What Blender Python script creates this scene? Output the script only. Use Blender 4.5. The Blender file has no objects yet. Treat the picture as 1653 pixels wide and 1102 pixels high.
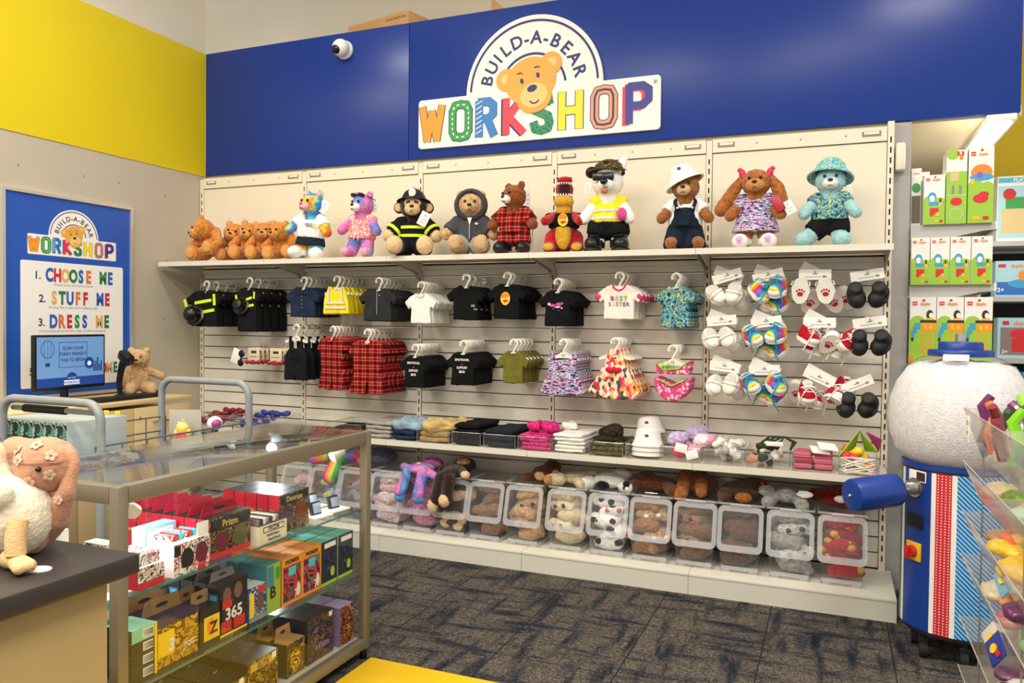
import bpy, bmesh, math, random
from mathutils import Vector, Matrix, Euler, noise as mnoise
R_ = math.radians
scene = bpy.context.scene
COL = scene.collection
rng = random.Random(7)
scene.cycles.transparent_max_bounces = 32

# ---------------------------------------------------------------- camera
def camera():
    yaw, pitch, roll = -0.3902, -0.0235, 0.0111
    f = Vector((math.sin(yaw)*math.cos(pitch), math.cos(yaw)*math.cos(pitch), math.sin(pitch)))
    r = Vector((math.cos(yaw), -math.sin(yaw), 0)); u = r.cross(f)
    c, s = math.cos(roll), math.sin(roll)
    r2 = r*c+u*s; u2 = -r*s+u*c
    cd = bpy.data.cameras.new('camera'); cd.sensor_width = 36; cd.lens = 1265.26/1653*36
    cd.clip_start = .05; cd.clip_end = 60
    o = bpy.data.objects.new('camera', cd); COL.objects.link(o)
    m = Matrix((r2, u2, -f)).transposed().to_4x4(); m.translation = (4.2545, -4.4138, 1.3487)
    o.matrix_world = m; scene.camera = o
camera()
# ---------------------------------------------------------------- world, lamps, exposure
scene.view_settings.view_transform = 'Standard'; scene.view_settings.look = 'None'
scene.view_settings.exposure = 0.33; scene.view_settings.gamma = 1.0
scene.view_settings.use_curve_mapping = False
wd = bpy.data.worlds.new('world'); scene.world = wd; wd.use_nodes = True
wd.node_tree.nodes['Background'].inputs[0].default_value = (1.0, .95, .88, 1)
wd.node_tree.nodes['Background'].inputs[1].default_value = .62
def area(name, loc, sx, sy, power, col=(1, .92, .80), aim=None):
    l = bpy.data.lights.new(name, 'AREA'); l.shape = 'RECTANGLE'; l.size = sx; l.size_y = sy
    l.energy = power; l.color = col
    o = bpy.data.objects.new(name, l); COL.objects.link(o); o.location = loc
    if aim: o.rotation_euler = (Vector(aim)-Vector(loc)).to_track_quat('-Z', 'Y').to_euler()
    return o
# rows of ceiling panels of the shop floor
for yy, pw, xs in ((-1.76, 27, (-.5, 1.42, 5.3)), (-3.75, 44, (.5, 2.4, 4.9)), (-5.6, 62, (.7, 2.5, 4.3))):
    for xx in xs: area('ceiling_panel_light', (xx, yy, 3.95), 1.2 if yy < -2 else .6, .3, pw)

# ---------------------------------------------------------------- materials
MATS = {}
def _mat(name):
    m = bpy.data.materials.new(name); m.use_nodes = True
    return m, m.node_tree, m.node_tree.nodes['Principled BSDF']
def N(nt, typ, **kw):
    n = nt.nodes.new(typ)
    for k, v in kw.items():
        if k.startswith('i_'):
            n.inputs[k[2:].replace('_', ' ')].default_value = v
        else: setattr(n, k, v)
    return n
def srgb(h):
    if isinstance(h, str):
        h = h.lstrip('#'); c = [int(h[i:i+2], 16)/255 for i in (0, 2, 4)]
    else: c = h
    return tuple((x/12.92 if x <= .04045 else ((x+.055)/1.055)**2.4) for x in c)
def ramp(nt, cols, const=False, pos=None):
    r = nt.nodes.new('ShaderNodeValToRGB'); e = r.color_ramp.elements
    n = len(cols)
    while len(e) < n: e.new(.5)
    for i, c in enumerate(cols):
        e[i].position = pos[i] if pos else (i/n if const else i/max(1, n-1)); e[i].color = (*srgb(c), 1)
    if const: r.color_ramp.interpolation = 'CONSTANT'
    return r
def M(name, col, rough=.5, metal=0., var=.0, vscale=8., bump=0., bscale=60., spec=.5, emit=0, coat=0, sheen=0, stretch=(1, 1, 1), bdist=.01):
    if name in MATS: return MATS[name]
    m, nt, b = _mat(name)
    c = srgb(col)
    b.inputs['Base Color'].default_value = (*c, 1); b.inputs['Roughness'].default_value = rough
    b.inputs['Metallic'].default_value = metal; b.inputs['Specular IOR Level'].default_value = spec
    if coat: b.inputs['Coat Weight'].default_value = coat
    if sheen: b.inputs['Sheen Weight'].default_value = sheen
    if emit:
        b.inputs['Emission Color'].default_value = (*c, 1); b.inputs['Emission Strength'].default_value = emit
    if var or bump:
        tc = N(nt, 'ShaderNodeTexCoord'); mp = N(nt, 'ShaderNodeMapping'); mp.inputs['Scale'].default_value = stretch
        nt.links.new(tc.outputs['Object'], mp.inputs['Vector'])
    if var:
        nz = N(nt, 'ShaderNodeTexNoise'); nz.inputs['Scale'].default_value = vscale; nz.inputs['Detail'].default_value = 4
        nt.links.new(mp.outputs[0], nz.inputs['Vector'])
        mr = N(nt, 'ShaderNodeMapRange'); mr.inputs[1].default_value = .3; mr.inputs[2].default_value = .7
        mr.inputs[3].default_value = 1-var; mr.inputs[4].default_value = 1+var
        nt.links.new(nz.outputs[0], mr.inputs[0])
        mx = N(nt, 'ShaderNodeVectorMath', operation='SCALE'); mx.inputs[0].default_value = c
        nt.links.new(mr.outputs[0], mx.inputs['Scale']); nt.links.new(mx.outputs[0], b.inputs['Base Color'])
    if bump:
        n2 = N(nt, 'ShaderNodeTexNoise'); n2.inputs['Scale'].default_value = bscale; n2.inputs['Detail'].default_value = 3
        nt.links.new(mp.outputs[0], n2.inputs['Vector'])
        bp = N(nt, 'ShaderNodeBump'); bp.inputs['Strength'].default_value = bump; bp.inputs['Distance'].default_value = bdist
        nt.links.new(n2.outputs[0], bp.inputs['Height']); nt.links.new(bp.outputs[0], b.inputs['Normal'])
    MATS[name] = m
    return m
def fur(name, col, var=.28): return M(name, col, rough=.95, var=var*1.35, vscale=55, bump=.7, bscale=170, spec=.12, sheen=.3, bdist=.010)
def cloth(name, col, var=.12): return M(name, col, rough=.9, var=var, vscale=25, bump=.35, bscale=120, spec=.2)
def pattern(name, cols, scale, stretch=(1, 1, 1), kind='noise', rough=.85, bump=.5, const=True, lo=.3, hi=.7, distort=0):
    if name in MATS: return MATS[name]
    m, nt, b = _mat(name); b.inputs['Roughness'].default_value = rough; b.inputs['Specular IOR Level'].default_value = .2
    tc = N(nt, 'ShaderNodeTexCoord'); mp = N(nt, 'ShaderNodeMapping'); mp.inputs['Scale'].default_value = stretch
    nt.links.new(tc.outputs['Object'], mp.inputs['Vector'])
    if kind == 'noise':
        t = N(nt, 'ShaderNodeTexNoise'); t.inputs['Detail'].default_value = 2; t.inputs['Distortion'].default_value = distort
        out = t.outputs[0]
    else:
        t = N(nt, 'ShaderNodeTexVoronoi'); sp = N(nt, 'ShaderNodeSeparateColor')
        nt.links.new(t.outputs['Color'], sp.inputs[0]); out = sp.outputs[0]; lo, hi = 0, 1
    t.inputs['Scale'].default_value = scale
    nt.links.new(mp.outputs[0], t.inputs['Vector'])
    mr = N(nt, 'ShaderNodeMapRange'); mr.inputs[1].default_value = lo; mr.inputs[2].default_value = hi
    nt.links.new(out, mr.inputs[0])
    r = ramp(nt, cols, const); nt.links.new(mr.outputs[0], r.inputs[0]); nt.links.new(r.outputs[0], b.inputs['Base Color'])
    if bump:
        n2 = N(nt, 'ShaderNodeTexNoise'); n2.inputs['Scale'].default_value = 180
        nt.links.new(tc.outputs['Object'], n2.inputs['Vector'])
        bp = N(nt, 'ShaderNodeBump'); bp.inputs['Strength'].default_value = bump; bp.inputs['Distance'].default_value = .01
        nt.links.new(n2.outputs[0], bp.inputs['Height']); nt.links.new(bp.outputs[0], b.inputs['Normal'])
    MATS[name] = m
    return m
def dots(name, base, dot, scale, size=.35, rough=.5):
    if name in MATS: return MATS[name]
    m, nt, b = _mat(name); b.inputs['Roughness'].default_value = rough
    tc = N(nt, 'ShaderNodeTexCoord'); t = N(nt, 'ShaderNodeTexVoronoi'); t.inputs['Scale'].default_value = scale
    t.inputs['Randomness'].default_value = .75
    nt.links.new(tc.outputs['Object'], t.inputs['Vector'])
    r = ramp(nt, [dot, base], True, [0, size]); nt.links.new(t.outputs['Distance'], r.inputs[0])
    nt.links.new(r.outputs[0], b.inputs['Base Color']); MATS[name] = m
    return m
def bands(name, base, lines, freq=18, axes=(0, 2), diag=None):
    """woven check: lines = [(lo, hi, colour, axis list)] of the repeat"""
    if name in MATS: return MATS[name]
    m, nt, b = _mat(name); b.inputs['Roughness'].default_value = .9; b.inputs['Specular IOR Level'].default_value = .15
    tc = N(nt, 'ShaderNodeTexCoord'); sx = N(nt, 'ShaderNodeSeparateXYZ'); nt.links.new(tc.outputs['Object'], sx.inputs[0])
    cur = None
    base_rgb = N(nt, 'ShaderNodeRGB'); base_rgb.outputs[0].default_value = (*srgb(base), 1); cur = base_rgb.outputs[0]
    for ax in axes:
        mul = N(nt, 'ShaderNodeMath', operation='MULTIPLY'); mul.inputs[1].default_value = freq
        if diag:
            dg = N(nt, 'ShaderNodeVectorMath', operation='DOT_PRODUCT'); dg.inputs[1].default_value = diag
            nt.links.new(tc.outputs['Object'], dg.inputs[0]); nt.links.new(dg.outputs['Value'], mul.inputs[0])
        else: nt.links.new(sx.outputs[ax], mul.inputs[0])
        fr = N(nt, 'ShaderNodeMath', operation='FRACT'); nt.links.new(mul.outputs[0], fr.inputs[0])
        for lo, hi, col, fac in lines:
            a = N(nt, 'ShaderNodeMath', operation='GREATER_THAN'); a.inputs[1].default_value = lo
            c = N(nt, 'ShaderNodeMath', operation='LESS_THAN'); c.inputs[1].default_value = hi
            nt.links.new(fr.outputs[0], a.inputs[0]); nt.links.new(fr.outputs[0], c.inputs[0])
            ml = N(nt, 'ShaderNodeMath', operation='MULTIPLY'); nt.links.new(a.outputs[0], ml.inputs[0]); nt.links.new(c.outputs[0], ml.inputs[1])
            m2 = N(nt, 'ShaderNodeMath', operation='MULTIPLY'); m2.inputs[1].default_value = fac; nt.links.new(ml.outputs[0], m2.inputs[0])
            mx = N(nt, 'ShaderNodeMix', data_type='RGBA'); nt.links.new(m2.outputs[0], mx.inputs[0])
            nt.links.new(cur, mx.inputs[6]); mx.inputs[7].default_value = (*srgb(col), 1); cur = mx.outputs[2]
    nt.links.new(cur, b.inputs['Base Color']); MATS[name] = m
    return m
def clear(name, tint=(1, 1, 1), haze=.05, gloss=.06, rough=.03, hazecol=(.9, .9, .9)):
    """thin clear sheet: see-through, with a mirror-like surface and a little milky haze"""
    if name in MATS: return MATS[name]
    m = bpy.data.materials.new(name); m.use_nodes = True; nt = m.node_tree; nt.nodes.clear()
    out = N(nt, 'ShaderNodeOutputMaterial'); tr = N(nt, 'ShaderNodeBsdfTransparent'); tr.inputs[0].default_value = (*tint, 1)
    df = N(nt, 'ShaderNodeBsdfDiffuse'); df.inputs[0].default_value = (*hazecol, 1)
    gl = N(nt, 'ShaderNodeBsdfGlossy'); gl.inputs['Roughness'].default_value = rough
    m1 = N(nt, 'ShaderNodeMixShader'); m1.inputs[0].default_value = haze
    nt.links.new(tr.outputs[0], m1.inputs[1]); nt.links.new(df.outputs[0], m1.inputs[2])
    ge = N(nt, 'ShaderNodeNewGeometry'); dt = N(nt, 'ShaderNodeVectorMath', operation='DOT_PRODUCT')
    nt.links.new(ge.outputs['Normal'], dt.inputs[0]); nt.links.new(ge.outputs['Incoming'], dt.inputs[1])
    prev = dt.outputs['Value']
    for op, k in (('ABSOLUTE', None), ('SUBTRACT', 1), ('POWER', 5.), ('MULTIPLY', .75), ('ADD', gloss*.6)):   # same mirror strength from either side
        q = N(nt, 'ShaderNodeMath', operation=op); q.use_clamp = op == 'ADD'
        if op == 'SUBTRACT': q.inputs[0].default_value = 1; nt.links.new(prev, q.inputs[1])
        else:
            nt.links.new(prev, q.inputs[0])
            if k is not None: q.inputs[1].default_value = k
        prev = q.outputs[0]
    ad = q
    m2 = N(nt, 'ShaderNodeMixShader'); nt.links.new(ad.outputs[0], m2.inputs[0])
    nt.links.new(m1.outputs[0], m2.inputs[1]); nt.links.new(gl.outputs[0], m2.inputs[2]); nt.links.new(m2.outputs[0], out.inputs[0])
    MATS[name] = m
    return m

# ---------------------------------------------------------------- mesh building
GLYPH = {}
def glyphs(s, bold=0., track=1.):
    k = (s, bold, track)
    if k not in GLYPH:
        cu = bpy.data.curves.new('glyph', 'FONT'); cu.body = s; cu.size = 1; cu.offset = bold; cu.space_character = track
        cu.align_x = 'CENTER'; cu.resolution_u = 3; cu.fill_mode = 'FRONT'
        o = bpy.data.objects.new('glyph', cu); COL.objects.link(o)
        dg = bpy.context.evaluated_depsgraph_get()
        me = bpy.data.meshes.new_from_object(o.evaluated_get(dg))
        GLYPH[k] = ([v.co.copy() for v in me.vertices], [tuple(p.vertices) for p in me.polygons])
        bpy.data.objects.remove(o); bpy.data.curves.remove(cu); bpy.data.meshes.remove(me)
    return GLYPH[k]
class MB:
    def __init__(s): s.v = []; s.f = []; s.m = []
    def add(s, vs, fs, mat=0):
        o = len(s.v); s.v += [tuple(v) for v in vs]
        for f in fs: s.f.append(tuple(i+o for i in f)); s.m.append(mat)
        return s
    def box(s, c, d, mat=0, rot=None, taper=1.):
        x, y, z = (a/2 for a in d)
        vs = [Vector(p) for p in ((-x, -y, -z), (x, -y, -z), (x, y, -z), (-x, y, -z))] + \
             [Vector(p) for p in ((-x*taper, -y*taper, z), (x*taper, -y*taper, z), (x*taper, y*taper, z), (-x*taper, y*taper, z))]
        return s.put(vs, [(3, 2, 1, 0), (4, 5, 6, 7), (0, 1, 5, 4), (1, 2, 6, 5), (2, 3, 7, 6), (3, 0, 4, 7)], mat, c, rot)
    def put(s, vs, fs, mat, c, rot=None):
        if rot is not None:
            if not isinstance(rot, Matrix): rot = Euler(rot).to_matrix()
            vs = [rot @ Vector(v) for v in vs]
        c = Vector(c)
        return s.add([Vector(v)+c for v in vs], fs, mat)
    def bb(s, lo, hi, mat=0):
        return s.box([(a+b)/2 for a, b in zip(lo, hi)], [b-a for a, b in zip(lo, hi)], mat)
    def rbox(s, c, d, r=.005, mat=0, rot=None, seg=2):
        bm = bmesh.new(); bmesh.ops.create_cube(bm, size=1)
        bmesh.ops.scale(bm, vec=Vector(d), verts=bm.verts)
        bmesh.ops.bevel(bm, geom=bm.edges[:], offset=min(r, min(d)*.49), segments=seg, affect='EDGES', profile=.5)
        bm.verts.index_update()
        vs = [v.co.copy() for v in bm.verts]; fs = [tuple(v.index for v in f.verts) for f in bm.faces]; bm.free()
        return s.put(vs, fs, mat, c, rot)
    def cyl(s, p0, p1, r0, r1=None, n=16, mat=0, caps=True):
        p0, p1 = Vector(p0), Vector(p1); r1 = r0 if r1 is None else r1
        q = (p1-p0).to_track_quat('Z', 'Y').to_matrix()
        vs = []
        for p, r in ((p0, r0), (p1, r1)):
            vs += [p + q @ Vector((r*math.cos(2*math.pi*i/n), r*math.sin(2*math.pi*i/n), 0)) for i in range(n)]
        fs = [(i, (i+1) % n, n+(i+1) % n, n+i) for i in range(n)]
        if caps: fs += [tuple(range(n-1, -1, -1)), tuple(range(n, 2*n))]
        return s.add(vs, fs, mat)
    def tube(s, pts, r, n=8, mat=0, closed=False, flat=1.):
        pts = [Vector(p) for p in pts]; k = len(pts); vs = []; fs = []
        rr = r if isinstance(r, (list, tuple)) else [r]*k
        up = None
        for i, p in enumerate(pts):
            a = pts[(i-1) % k] if (closed or i) else p; b = pts[(i+1) % k] if (closed or i < k-1) else p
            t = (b-a).normalized() if (b-a).length > 1e-9 else Vector((0, 0, 1))
            if up is None: up = Vector((0, 0, 1)) if abs(t.z) < .9 else Vector((0, 1, 0))
            sd = t.cross(up)
            if sd.length < 1e-6: sd = t.orthogonal()
            sd.normalize(); up = sd.cross(t).normalized()
            vs += [p+(sd*math.cos(2*math.pi*j/n)*flat+up*math.sin(2*math.pi*j/n))*rr[i] for j in range(n)]
        for i in range(k if closed else k-1):
            for j in range(n):
                fs.append((i*n+j, i*n+(j+1) % n, ((i+1) % k)*n+(j+1) % n, ((i+1) % k)*n+j))
        if not closed: fs += [tuple(range(n-1, -1, -1)), tuple(range((k-1)*n, k*n))]
        return s.add(vs, fs, mat)
    def ell(s, c, r, mat=0, rot=None, u=16, w=10):
        if not isinstance(r, (tuple, list)): r = (r, r, r)
        vs = [Vector((0, 0, -r[2]))]
        for j in range(1, w):
            a = math.pi*j/w - math.pi/2
            vs += [Vector((r[0]*math.cos(a)*math.cos(2*math.pi*i/u), r[1]*math.cos(a)*math.sin(2*math.pi*i/u), r[2]*math.sin(a))) for i in range(u)]
        vs.append(Vector((0, 0, r[2]))); t = len(vs)-1
        fs = [(0, 1+(i+1) % u, 1+i) for i in range(u)]
        for j in range(w-2):
            b = 1+j*u
            fs += [(b+i, b+(i+1) % u, b+u+(i+1) % u, b+u+i) for i in range(u)]
        b = 1+(w-2)*u
        fs += [(b+i, b+(i+1) % u, t) for i in range(u)]
        return s.put(vs, fs, mat, c, rot)
    def cap(s, p0, p1, r0, r1=None, mat=0, n=12):
        r1 = r0 if r1 is None else r1
        s.cyl(p0, p1, r0, r1, n, mat); s.ell(p0, r0, mat, u=n, w=8); s.ell(p1, r1, mat, u=n, w=8); return s
    def lathe(s, prof, n=32, c=(0, 0, 0), mat=0, rot=None, a0=0, a1=2*math.pi, mats=None, sy=1.):
        full = abs(a1-a0-2*math.pi) < 1e-6; k = n if full else n+1
        vs = []
        for i in range(k):
            a = a0+(a1-a0)*i/n
            vs += [Vector((r*math.cos(a), r*math.sin(a)*sy, z)) for r, z in prof]
        p = len(prof); fs = []
        for i in range(n):
            for j in range(p-1):
                fs.append((i*p+j, ((i+1) % k)*p+j, ((i+1) % k)*p+j+1, i*p+j+1))
        return s.put(vs, fs, mat, c, rot)
    def prism(s, poly, t, O=(0, 0, 0), X=(1, 0, 0), Y=(0, 0, 1), mat=0, both=True):
        """polygon (a, b) in the plane O + aX + bY, thickness t towards X x Y (the viewer)"""
        O, X, Y = Vector(O), Vector(X), Vector(Y); Z = X.cross(Y)
        n = len(poly)
        ar = sum(poly[i][0]*poly[(i+1) % n][1]-poly[(i+1) % n][0]*poly[i][1] for i in range(n))
        if ar < 0: poly = poly[::-1]
        vs = [O+X*a+Y*b for a, b in poly]+[O+X*a+Y*b+Z*t for a, b in poly]
        fs = [tuple(range(n, 2*n))]+[(i, (i+1) % n, n+(i+1) % n, n+i) for i in range(n)]
        if both: fs.append(tuple(range(n-1, -1, -1)))
        return s.add(vs, fs, mat)
    def disc(s, a, b, rx, ry, t, O, X, Y, mat=0, n=20, ang=0):
        c, d = math.cos(ang), math.sin(ang)
        return s.prism([(a+rx*math.cos(q)*c-ry*math.sin(q)*d, b+rx*math.cos(q)*d+ry*math.sin(q)*c) for q in (2*math.pi*i/n for i in range(n))], t, O, X, Y, mat)
    def rect(s, a0, b0, a1, b1, t, O, X, Y, mat=0):
        return s.prism([(a0, b0), (a1, b0), (a1, b1), (a0, b1)], t, O, X, Y, mat)
    def text(s, st, size, a, b, t, O, X, Y, mat=0, bold=0., xs=1., track=1., rot=0, h=None):
        """one line of writing, centred at (a, b) of its baseline, lying t in front of the plane"""
        gv, gf = glyphs(st, bold, track); O, X, Y = Vector(O), Vector(X), Vector(Y); Z = X.cross(Y)
        c, d = math.cos(rot), math.sin(rot); vs = []
        for p in gv:
            px, py = p.x*size*xs, p.y*size
            vs.append(O+X*(a+px*c-py*d)+Y*(b+px*d+py*c)+Z*t)
        return s.add(vs, gf, mat)
    def xform(s, m):
        s.v = [tuple(m @ Vector(v)) for v in s.v]; return s
    def mesh(s, name, mats, smooth=True, ang=40):
        me = bpy.data.meshes.new(name); me.from_pydata(s.v, [], s.f)
        for mt in (mats if isinstance(mats, (list, tuple)) else [mats]): me.materials.append(mt)
        me.polygons.foreach_set('material_index', s.m)
        if smooth:
            me.polygons.foreach_set('use_smooth', [True]*len(me.polygons)); me.set_sharp_from_angle(angle=R_(ang))
        me.update()
        return me
    def build(s, name, mats, parent=None, loc=(0, 0, 0), rz=0, smooth=True, ang=40, rot=None):
        return link(name, s.mesh(name, mats, smooth, ang), parent, loc, rz, rot)
def link(name, me, parent=None, loc=(0, 0, 0), rz=0, rot=None, scale=1.):
    o = bpy.data.objects.new(name, me); COL.objects.link(o); o.location = loc
    o.rotation_euler = rot if rot is not None else (0, 0, rz)
    if scale != 1.: o.scale = (scale,)*3 if not isinstance(scale, (tuple, list)) else scale
    if parent: o.parent = parent
    return o
def tag(o, label, cat, group=None, kind=None):
    if label: o['label'] = label
    if cat: o['category'] = cat
    if group: o['group'] = group
    if kind: o['kind'] = kind
    return o
def thing(name, label, cat, loc=(0, 0, 0), rz=0, group=None, scale=1., rot=None):
    o = link(name, None, None, loc, rz, rot, scale); o.empty_display_size = .05
    return tag(o, label, cat, group)
def struct(o, label=None):
    o['kind'] = 'structure'
    if label: o['label'] = label
    return o
def copy_tree(o, parent=None):
    c = o.copy(); COL.objects.link(c); c.parent = parent
    for ch in list(o.children): copy_tree(ch, c)
    return c
def dup(o, loc, label, rz=None, group=None, rot=None, scale=None):
    c = copy_tree(o); c.location = loc; c['label'] = label
    if rz is not None: c.rotation_euler = (0, 0, rz)
    if rot is not None: c.rotation_euler = rot
    if group: c['group'] = group
    if scale: c.scale = (scale,)*3
    return c
def blobmesh(mb, name, mats, voxel=.006, smooth=3, fac=.5, disp=0., dscale=120., fold=None, cut=None):
    """one continuous surface grown round the overlapping shapes in mb"""
    me = mb.mesh(name, mats, False)
    o = bpy.data.objects.new('blob', me); COL.objects.link(o)
    md = o.modifiers.new('r', 'REMESH'); md.mode = 'VOXEL'; md.voxel_size = voxel
    if smooth:
        ms = o.modifiers.new('s', 'SMOOTH'); ms.factor = fac; ms.iterations = smooth
    dg = bpy.context.evaluated_depsgraph_get()
    out = bpy.data.meshes.new_from_object(o.evaluated_get(dg))
    bpy.data.objects.remove(o); bpy.data.meshes.remove(me); out.name = name
    if disp or fold:
        no = [v.normal.copy() for v in out.vertices]; sd = rng.random()*50
        for v, n in zip(out.vertices, no):
            d = 0
            if disp: d += disp*mnoise.noise(v.co*dscale+Vector((sd, 0, 0)))
            if fold:
                a, fx, fy, fz = fold
                d += a*mnoise.noise(Vector((v.co.x*fx+sd, v.co.y*fy, v.co.z*fz)))
            v.co += n*d
    out.materials.clear()
    for mt in (mats if isinstance(mats, (list, tuple)) else [mats]): out.materials.append(mt)
    out.polygons.foreach_set('material_index', [0]*len(out.polygons))
    out.polygons.foreach_set('use_smooth', [True]*len(out.polygons)); out.update()
    return out
ORD = ['front', 'second', 'third', 'fourth', 'fifth', 'sixth', 'seventh', 'eighth', 'ninth', 'tenth', 'eleventh', 'twelfth']
def nth(i, n):
    return 'front one' if i == 0 else ('rearmost' if i == n-1 else ORD[i]+' from the front')
# common materials
WHITE = M('white_plastic', '#f2efe8', .35); BLACK = M('black_plastic', '#0c0c0d', .35)
CARD = M('white_card', '#f1efe9', .7); INK = M('dark_ink', '#2a2c33', .7); STEEL = M('bright_steel', '#c9c9c6', .28, 1.)
CREAM = M('cream_painted_steel', '#e6dcc6', .45); NAVY = M('navy_ink', '#2a3573', .6)
# ================================================================ the setting
def carpet():
    m, nt, b = _mat('carpet_tiles'); b.inputs['Roughness'].default_value = .95; b.inputs['Specular IOR Level'].default_value = .1
    tc = N(nt, 'ShaderNodeTexCoord'); L = nt.links.new
    br = N(nt, 'ShaderNodeTexBrick'); br.inputs['Scale'].default_value = 2.0; br.inputs['Mortar Size'].default_value = .006
    br.offset = 0; br.inputs['Brick Width'].default_value = 1; br.inputs['Row Height'].default_value = 1
    L(tc.outputs['Object'], br.inputs['Vector'])
    def nz(sc, st, det=3, rot=0):
        mp = N(nt, 'ShaderNodeMapping'); mp.inputs['Scale'].default_value = st; mp.inputs['Rotation'].default_value = (0, 0, rot)
        n = N(nt, 'ShaderNodeTexNoise'); n.inputs['Scale'].default_value = sc; n.inputs['Detail'].default_value = det
        L(tc.outputs['Object'], mp.inputs[0]); L(mp.outputs[0], n.inputs['Vector']); return n.outputs[0]
    a = nz(3.2, (1, 4.5, 1), 8); a2 = nz(3.2, (5, .9, 1), 8)
    mn = N(nt, 'ShaderNodeMath', operation='MAXIMUM'); L(a, mn.inputs[0]); L(a2, mn.inputs[1])
    r1 = ramp(nt, ['#8a8076', '#7a7169', '#5f5b5e', '#434650', '#303546'], False, [.42, .53, .59, .65, .74]); L(mn.outputs[0], r1.inputs[0])
    fine = nz(160, (1, 1, 1), 3); r2 = ramp(nt, ['#333333', '#ffffff'], False, [.34, .66]); L(fine, r2.inputs[0])
    fl = nz(55, (1, 1, 1), 2); r3 = ramp(nt, ['#9a9a9a', '#ffffff'], False, [.35, .6]); L(fl, r3.inputs[0])
    m1 = N(nt, 'ShaderNodeMix', data_type='RGBA', blend_type='MULTIPLY'); m1.inputs[0].default_value = .9; L(r1.outputs[0], m1.inputs[6]); L(r2.outputs[0], m1.inputs[7])
    m2 = N(nt, 'ShaderNodeMix', data_type='RGBA', blend_type='MULTIPLY'); m2.inputs[0].default_value = .8; L(m1.outputs[2], m2.inputs[6]); L(r3.outputs[0], m2.inputs[7])
    m3 = N(nt, 'ShaderNodeMix', data_type='RGBA'); L(br.outputs['Fac'], m3.inputs[0]); L(m2.outputs[2], m3.inputs[6]); m3.inputs[7].default_value = (.02, .02, .022, 1)
    L(m3.outputs[2], b.inputs['Base Color'])
    bp = N(nt, 'ShaderNodeBump'); bp.inputs['Strength'].default_value = .6; bp.inputs['Distance'].default_value = .006
    L(fine, bp.inputs['Height']); L(bp.outputs[0], b.inputs['Normal'])
    return m
wallm = M('beige_wall_paint', '#bbb19d', .8, var=.03, vscale=2, bump=.08, bscale=150)
upm = M('upper_wall_paint', '#d8cfbc', .85, var=.02, vscale=1.5)
struct(MB().bb((-.2, -7, -.05), (8, 2.6, 0)).build('floor', carpet()))
mb = MB().bb((-.12, -5.2, 0), (-.02, .30, 2.42)); 
for (yy, zz) in ((-1.37, 2.21), (-.95, 2.22), (-.70, 2.22), (-.32, 2.2), (-1.36, 1.2), (-.3, 1.75), (-.33, 1.35)): mb.cyl((-.021, yy, zz), (-.0185, yy, zz), .006, n=8, mat=1)
struct(mb.build('wall_left', [wallm, M('screw_hole', '#8b8273', .8)]))
struct(MB().bb((-.12, -5.2, 3.275), (-.02, .05, 4.6)).build('wall_left_upper', upm))
struct(MB().bb((-.1, .075, 0), (4.5, .16, 2.5)).build('wall_back', wallm))
struct(MB().bb((-3, 1.0, 3.2), (5.2, 1.1, 4.6)).build('wall_back_upper', upm))
struct(MB().bb((4.6, 1.9, 0), (8, 2.0, 3.9)).build('wall_far', M('far_yellow_paint', '#d6b800', .6)))
# the far aisle is open above the low back wall: cut by a bulkhead that carries the fascia
struct(MB().bb((-.02, .09, 2.5), (4.58, 1.0, 3.24)).build('trim_1', M('bulkhead_paint', '#d8ceba', .8)), 'beige bulkhead behind the blue fascia, ledge for boxes on top')
yel = M('yellow_panel_laminate', '#dcc500', .45, var=.01, vscale=3)
struct(MB().bb((-.03, -5.2, 2.39), (-.015, .049, 3.277)).build('trim_2', yel), 'yellow band panel along the left wall')
blu = M('blue_fascia_laminate', '#13348a', .3, spec=.33)
fas = thing('fascia_panel', 'long blue fascia board above the white display wall', 'fascia', (-.016, .05, 2.398))
for x0, x1 in ((0, 1.692), (1.695, 5.083)):
    MB().rbox(((x0+x1)/2, .016, .441), (x1-x0, .032, .88), .002).build('panel', blu, fas)
# soffit and aisle lamp right of the display wall
struct(MB().bb((4.58, .09, 2.39), (5.08, 1.85, 2.44)).build('trim_3', M('soffit_paint', '#e3d6b4', .8)), 'cream soffit above the right aisle shelves')
struct(MB().bb((4.50, .05, 0), (4.597, .09, 2.39)).build('trim_4', M('grey_column_paint', '#a9a5a3', .7)), 'grey column beside the display wall')
lt = thing('linear_ceiling_light', 'long white strip light under the soffit at the right', 'ceiling light', (4.985, .45, 2.39))
MB().rbox((0, 0, -.018), (.13, .86, .034), .006).build('housing', WHITE, lt)
MB().rbox((-.01, 0, -.041), (.10, .82, .014), .006).build('diffuser', M('lit_diffuser', '#fff4dd', .5, emit=9), lt)
pl = bpy.data.lights.new('strip_lamp', 'AREA'); pl.shape = 'RECTANGLE'; pl.size = .1; pl.size_y = .8; pl.energy = 6; pl.color = (1, .9, .75)
po = bpy.data.objects.new('strip_lamp', pl); COL.objects.link(po); po.parent = lt; po.location = (-.01, 0, -.052)

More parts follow.
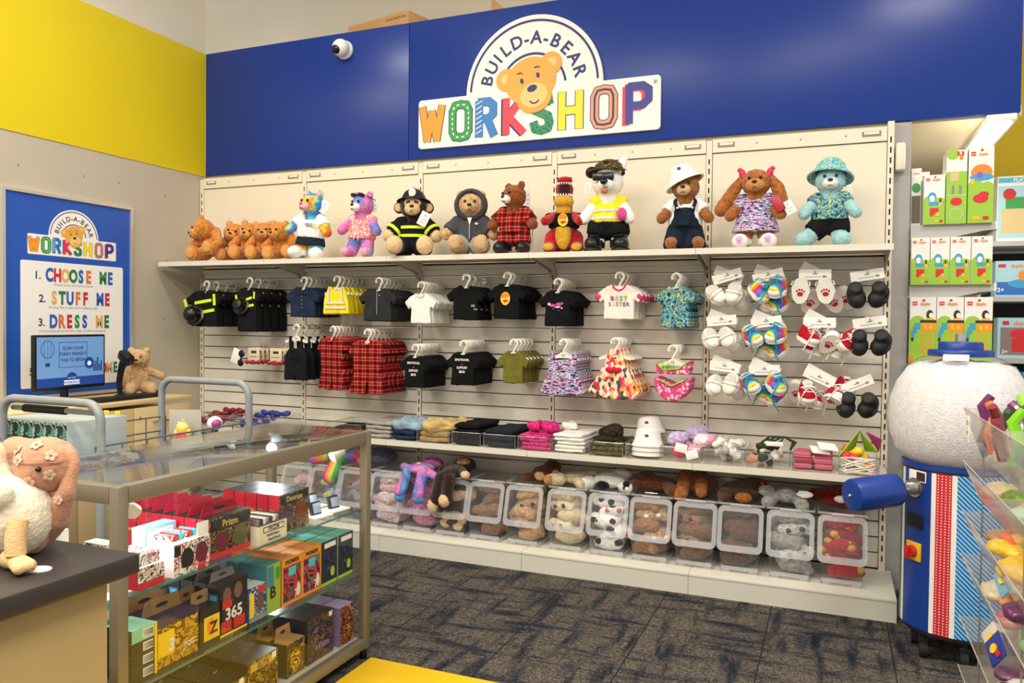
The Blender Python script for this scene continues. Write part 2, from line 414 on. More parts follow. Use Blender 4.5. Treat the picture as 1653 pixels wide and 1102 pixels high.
# ---------------------------------------------------------------- logo drawn on a plane
LET = ['W', 'O', 'R', 'K', 'S', 'H', 'O', 'P']
LC = ['#f29a1f', '#159a3c', '#1f78c0', '#e0304a', '#1c8a58', '#f3dd1c', '#e79a6a', '#31358f']
def roundrect(w, h, r, n=5):
    p = []
    for cx, cy, a in ((w/2-r, h/2-r, 0), (-w/2+r, h/2-r, 90), (-w/2+r, -h/2+r, 180), (w/2-r, -h/2+r, 270)):
        p += [(cx+r*math.cos(R_(a+90*i/n)), cy+r*math.sin(R_(a+90*i/n))) for i in range(n+1)]
    return p
def arcpoly(r0, r1, a0, a1, n=40, cx=0, cy=0):
    A = [R_(a0+(a1-a0)*i/n) for i in range(n+1)]
    return [(cx+r1*math.cos(a), cy+r1*math.sin(a)) for a in A]+[(cx+r0*math.cos(a), cy+r0*math.sin(a)) for a in A[::-1]]
STRK = {  # strokes of tall condensed capitals in a 1 x 1 cell
 'W': [[(0, 1), (.25, 0), (.5, .85), (.75, 0), (1, 1)]], 'R': [[(0, 0), (0, 1), (.65, 1), (.95, .88), (.95, .62), (.65, .5), (0, .5)], [(.55, .5), (1, 0)]],
 'K': [[(0, 0), (0, 1)], [(.95, 1), (.15, .48), (1, 0)]], 'S': [[(.98, .78), (.9, .95), (.5, 1), (.1, .95), (0, .78), (.08, .6), (.9, .4), (1, .22), (.9, .05), (.5, 0), (.1, .05), (0, .22)]],
 'H': [[(0, 0), (0, 1)], [(1, 0), (1, 1)], [(0, .5), (1, .5)]], 'P': [[(0, 0), (0, 1), (.7, 1), (1, .88), (1, .6), (.7, .46), (0, .46)]],
 'O': [[(.5, 1), (.15, .97), (0, .8), (0, .2), (.15, .03), (.5, 0), (.85, .03), (1, .2), (1, .8), (.85, .97), (.5, 1)]]}
def stroke(mb, ch, a, b, w, h, th, t, O, X, Y, mat, depth=None):
    """letter made of overlapping bars with round joints; (a, b) bottom left"""
    e = 0
    for line in STRK[ch]:
        P = [(a+x*w, b+y*h) for x, y in line]
        for (x0, y0), (x1, y1) in zip(P, P[1:]):
            L = math.hypot(x1-x0, y1-y0); nx, ny = -(y1-y0)/L*th/2, (x1-x0)/L*th/2
            ex, ey = (x1-x0)/L*th*.2, (y1-y0)/L*th*.2
            mb.prism([(x0-ex+nx, y0-ey+ny), (x1+ex+nx, y1+ey+ny), (x1+ex-nx, y1+ey-ny), (x0-ex-nx, y0-ey-ny)], t+e, O, X, Y, mat, both=False); e += t*.004
def bear_emblem(mb, cx, cy, s, t, O, X, Y, mats, ang=R_(14)):
    """plain teddy head: fur, light muzzle, dark features; mats = fur, light fur, ink indices"""
    def P(a, b): return (cx+s*(a*math.cos(ang)-b*math.sin(ang)), cy+s*(a*math.sin(ang)+b*math.cos(ang)))
    def D(a, b, rx, ry, k, m): x, y = P(a, b); mb.disc(x, y, rx*s, ry*s, t*k, O, X, Y, m, ang=ang, n=28)
    for sd in (-1, 1):
        D(.78*sd, .42, .36, .36, 1, mats[0]); D(.80*sd, .45, .17, .15, 1.3, mats[1])
    D(0, .12, .86, .74, 1.5, mats[0]); D(0, -.42, .60, .50, 1.9, mats[0]); D(0, -.36, .46, .38, 2.3, mats[1])
    D(0, -.14, .17, .11, 2.7, mats[2])
    for sd in (-1, 1):
        D(.28*sd, .2, .055, .09, 2.7, mats[2]); x, y = P(.3*sd, .42)
        mb.prism([(x+s*.12*math.cos(q), y+s*.07*math.sin(q)) for q in (.4, 1.2, 2.0, 2.7)]+[(x+s*.09*math.cos(q), y+s*.03*math.sin(q)) for q in (2.7, 2.0, 1.2, .4)], t*2.7, O, X, Y, mats[2])
    x, y = P(0, -.46)
    mb.prism(arcpoly(.14*s, .19*s, 205, 335, 10, x, y), t*2.7, O, X, Y, mats[2])
def arch_text(mb, st, r, a0, a1, size, t, O, X, Y, mat, cx=0, cy=0, bold=.02):
    n = len(st)
    wts = [.55 if c in '-I' else 1. for c in st]; tot = sum(wts); acc = 0
    for c, w in zip(st, wts):
        a = R_(a0+(a1-a0)*(acc+w/2)/tot); acc += w
        mb.text(c, size, cx+r*math.cos(a), cy+r*math.sin(a), t, O, X, Y, mat, bold=bold, rot=a-math.pi/2)
def logo(parent, O, X, Y, w, board_t=.02, unit=1., names=True):
    """w: width of the lettered plate; O: centre of that plate on the backing surface"""
    k = w/1.556; t = board_t; Z = Vector(X).cross(Vector(Y)); Of = Vector(O)+Z*(t+.0003)
    plate_m = M('sign_white', '#f4f0e6', .4); dark = NAVY
    mb = MB(); mb.prism(roundrect(w, .307*k, .022*k), t, O, X, Y)
    mb.prism([(.44*k*math.cos(R_(a)), .15*k+.443*k*math.sin(R_(a))) for a in range(0, 181, 5)], t*.96, O, X, Y)
    mb.build('sign_board', [plate_m], parent)
    mb = MB(); e = .0015*unit
    mb.prism(arcpoly(.403*k, .416*k, 3, 177, 48, 0, .15*k), e, Of, X, Y); mb.prism(arcpoly(.205*k, .219*k, 8, 172, 36, 0, .15*k), e, Of, X, Y)
    mb.build('arch_line', dark, parent, smooth=False)
    mb = MB(); arch_text(mb, 'BUILD-A-BEAR', .272*k, 173, 7, .108*k, e, Of, X, Y, 0, 0, .15*k, .018)
    mb.text('®', .03*k, w/2-.03*k, .105*k, e, Of, X, Y)
    mb.build('arch_lettering', dark, parent, smooth=False)
    cells = [(-.748, .137), (-.535, .112), (-.351, .100), (-.168, .112), (.012, .100), (.190, .108), (.392, .112), (.598, .112)]
    for i, (c, (a, cw)) in enumerate(zip(LET, cells)):
        mb = MB(); th = .046*k; h = .205*k; b0 = -.1025*k; mats = [M('letter_colour_'+LC[i][1:], LC[i], .45), dark, plate_m, M('letter_red_shadow', '#d8304f', .45)]
        if i == 3: stroke(mb, c, (a-.012)*k, b0-.004*k, cw*k, h, th, e*.8, Of, X, Y, 1)
        elif i == 7: stroke(mb, c, (a-.018)*k, b0-.008*k, cw*k, h, th, e*.8, Of, X, Y, 3)
        else: stroke(mb, c, a*k, b0, cw*k, h, th*1.22, e*.7, Of, X, Y, 1 if i in (0, 1, 5, 6) else 0)
        stroke(mb, c, a*k, b0, cw*k, h, th, e*1.3, Of, X, Y, 0)
        if i in (6,): stroke(mb, c, a*k, b0, cw*k, h, th*.25, e*1.9, Of, X, Y, 1)
        if i == 1:   # dashed stitching
            q = [(a*k+cw*k*x, b0+h*y) for x, y in STRK['O'][0]]
            for (x0, y0), (x1, y1) in zip(q, q[1:]):
                nn = max(1, int(math.hypot(x1-x0, y1-y0)/(.03*k)))
                for j in range(nn):
                    u0, u1 = (j+.2)/nn, (j+.7)/nn; L = math.hypot(x1-x0, y1-y0); nx, ny = -(y1-y0)/L*.004*k, (x1-x0)/L*.004*k
                    A = (x0+(x1-x0)*u0, y0+(y1-y0)*u0); B = (x0+(x1-x0)*u1, y0+(y1-y0)*u1)
                    mb.prism([(A[0]+nx, A[1]+ny), (B[0]+nx, B[1]+ny), (B[0]-nx, B[1]-ny), (A[0]-nx, A[1]-ny)], e*2, Of, X, Y, 2)
        if i == 2:   # fine diagonal hatch
            for j in range(7):
                y0 = b0+.01*k+j*.03*k; mb.prism([(a*k-.02*k, y0), (a*k+.02*k, y0+.02*k), (a*k+.02*k, y0+.026*k), (a*k-.02*k, y0+.006*k)], e*2, Of, X, Y, 2)
        if i == 4:   # small dots
            for x, y in STRK['S'][0]:
                for dx, dy in ((-.012, 0), (.012, .01), (0, -.014)): mb.disc(a*k+cw*k*x+dx*k, b0+h*y+dy*k, .005*k, .005*k, e*2, Of, X, Y, 1, n=6)
        o = mb.build('letter', mats, parent, smooth=False); o['label'] = 'letter %s of the sign' % c
    mb = MB(); bear_emblem(mb, -.005*k, .178*k, .19*k, e*1.2, Of+Z*e*2, X, Y, (0, 1, 2))
    mb.build('bear_head_emblem', [M('emblem_fur', '#e9a83f', .5), M('emblem_muzzle', '#f3c97a', .5), dark], parent, smooth=False)
sign = thing('shop_sign', 'white shop sign with coloured letters and teddy emblem on the blue fascia', 'sign', (2.541, .05, 2.610))
logo(sign, (0, -.0005, 0), (1, 0, 0), (0, 0, 1), 1.556)
# dome camera on the fascia
cam_ = thing('security_camera', 'small white dome security camera on the blue fascia', 'camera', (1.19, .05, 3.16))
mb = MB(); mb.lathe([(0, 0), (.06, 0), (.062, .012), (.05, .03), (0, .03)], 24, rot=(R_(90), 0, 0)); mb.build('base', WHITE, cam_)
MB().ell((0, -.055, 0), .057, u=24, w=16).build('ball', WHITE, cam_)
MB().ell((-.008, -.088, -.016), (.036, .03, .032), u=20, w=12).build('lens', M('lens_glass', '#111114', .08), cam_)
# boxes on the ledge
kraft = M('kraft_cardboard', '#c79a63', .85, var=.06, vscale=6); tape = M('packing_tape', '#d6b483', .3)
b1 = thing('cardboard_box', 'long flat brown cardboard box lying on the ledge above the fascia', 'box', (1.29, .52, 3.24), R_(-12))
MB().rbox((0, 0, .115), (.58, .36, .23), .004).build('carton', kraft, b1); MB().bb((-.29, -.03, .2301), (.29, .03, .2306)).build('tape', tape, b1)
MB().text('HANDLE WITH CARE', .02, .17, .19, .001, (0, -.18, 0), (1, 0, 0), (0, 0, 1)).build('print', INK, b1)
b2 = thing('cardboard_box', 'brown cardboard box corner above the fascia, behind the arched sign', 'box', (2.10, .40, 3.2405))
MB().prism([(0, 0), (0, .27), (.20, .10), (.20, 0)], -.3, (0, 0, 0), *((1, 0, 0), (0, 0, 1))).build('carton', kraft, b2, smooth=False); MB().prism([(0, .272), (.20, .102), (.20, .106), (0, .276)], -.05, (0, .12, 0), (1, 0, 0), (0, 0, 1)).build('tape', tape, b2, smooth=False)

# ================================================================ slatwall, shelves and plinth
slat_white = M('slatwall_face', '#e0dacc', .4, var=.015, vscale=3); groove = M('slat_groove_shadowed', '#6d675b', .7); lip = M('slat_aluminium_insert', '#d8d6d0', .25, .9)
hole = M('slot_black', '#15120e', .9)
mono = ['left end bay', 'second bay from the left', 'middle bay', 'fourth bay from the left', 'right end bay']
for k in range(5):
    x0, x1 = .9*k+.018, .9*k+.882
    t = thing('slatwall_panel', 'cream slatwall display panel, %s of the display wall' % mono[k], 'wall panel', (.9*k+.45, .03, 0), 0, 'display wall panels')
    h = .432
    mb = MB(); mb.bb((-h, 0, .104), (h, .03, 1.69), 1)
    z = .106
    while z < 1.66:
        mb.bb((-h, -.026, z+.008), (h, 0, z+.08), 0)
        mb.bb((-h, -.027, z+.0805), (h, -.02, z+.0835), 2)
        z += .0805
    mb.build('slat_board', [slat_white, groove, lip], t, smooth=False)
    MB().bb((-h, -.026, 1.70), (h, .03, 2.288)).build('plain_panel', CREAM, t, smooth=False)
    mb = MB(); mb.bb((-h, -.036, 2.293), (h, .03, 2.365), 0)
    for sx in (-1, 1): mb.bb((sx*.36-.045, -.0366, 2.318), (sx*.36+.045, -.036, 2.345), 1); mb.bb((sx*.36-.035, -.0372, 2.33), (sx*.36+.035, -.0366, 2.343), 2)
    for sx in (-.2, .02, .24): mb.cyl((sx, -.0368, 2.33), (sx, -.036, 2.33), .005, n=8, mat=1)
    mb.build('header_rail', [CREAM, M('slot_shade', '#8d8573', .8), M('rail_lip', '#e9e2d2', .4)], t, smooth=False)
posts = ['against the grey left wall', 'second from the left', 'third from the left', 'third from the right', 'second from the right', 'at the right end']
for k in range(6):
    t = thing('slotted_upright', 'slotted white steel upright of the display wall, %s' % posts[k], 'upright', (.9*k, 0, 0), 0, 'display wall uprights')
    top = 2.36 if k < 5 else 2.39
    mb = MB(); mb.bb((-.015, -.004, .104), (.015, .06, top), 0)
    z = .15
    while z < top-.08: mb.bb((-.0035, -.0047, z), (.0035, -.004, z+.03), 1); z += .052
    mb.build('post', [CREAM, hole], t, smooth=False)
shelf_m = M('shelf_painted_steel', '#d9d4c6', .42, var=.01); shelf_names = ['left end', 'second from the left', 'middle', 'fourth from the left', 'right end']
def shelf_board(k, z, depth, which, thick=.03):
    x0 = .9*k+(.03 if k == 0 else .001); x1 = .9*k+.899
    if k == 0: x0 = .012
    t = thing('shelf_board', 'white steel shelf, %s of the %s' % (shelf_names[k], which), 'shelf', ((x0+x1)/2, 0, z), 0, 'boards of the '+which)
    w = x1-x0
    mb = MB(); mb.bb((-w/2, -depth, -.012), (w/2, -.008, 0)); mb.bb((-w/2, -depth, -thick), (w/2, -depth+.014, -.012)); mb.build('deck', shelf_m, t, smooth=False)
    MB().bb((-w/2+.02, -.03, -.055), (w/2-.02, -.008, -.03)).build('back_lip', shelf_m, t, smooth=False)
    for sx in (-1, 1):
        X = sx*(w/2-.012)
        MB().prism([(-.008, -.0125), (-depth*.93, -.0125), (-depth*.93, -.022), (-.06, -.075), (-.008, -.12)], .003, (X, 0, 0), (0, 1, 0), (0, 0, 1)).build('bracket', M('bracket_steel', '#cfc8b6', .4), t, smooth=False)
    return t
for k in range(5):
    shelf_board(k, 1.735, .412, 'top plush shelf')
    shelf_board(k, .645, .402, 'lower tray shelf')
    x0, x1 = .9*k+.001, .9*k+.899+(.042 if k == 4 else 0)
    t = thing('plinth_unit', 'white base plinth under the bins, %s of the run' % shelf_names[k], 'plinth', ((x0+x1)/2, 0, 0), 0, 'plinths of the display wall')
    w = x1-x0
    MB().rbox((0, -.234, .099), (w, .47, .014), .002).build('deck', shelf_m, t)
    MB().bb((-w/2, -.466, 0), (w/2, -.452, .0925)).build('kick_board', M('kick_board_white', '#cfccc0', .45), t, smooth=False)
    if k == 4: MB().bb((w/2-.012, -.451, 0), (w/2, -.01, .0925)).build('end_panel', shelf_m, t, smooth=False)
sn = thing('wall_sensor', 'small cream sensor box on the grey column by the last upright', 'sensor', (4.545, .05, 2.21))
MB().rbox((0, -.03, 0), (.045, .06, .14), .012).build('case', CREAM, sn)
# ================================================================ dressed plush animals on the top shelf
EYE = M('plush_eye', '#120c08', .12); NOSE = M('plush_nose', '#2a1a14', .35); TAGM = M('paper_tag', '#f4f2ec', .65)
SEW = M('sewn_mouth', '#3a2418', .8)
def limb(mb, a, b, r0, r1): mb.cap(a, b, r0, r1)
SK = {
 'stand': dict(torso=((0, 0, .165), (.07, .058, .085)), head=(0, -.012, .312), hr=(.07, .066, .064), sh=[(s*.055, -.005, .225) for s in (-1, 1)],
               hand=[(s*.115, -.04, .155) for s in (-1, 1)], hip=[(s*.038, -.005, .105) for s in (-1, 1)], foot=[(s*.052, -.02, .035) for s in (-1, 1)], fdir=[(s*.012, -.032, -.005) for s in (-1, 1)], fr=(.034, .05, .032), ar=(.03, .028), lr=(.042, .036)),
 'sit': dict(torso=((0, 0, .115), (.075, .064, .095)), head=(0, -.015, .262), hr=(.075, .07, .068), sh=[(s*.06, -.01, .175) for s in (-1, 1)],
             hand=[(s*.125, -.05, .105) for s in (-1, 1)], hip=[(s*.045, -.03, .05) for s in (-1, 1)], foot=[(s*.068, -.12, .046) for s in (-1, 1)], fdir=[(0, -.02, .006) for s in (-1, 1)], fr=(.038, .026, .046), ar=(.032, .03), lr=(.045, .04)),
}
def ring(c, r, n=20): return [(c[0]+r[0]*math.cos(2*math.pi*i/n), c[1]+r[1]*math.sin(2*math.pi*i/n), c[2]) for i in range(n)]
def plush(name, label, cat, loc, rz, sc, pose, furm, muzzle, ears='bear', inner=None, pads=None, sk=None, voxel=.0055, group=None, rot=None, headrot=0., face=True, mz=(.036, .03, .027), headtilt=0., nose=NOSE, eyes=True, tail=False):
    S = {k: v for k, v in SK[pose].items()}
    if sk: S.update(sk)
    t = thing(name, label, cat, loc, rz, group, sc, rot)
    mb = MB(); c, r = S['torso']; mb.ell(c, r)
    h = Vector(S['head']); hr = S['hr']
    HM = Matrix.Rotation(headrot, 3, 'Z') @ Matrix.Rotation(headtilt, 3, 'Y')
    def H(x, y, z): return h + HM @ Vector((x, y, z))
    mb.ell(h, hr, rot=HM); mb.cap((0, 0, c[2]+r[2]*.6), h, .045, .04)
    for i in (0, 1):
        s = (-1, 1)[i]
        limb(mb, S['sh'][i], S['hand'][i], *S['ar']); limb(mb, S['hip'][i], S['foot'][i], *S['lr'])
        mb.ell(Vector(S['foot'][i])+Vector(S['fdir'][i]), S['fr'])
        if ears == 'bear': mb.ell(H(s*.052, .004, .056), (.026, .014, .026), rot=HM)
        elif ears == 'pointy': mb.ell(H(s*.055, .004, .066), (.02, .012, .04), rot=HM @ Matrix.Rotation(R_(28*s), 3, 'Y'))
    if tail: mb.ell((0, .07, .08), .025)
    link('body', blobmesh(mb, 'body', furm, voxel, 2, .5, .0035, 150), t)
    t['_'] = 0; del t['_']
    # face
    if muzzle:
        m = MB(); m.ell(H(0, -hr[1]*.86, -.020), mz, rot=HM); link('muzzle', blobmesh(m, 'muzzle', muzzle, .005, 1, .5, .0015, 150), t)
    if face:
        yb = -hr[1]*.86-mz[1] if muzzle else -hr[1]
        MB().ell(H(0, yb+.003, -.008), (.0125, .008, .009), rot=HM, u=12, w=8).build('nose', nose, t)
        MB().tube([H(-.014, yb+.009, -.033), H(-.006, yb+.003, -.037), H(0, yb+.002, -.030), H(.006, yb+.003, -.037), H(.014, yb+.009, -.033)], .0016, 6).build('mouth', SEW, t)
        if eyes:
            for s in (-1, 1): MB().ell(H(s*.026, -hr[1]*.93, .014), .0075, rot=HM, u=12, w=8).build('eye', EYE, t)
    if inner and ears == 'bear':
        for s in (-1, 1): MB().ell(H(s*.052, -.010, .056), (.018, .006, .018), rot=HM, u=14, w=8).build('inner_ear', inner, t)
    if pads:
        for i in (0, 1):
            f = Vector(S['foot'][i])+Vector(S['fdir'][i]); fr = S['fr']
            if pose == 'sit': MB().ell(f+Vector((0, -fr[1]*.82, 0)), (fr[0]*.72, .008, fr[2]*.74), u=18, w=10).build('paw_pad', pads, t)
            else: MB().ell(f+Vector((0, -fr[1]*.8, .0)), (fr[0]*.7, fr[1]*.25, fr[2]*.7), u=16, w=8).build('paw_pad', pads, t)
    return t, S, H
def garm(t, name, mb, mat, voxel=.006, sm=3, fold=(.004, 60, 60, 25), extra=None):
    return link(name, blobmesh(mb, name, mat, voxel, sm, .5, fold=fold), t)
def shirt(t, S, mat, hem=.075, sleeve=.6, name='shirt', infl=.011, wide=1.):
    c, r = S['torso']; mb = MB(); c = Vector(c)
    top = c.z+r[2]*.72
    n = 20
    prof = [(c.z-r[2]+hem-.02, 1.04*wide), (c.z-r[2]*.1, 1.05*wide), (c.z+r[2]*.4, .92), (top, .62)]
    vs = []; fs = []
    for z, k in prof: vs += ring((c.x, c.y, z), ((r[0]+infl)*k, (r[1]+infl)*k), n)
    for j in range(len(prof)-1): fs += [(j*n+i, j*n+(i+1) % n, (j+1)*n+(i+1) % n, (j+1)*n+i) for i in range(n)]
    fs += [tuple(range(n-1, -1, -1)), tuple(range((len(prof)-1)*n, len(prof)*n))]
    mb.add(vs, fs)
    for i in (0, 1):
        a, b = Vector(S['sh'][i]), Vector(S['hand'][i]); e = a+(b-a)*sleeve
        mb.ell(a, S['ar'][0]+infl*.7); mb.cyl(a, e, S['ar'][0]+infl*.8, S['ar'][1]+infl*1.1, 14)
    return garm(t, name, mb, mat)
def pants(t, S, mat, length=.8, name='trousers', infl=.011, top=None):
    c, r = S['torso']; mb = MB()
    mb.ell((c[0], c[1], c[2]-r[2]*.42), (r[0]+infl*.6, r[1]+infl*.6, r[2]*.52))
    for i in (0, 1):
        a, b = Vector(S['hip'][i]), Vector(S['foot'][i]); e = a+(b-a)*length
        mb.cyl(a, e, S['lr'][0]+infl, S['lr'][1]+infl*1.2, 16); mb.ell(a, S['lr'][0]+infl)
    return garm(t, name, mb, mat)
def skirt(t, S, mat, z0, z1, k0, k1, name='dress', sleeves=False):
    c, r = S['torso']; mb = MB(); n = 24; vs = []; fs = []
    rows = [(z0, k0), (z0*.5+z1*.5, (k0+k1)/2*.99), (z1-.02, k1), (z1, k1*.75)]
    for z, k in rows: vs += ring((c[0], c[1], z), (r[0]*k, r[1]*k), n)
    for j in range(len(rows)-1): fs += [(j*n+i, j*n+(i+1) % n, (j+1)*n+(i+1) % n, (j+1)*n+i) for i in range(n)]
    fs += [tuple(range(n-1, -1, -1)), tuple(range((len(rows)-1)*n, len(rows)*n))]
    mb.add(vs, fs)
    if sleeves:
        for i in (0, 1):
            a, b = Vector(S['sh'][i]), Vector(S['hand'][i]); mb.cap(a, a+(b-a)*.25, S['ar'][0]+.01)
    return garm(t, name, mb, mat)
def boots(t, S, mat, name='boot', up=.05, sole=None):
    for i in (0, 1):
        f = Vector(S['foot'][i]); d = Vector(S['fdir'][i]); fr = S['fr']; mb = MB()
        mb.ell(f+d, (fr[0]+.006, fr[1]+.008, fr[2]+.005)); mb.cyl(f+Vector((0, .006, -.02)), f+Vector((0, .006, up)), S['lr'][1]+.006, n=16)
        o = garm(t, name, mb, mat, fold=None)
        if sole: MB().lathe([(0, 0), (fr[0]+.008, 0), (fr[0]+.008, .012), (0, .012)], 20, c=(f.x+d.x, f.y+d.y, -.002), sy=(fr[1]+.008)/(fr[0]+.008)).build('sole', sole, o)
def swing_tag(t, c, w=.035, h=.055, rz=.3, ry=.4, name='paper_tag'):
    mb = MB(); mb.rbox((0, 0, 0), (w, .0015, h), .0005); o = mb.build(name, TAGM, t, c, rot=(0, ry, rz))
    MB().rect(-w*.3, -h*.08, w*.3, -h*.04, .0003, (0, -.0008, 0), (1, 0, 0), (0, 0, 1)).rect(-w*.3, -h*.3, w*.15, -h*.26, .0003, (0, -.0008, 0), (1, 0, 0), (0, 0, 1)).rect(-w*.1, h*.2, w*.1, h*.29, .0003, (0, -.0008, 0), (1, 0, 0), (0, 0, 1)).build('print', M('card_grey_ink', '#8d8b88', .7), o, smooth=False)
def tee_print(t, mb, mats, name='chest_print'): return mb.build(name, mats, t, smooth=False)
SHZ = 1.7405
# --- pile of honey brown bears
honey = fur('honey_brown_plush', '#d08434'); honey2 = fur('honey_light_plush', '#d8964a'); tan = fur('tan_pad_plush', '#d79a52', .1)
pile = [('leftmost, lolling on its side to face left', (.36, -.25), .1, 1.2, -.8, -.35, (0, R_(-16), 0)), ('second from the left, sunk at the back', (.455, -.14), .3, 1.14, .1, .2, (0, 0, 0)),
        ('middle one, paw across its chest', (.585, -.18), .42, 1.12, -.1, .2, (0, R_(5), 0)), ('fourth from the left, with white tag', (.735, -.19), .42, 1.1, .1, -.1, (0, 0, 0)), ('rightmost, leaning by the rainbow bear', (.88, -.18), .35, 1.1, -.35, .15, (0, R_(-6), 0))]
for i, (pos, (x, y), rz, sc, hrz, ht, tl) in enumerate(pile):
    t, S, H = plush('teddy_bear', 'honey brown teddy in the top shelf heap, %s' % pos, 'teddy bear', (x, y, SHZ+(.018 if tl[1] < -.2 else .004)), rz, sc*.84, 'sit', honey, honey2, 'bear', tan, tan, headrot=hrz, headtilt=ht, group='honey brown bears heaped on the top shelf', rot=(tl[0], tl[1], rz),
        sk=dict(head=(.0, -.055, .20), hr=(.078, .072, .07), fr=(.046, .028, .05), hand=[(-.105, -.07, .10), (.105, -.08, .12 if i % 2 else .075)]), mz=(.04, .034, .032))
    if i == 3: swing_tag(t, (.115, -.10, .2), rz=.2, ry=1.1)
# --- rainbow bear
tie1 = pattern('rainbow_plush', ['#e9486f', '#f08a2c', '#f7d43c', '#58c9d6', '#3f8ad8', '#b06ed0', '#ef7fb0'], 9, kind='noise', rough=.95, bump=.9, const=False, lo=.32, hi=.68)
whitecl = cloth('white_jersey', '#efece6', .04); blackcl = cloth('black_jersey', '#121214', .2); navycl = cloth('navy_twill', '#1d2533', .2)
pinkm = fur('pale_pink_plush', '#e9b4b8', .08)
t, S, H = plush('teddy_bear', 'rainbow teddy bear in white t-shirt and dark skirt beside the brown bear heap', 'teddy bear', (1.165, -.30, SHZ), -.22, 1.1, 'stand', tie1, pinkm, 'bear', pinkm, None, headrot=-.45, rot=(0, R_(5), .2), nose=M('pink_nose', '#c45a70', .4))
shirt(t, S, whitecl, .06, .55); skirt(t, S, navycl, .075, .15, 1.28, 1.08, 'skirt'); boots(t, S, cloth('white_canvas', '#f3f1ec', .03), 'shoe', .015)
swing_tag(t, (.075, -.03, .30), .05, .07, .2, .5)
mb = MB()
for dx, cc in ((-.02, 0), (0, 1), (.02, 2)): mb.disc(dx+.025, .19, .014, .010, .001, (0, -.074, 0), (1, 0, 0), (0, 0, 1), cc, 12)
mb.build('chest_print', [M('print_pink', '#e86aa0', .6), M('print_cyan', '#4fc0d8', .6), M('print_yellow', '#f3d24a', .6)], t, smooth=False)
# --- tie dye bear with sunglasses
tie2 = pattern('pastel_plush', ['#7fb4e4', '#5a86c8', '#b07fd4', '#e58fc4', '#e86fae', '#c8a4e6', '#8fc4e8'], 8, rough=.95, bump=.9, const=False, lo=.32, hi=.68)
swimp = pattern('pink_swirl_print', ['#e23f86', '#f7d9e4', '#f2a03c', '#e85a9a', '#ffffff'], 60, rough=.8)
t, S, H = plush('teddy_bear', 'pink and blue pastel teddy bear with sunglasses pushed up, in pink swimsuit', 'teddy bear', (1.545, -.29, SHZ), -.28, 1.03, 'stand', tie2, fur('white_plush', '#f8f5ee', .08), 'bear', None, fur('blush_plush', '#e5a3c0', .1), headrot=-.35, rot=(0, R_(3), .1))
shirt(t, S, swimp, .05, .02, 'swimsuit'); 
MB().tube([(-.01, -.068, .15), (-.014, -.08, .10)], .002).tube([(.01, -.068, .15), (.016, -.08, .095)], .002).build('drawstring', WHITE, t)
gl = MB()
for s in (-1, 1): gl.ell(H(s*.03, -.045, .052), (.028, .006, .017), rot=(.7, 0, -.25))
gl.tube([H(-.06, -.03, .05), H(-.075, .03, .03)], .003).tube([H(.06, -.03, .05), H(.075, .03, .03)], .003).tube([H(-.01, -.05, .055), H(.01, -.05, .055)], .003)
gl.build('sunglasses', M('dark_lens', '#2b1d38', .1), t)
swing_tag(t, (.07, .01, .30), .03, .06, .6, .1)
# --- monkey in firefighter kit
dk = fur('dark_brown_plush', '#2b1a12'); peach = fur('peach_plush', '#dfbe8e', .1); hiv = M('yellow_reflective_band', '#d8f01e', .4); silv = M('silver_reflective_band', '#d5d8d6', .3)
fire = cloth('firefighter_black', '#131418', .25)
t, S, H = plush('toy_monkey', 'dark brown plush monkey in black firefighter coat and helmet, seated on the shelf', 'plush toy', (1.905, -.27, SHZ), .38, 1.12, 'sit', dk, peach, 'none', None, peach, mz=(.043, .03, .034), sk=dict(head=(0, -.01, .265), foot=[(-.085, -.11, .046), (.075, -.11, .046)]))
MB().ell(H(0, -.052, .012), (.046, .022, .034)).build('face_patch', peach, t)
for s in (-1, 1):
    MB().ell(H(s*.078, .0, -.005), (.03, .014, .032)).build('ear', dk, t); MB().ell(H(s*.08, -.010, -.005), (.022, .008, .024)).build('inner_ear', peach, t)
    MB().ell(H(s*.017, -.074, .018), .0065, u=10, w=6).build('eye', EYE, t)
for i in (0, 1): MB().ell(S['hand'][i], .034).build('paw', peach, t)
shirt(t, S, fire, .05, .75, 'coat', .014); pants(t, S, fire, .6)
for i in (0, 1): link('foot', blobmesh(MB().ell(Vector(S['foot'][i])+Vector((0, -.02, .004)), (.046, .038, .05)), 'foot', peach, .0055, 1, .5, .002, 150), t)
mb = MB()
for z, r0 in ((.15, .0885), (.105, .095)): mb.lathe([(r0, -.008), (r0+.003, -.007), (r0+.003, .007), (r0, .008)], 24, c=(0, 0, z), a0=R_(190), a1=R_(350), sy=.9)
for i in (0, 1):
    a, b = Vector(S['sh'][i]), Vector(S['hand'][i]); e = a+(b-a)*.55; f = a+(b-a)*.72; mb.cyl(e, f, .0475, .0475, 16)
mb.build('reflective_band', hiv, t)
hat = MB(); hat.lathe([(.0, .06), (.03, .057), (.052, .04), (.066, .012), (.068, 0), (.09, -.006), (.092, -.01), (.06, -.006)], 28, c=H(0, .0, .035), rot=(R_(-6), 0, 0), sy=1.05)
hat.tube([H(0, -.05, .085), H(0, 0, .1), H(0, .05, .085)], .006); hat.build('helmet', M('helmet_black', '#0d0d0f', .25), t)
MB().disc(0, 0, .019, .022, .004, H(0, -.068, .068), (1, 0, 0), (0, 0, 1)).build('helmet_badge', silv, t); swing_tag(t, (.065, -.1, .19), .05, .075, .1, .45)
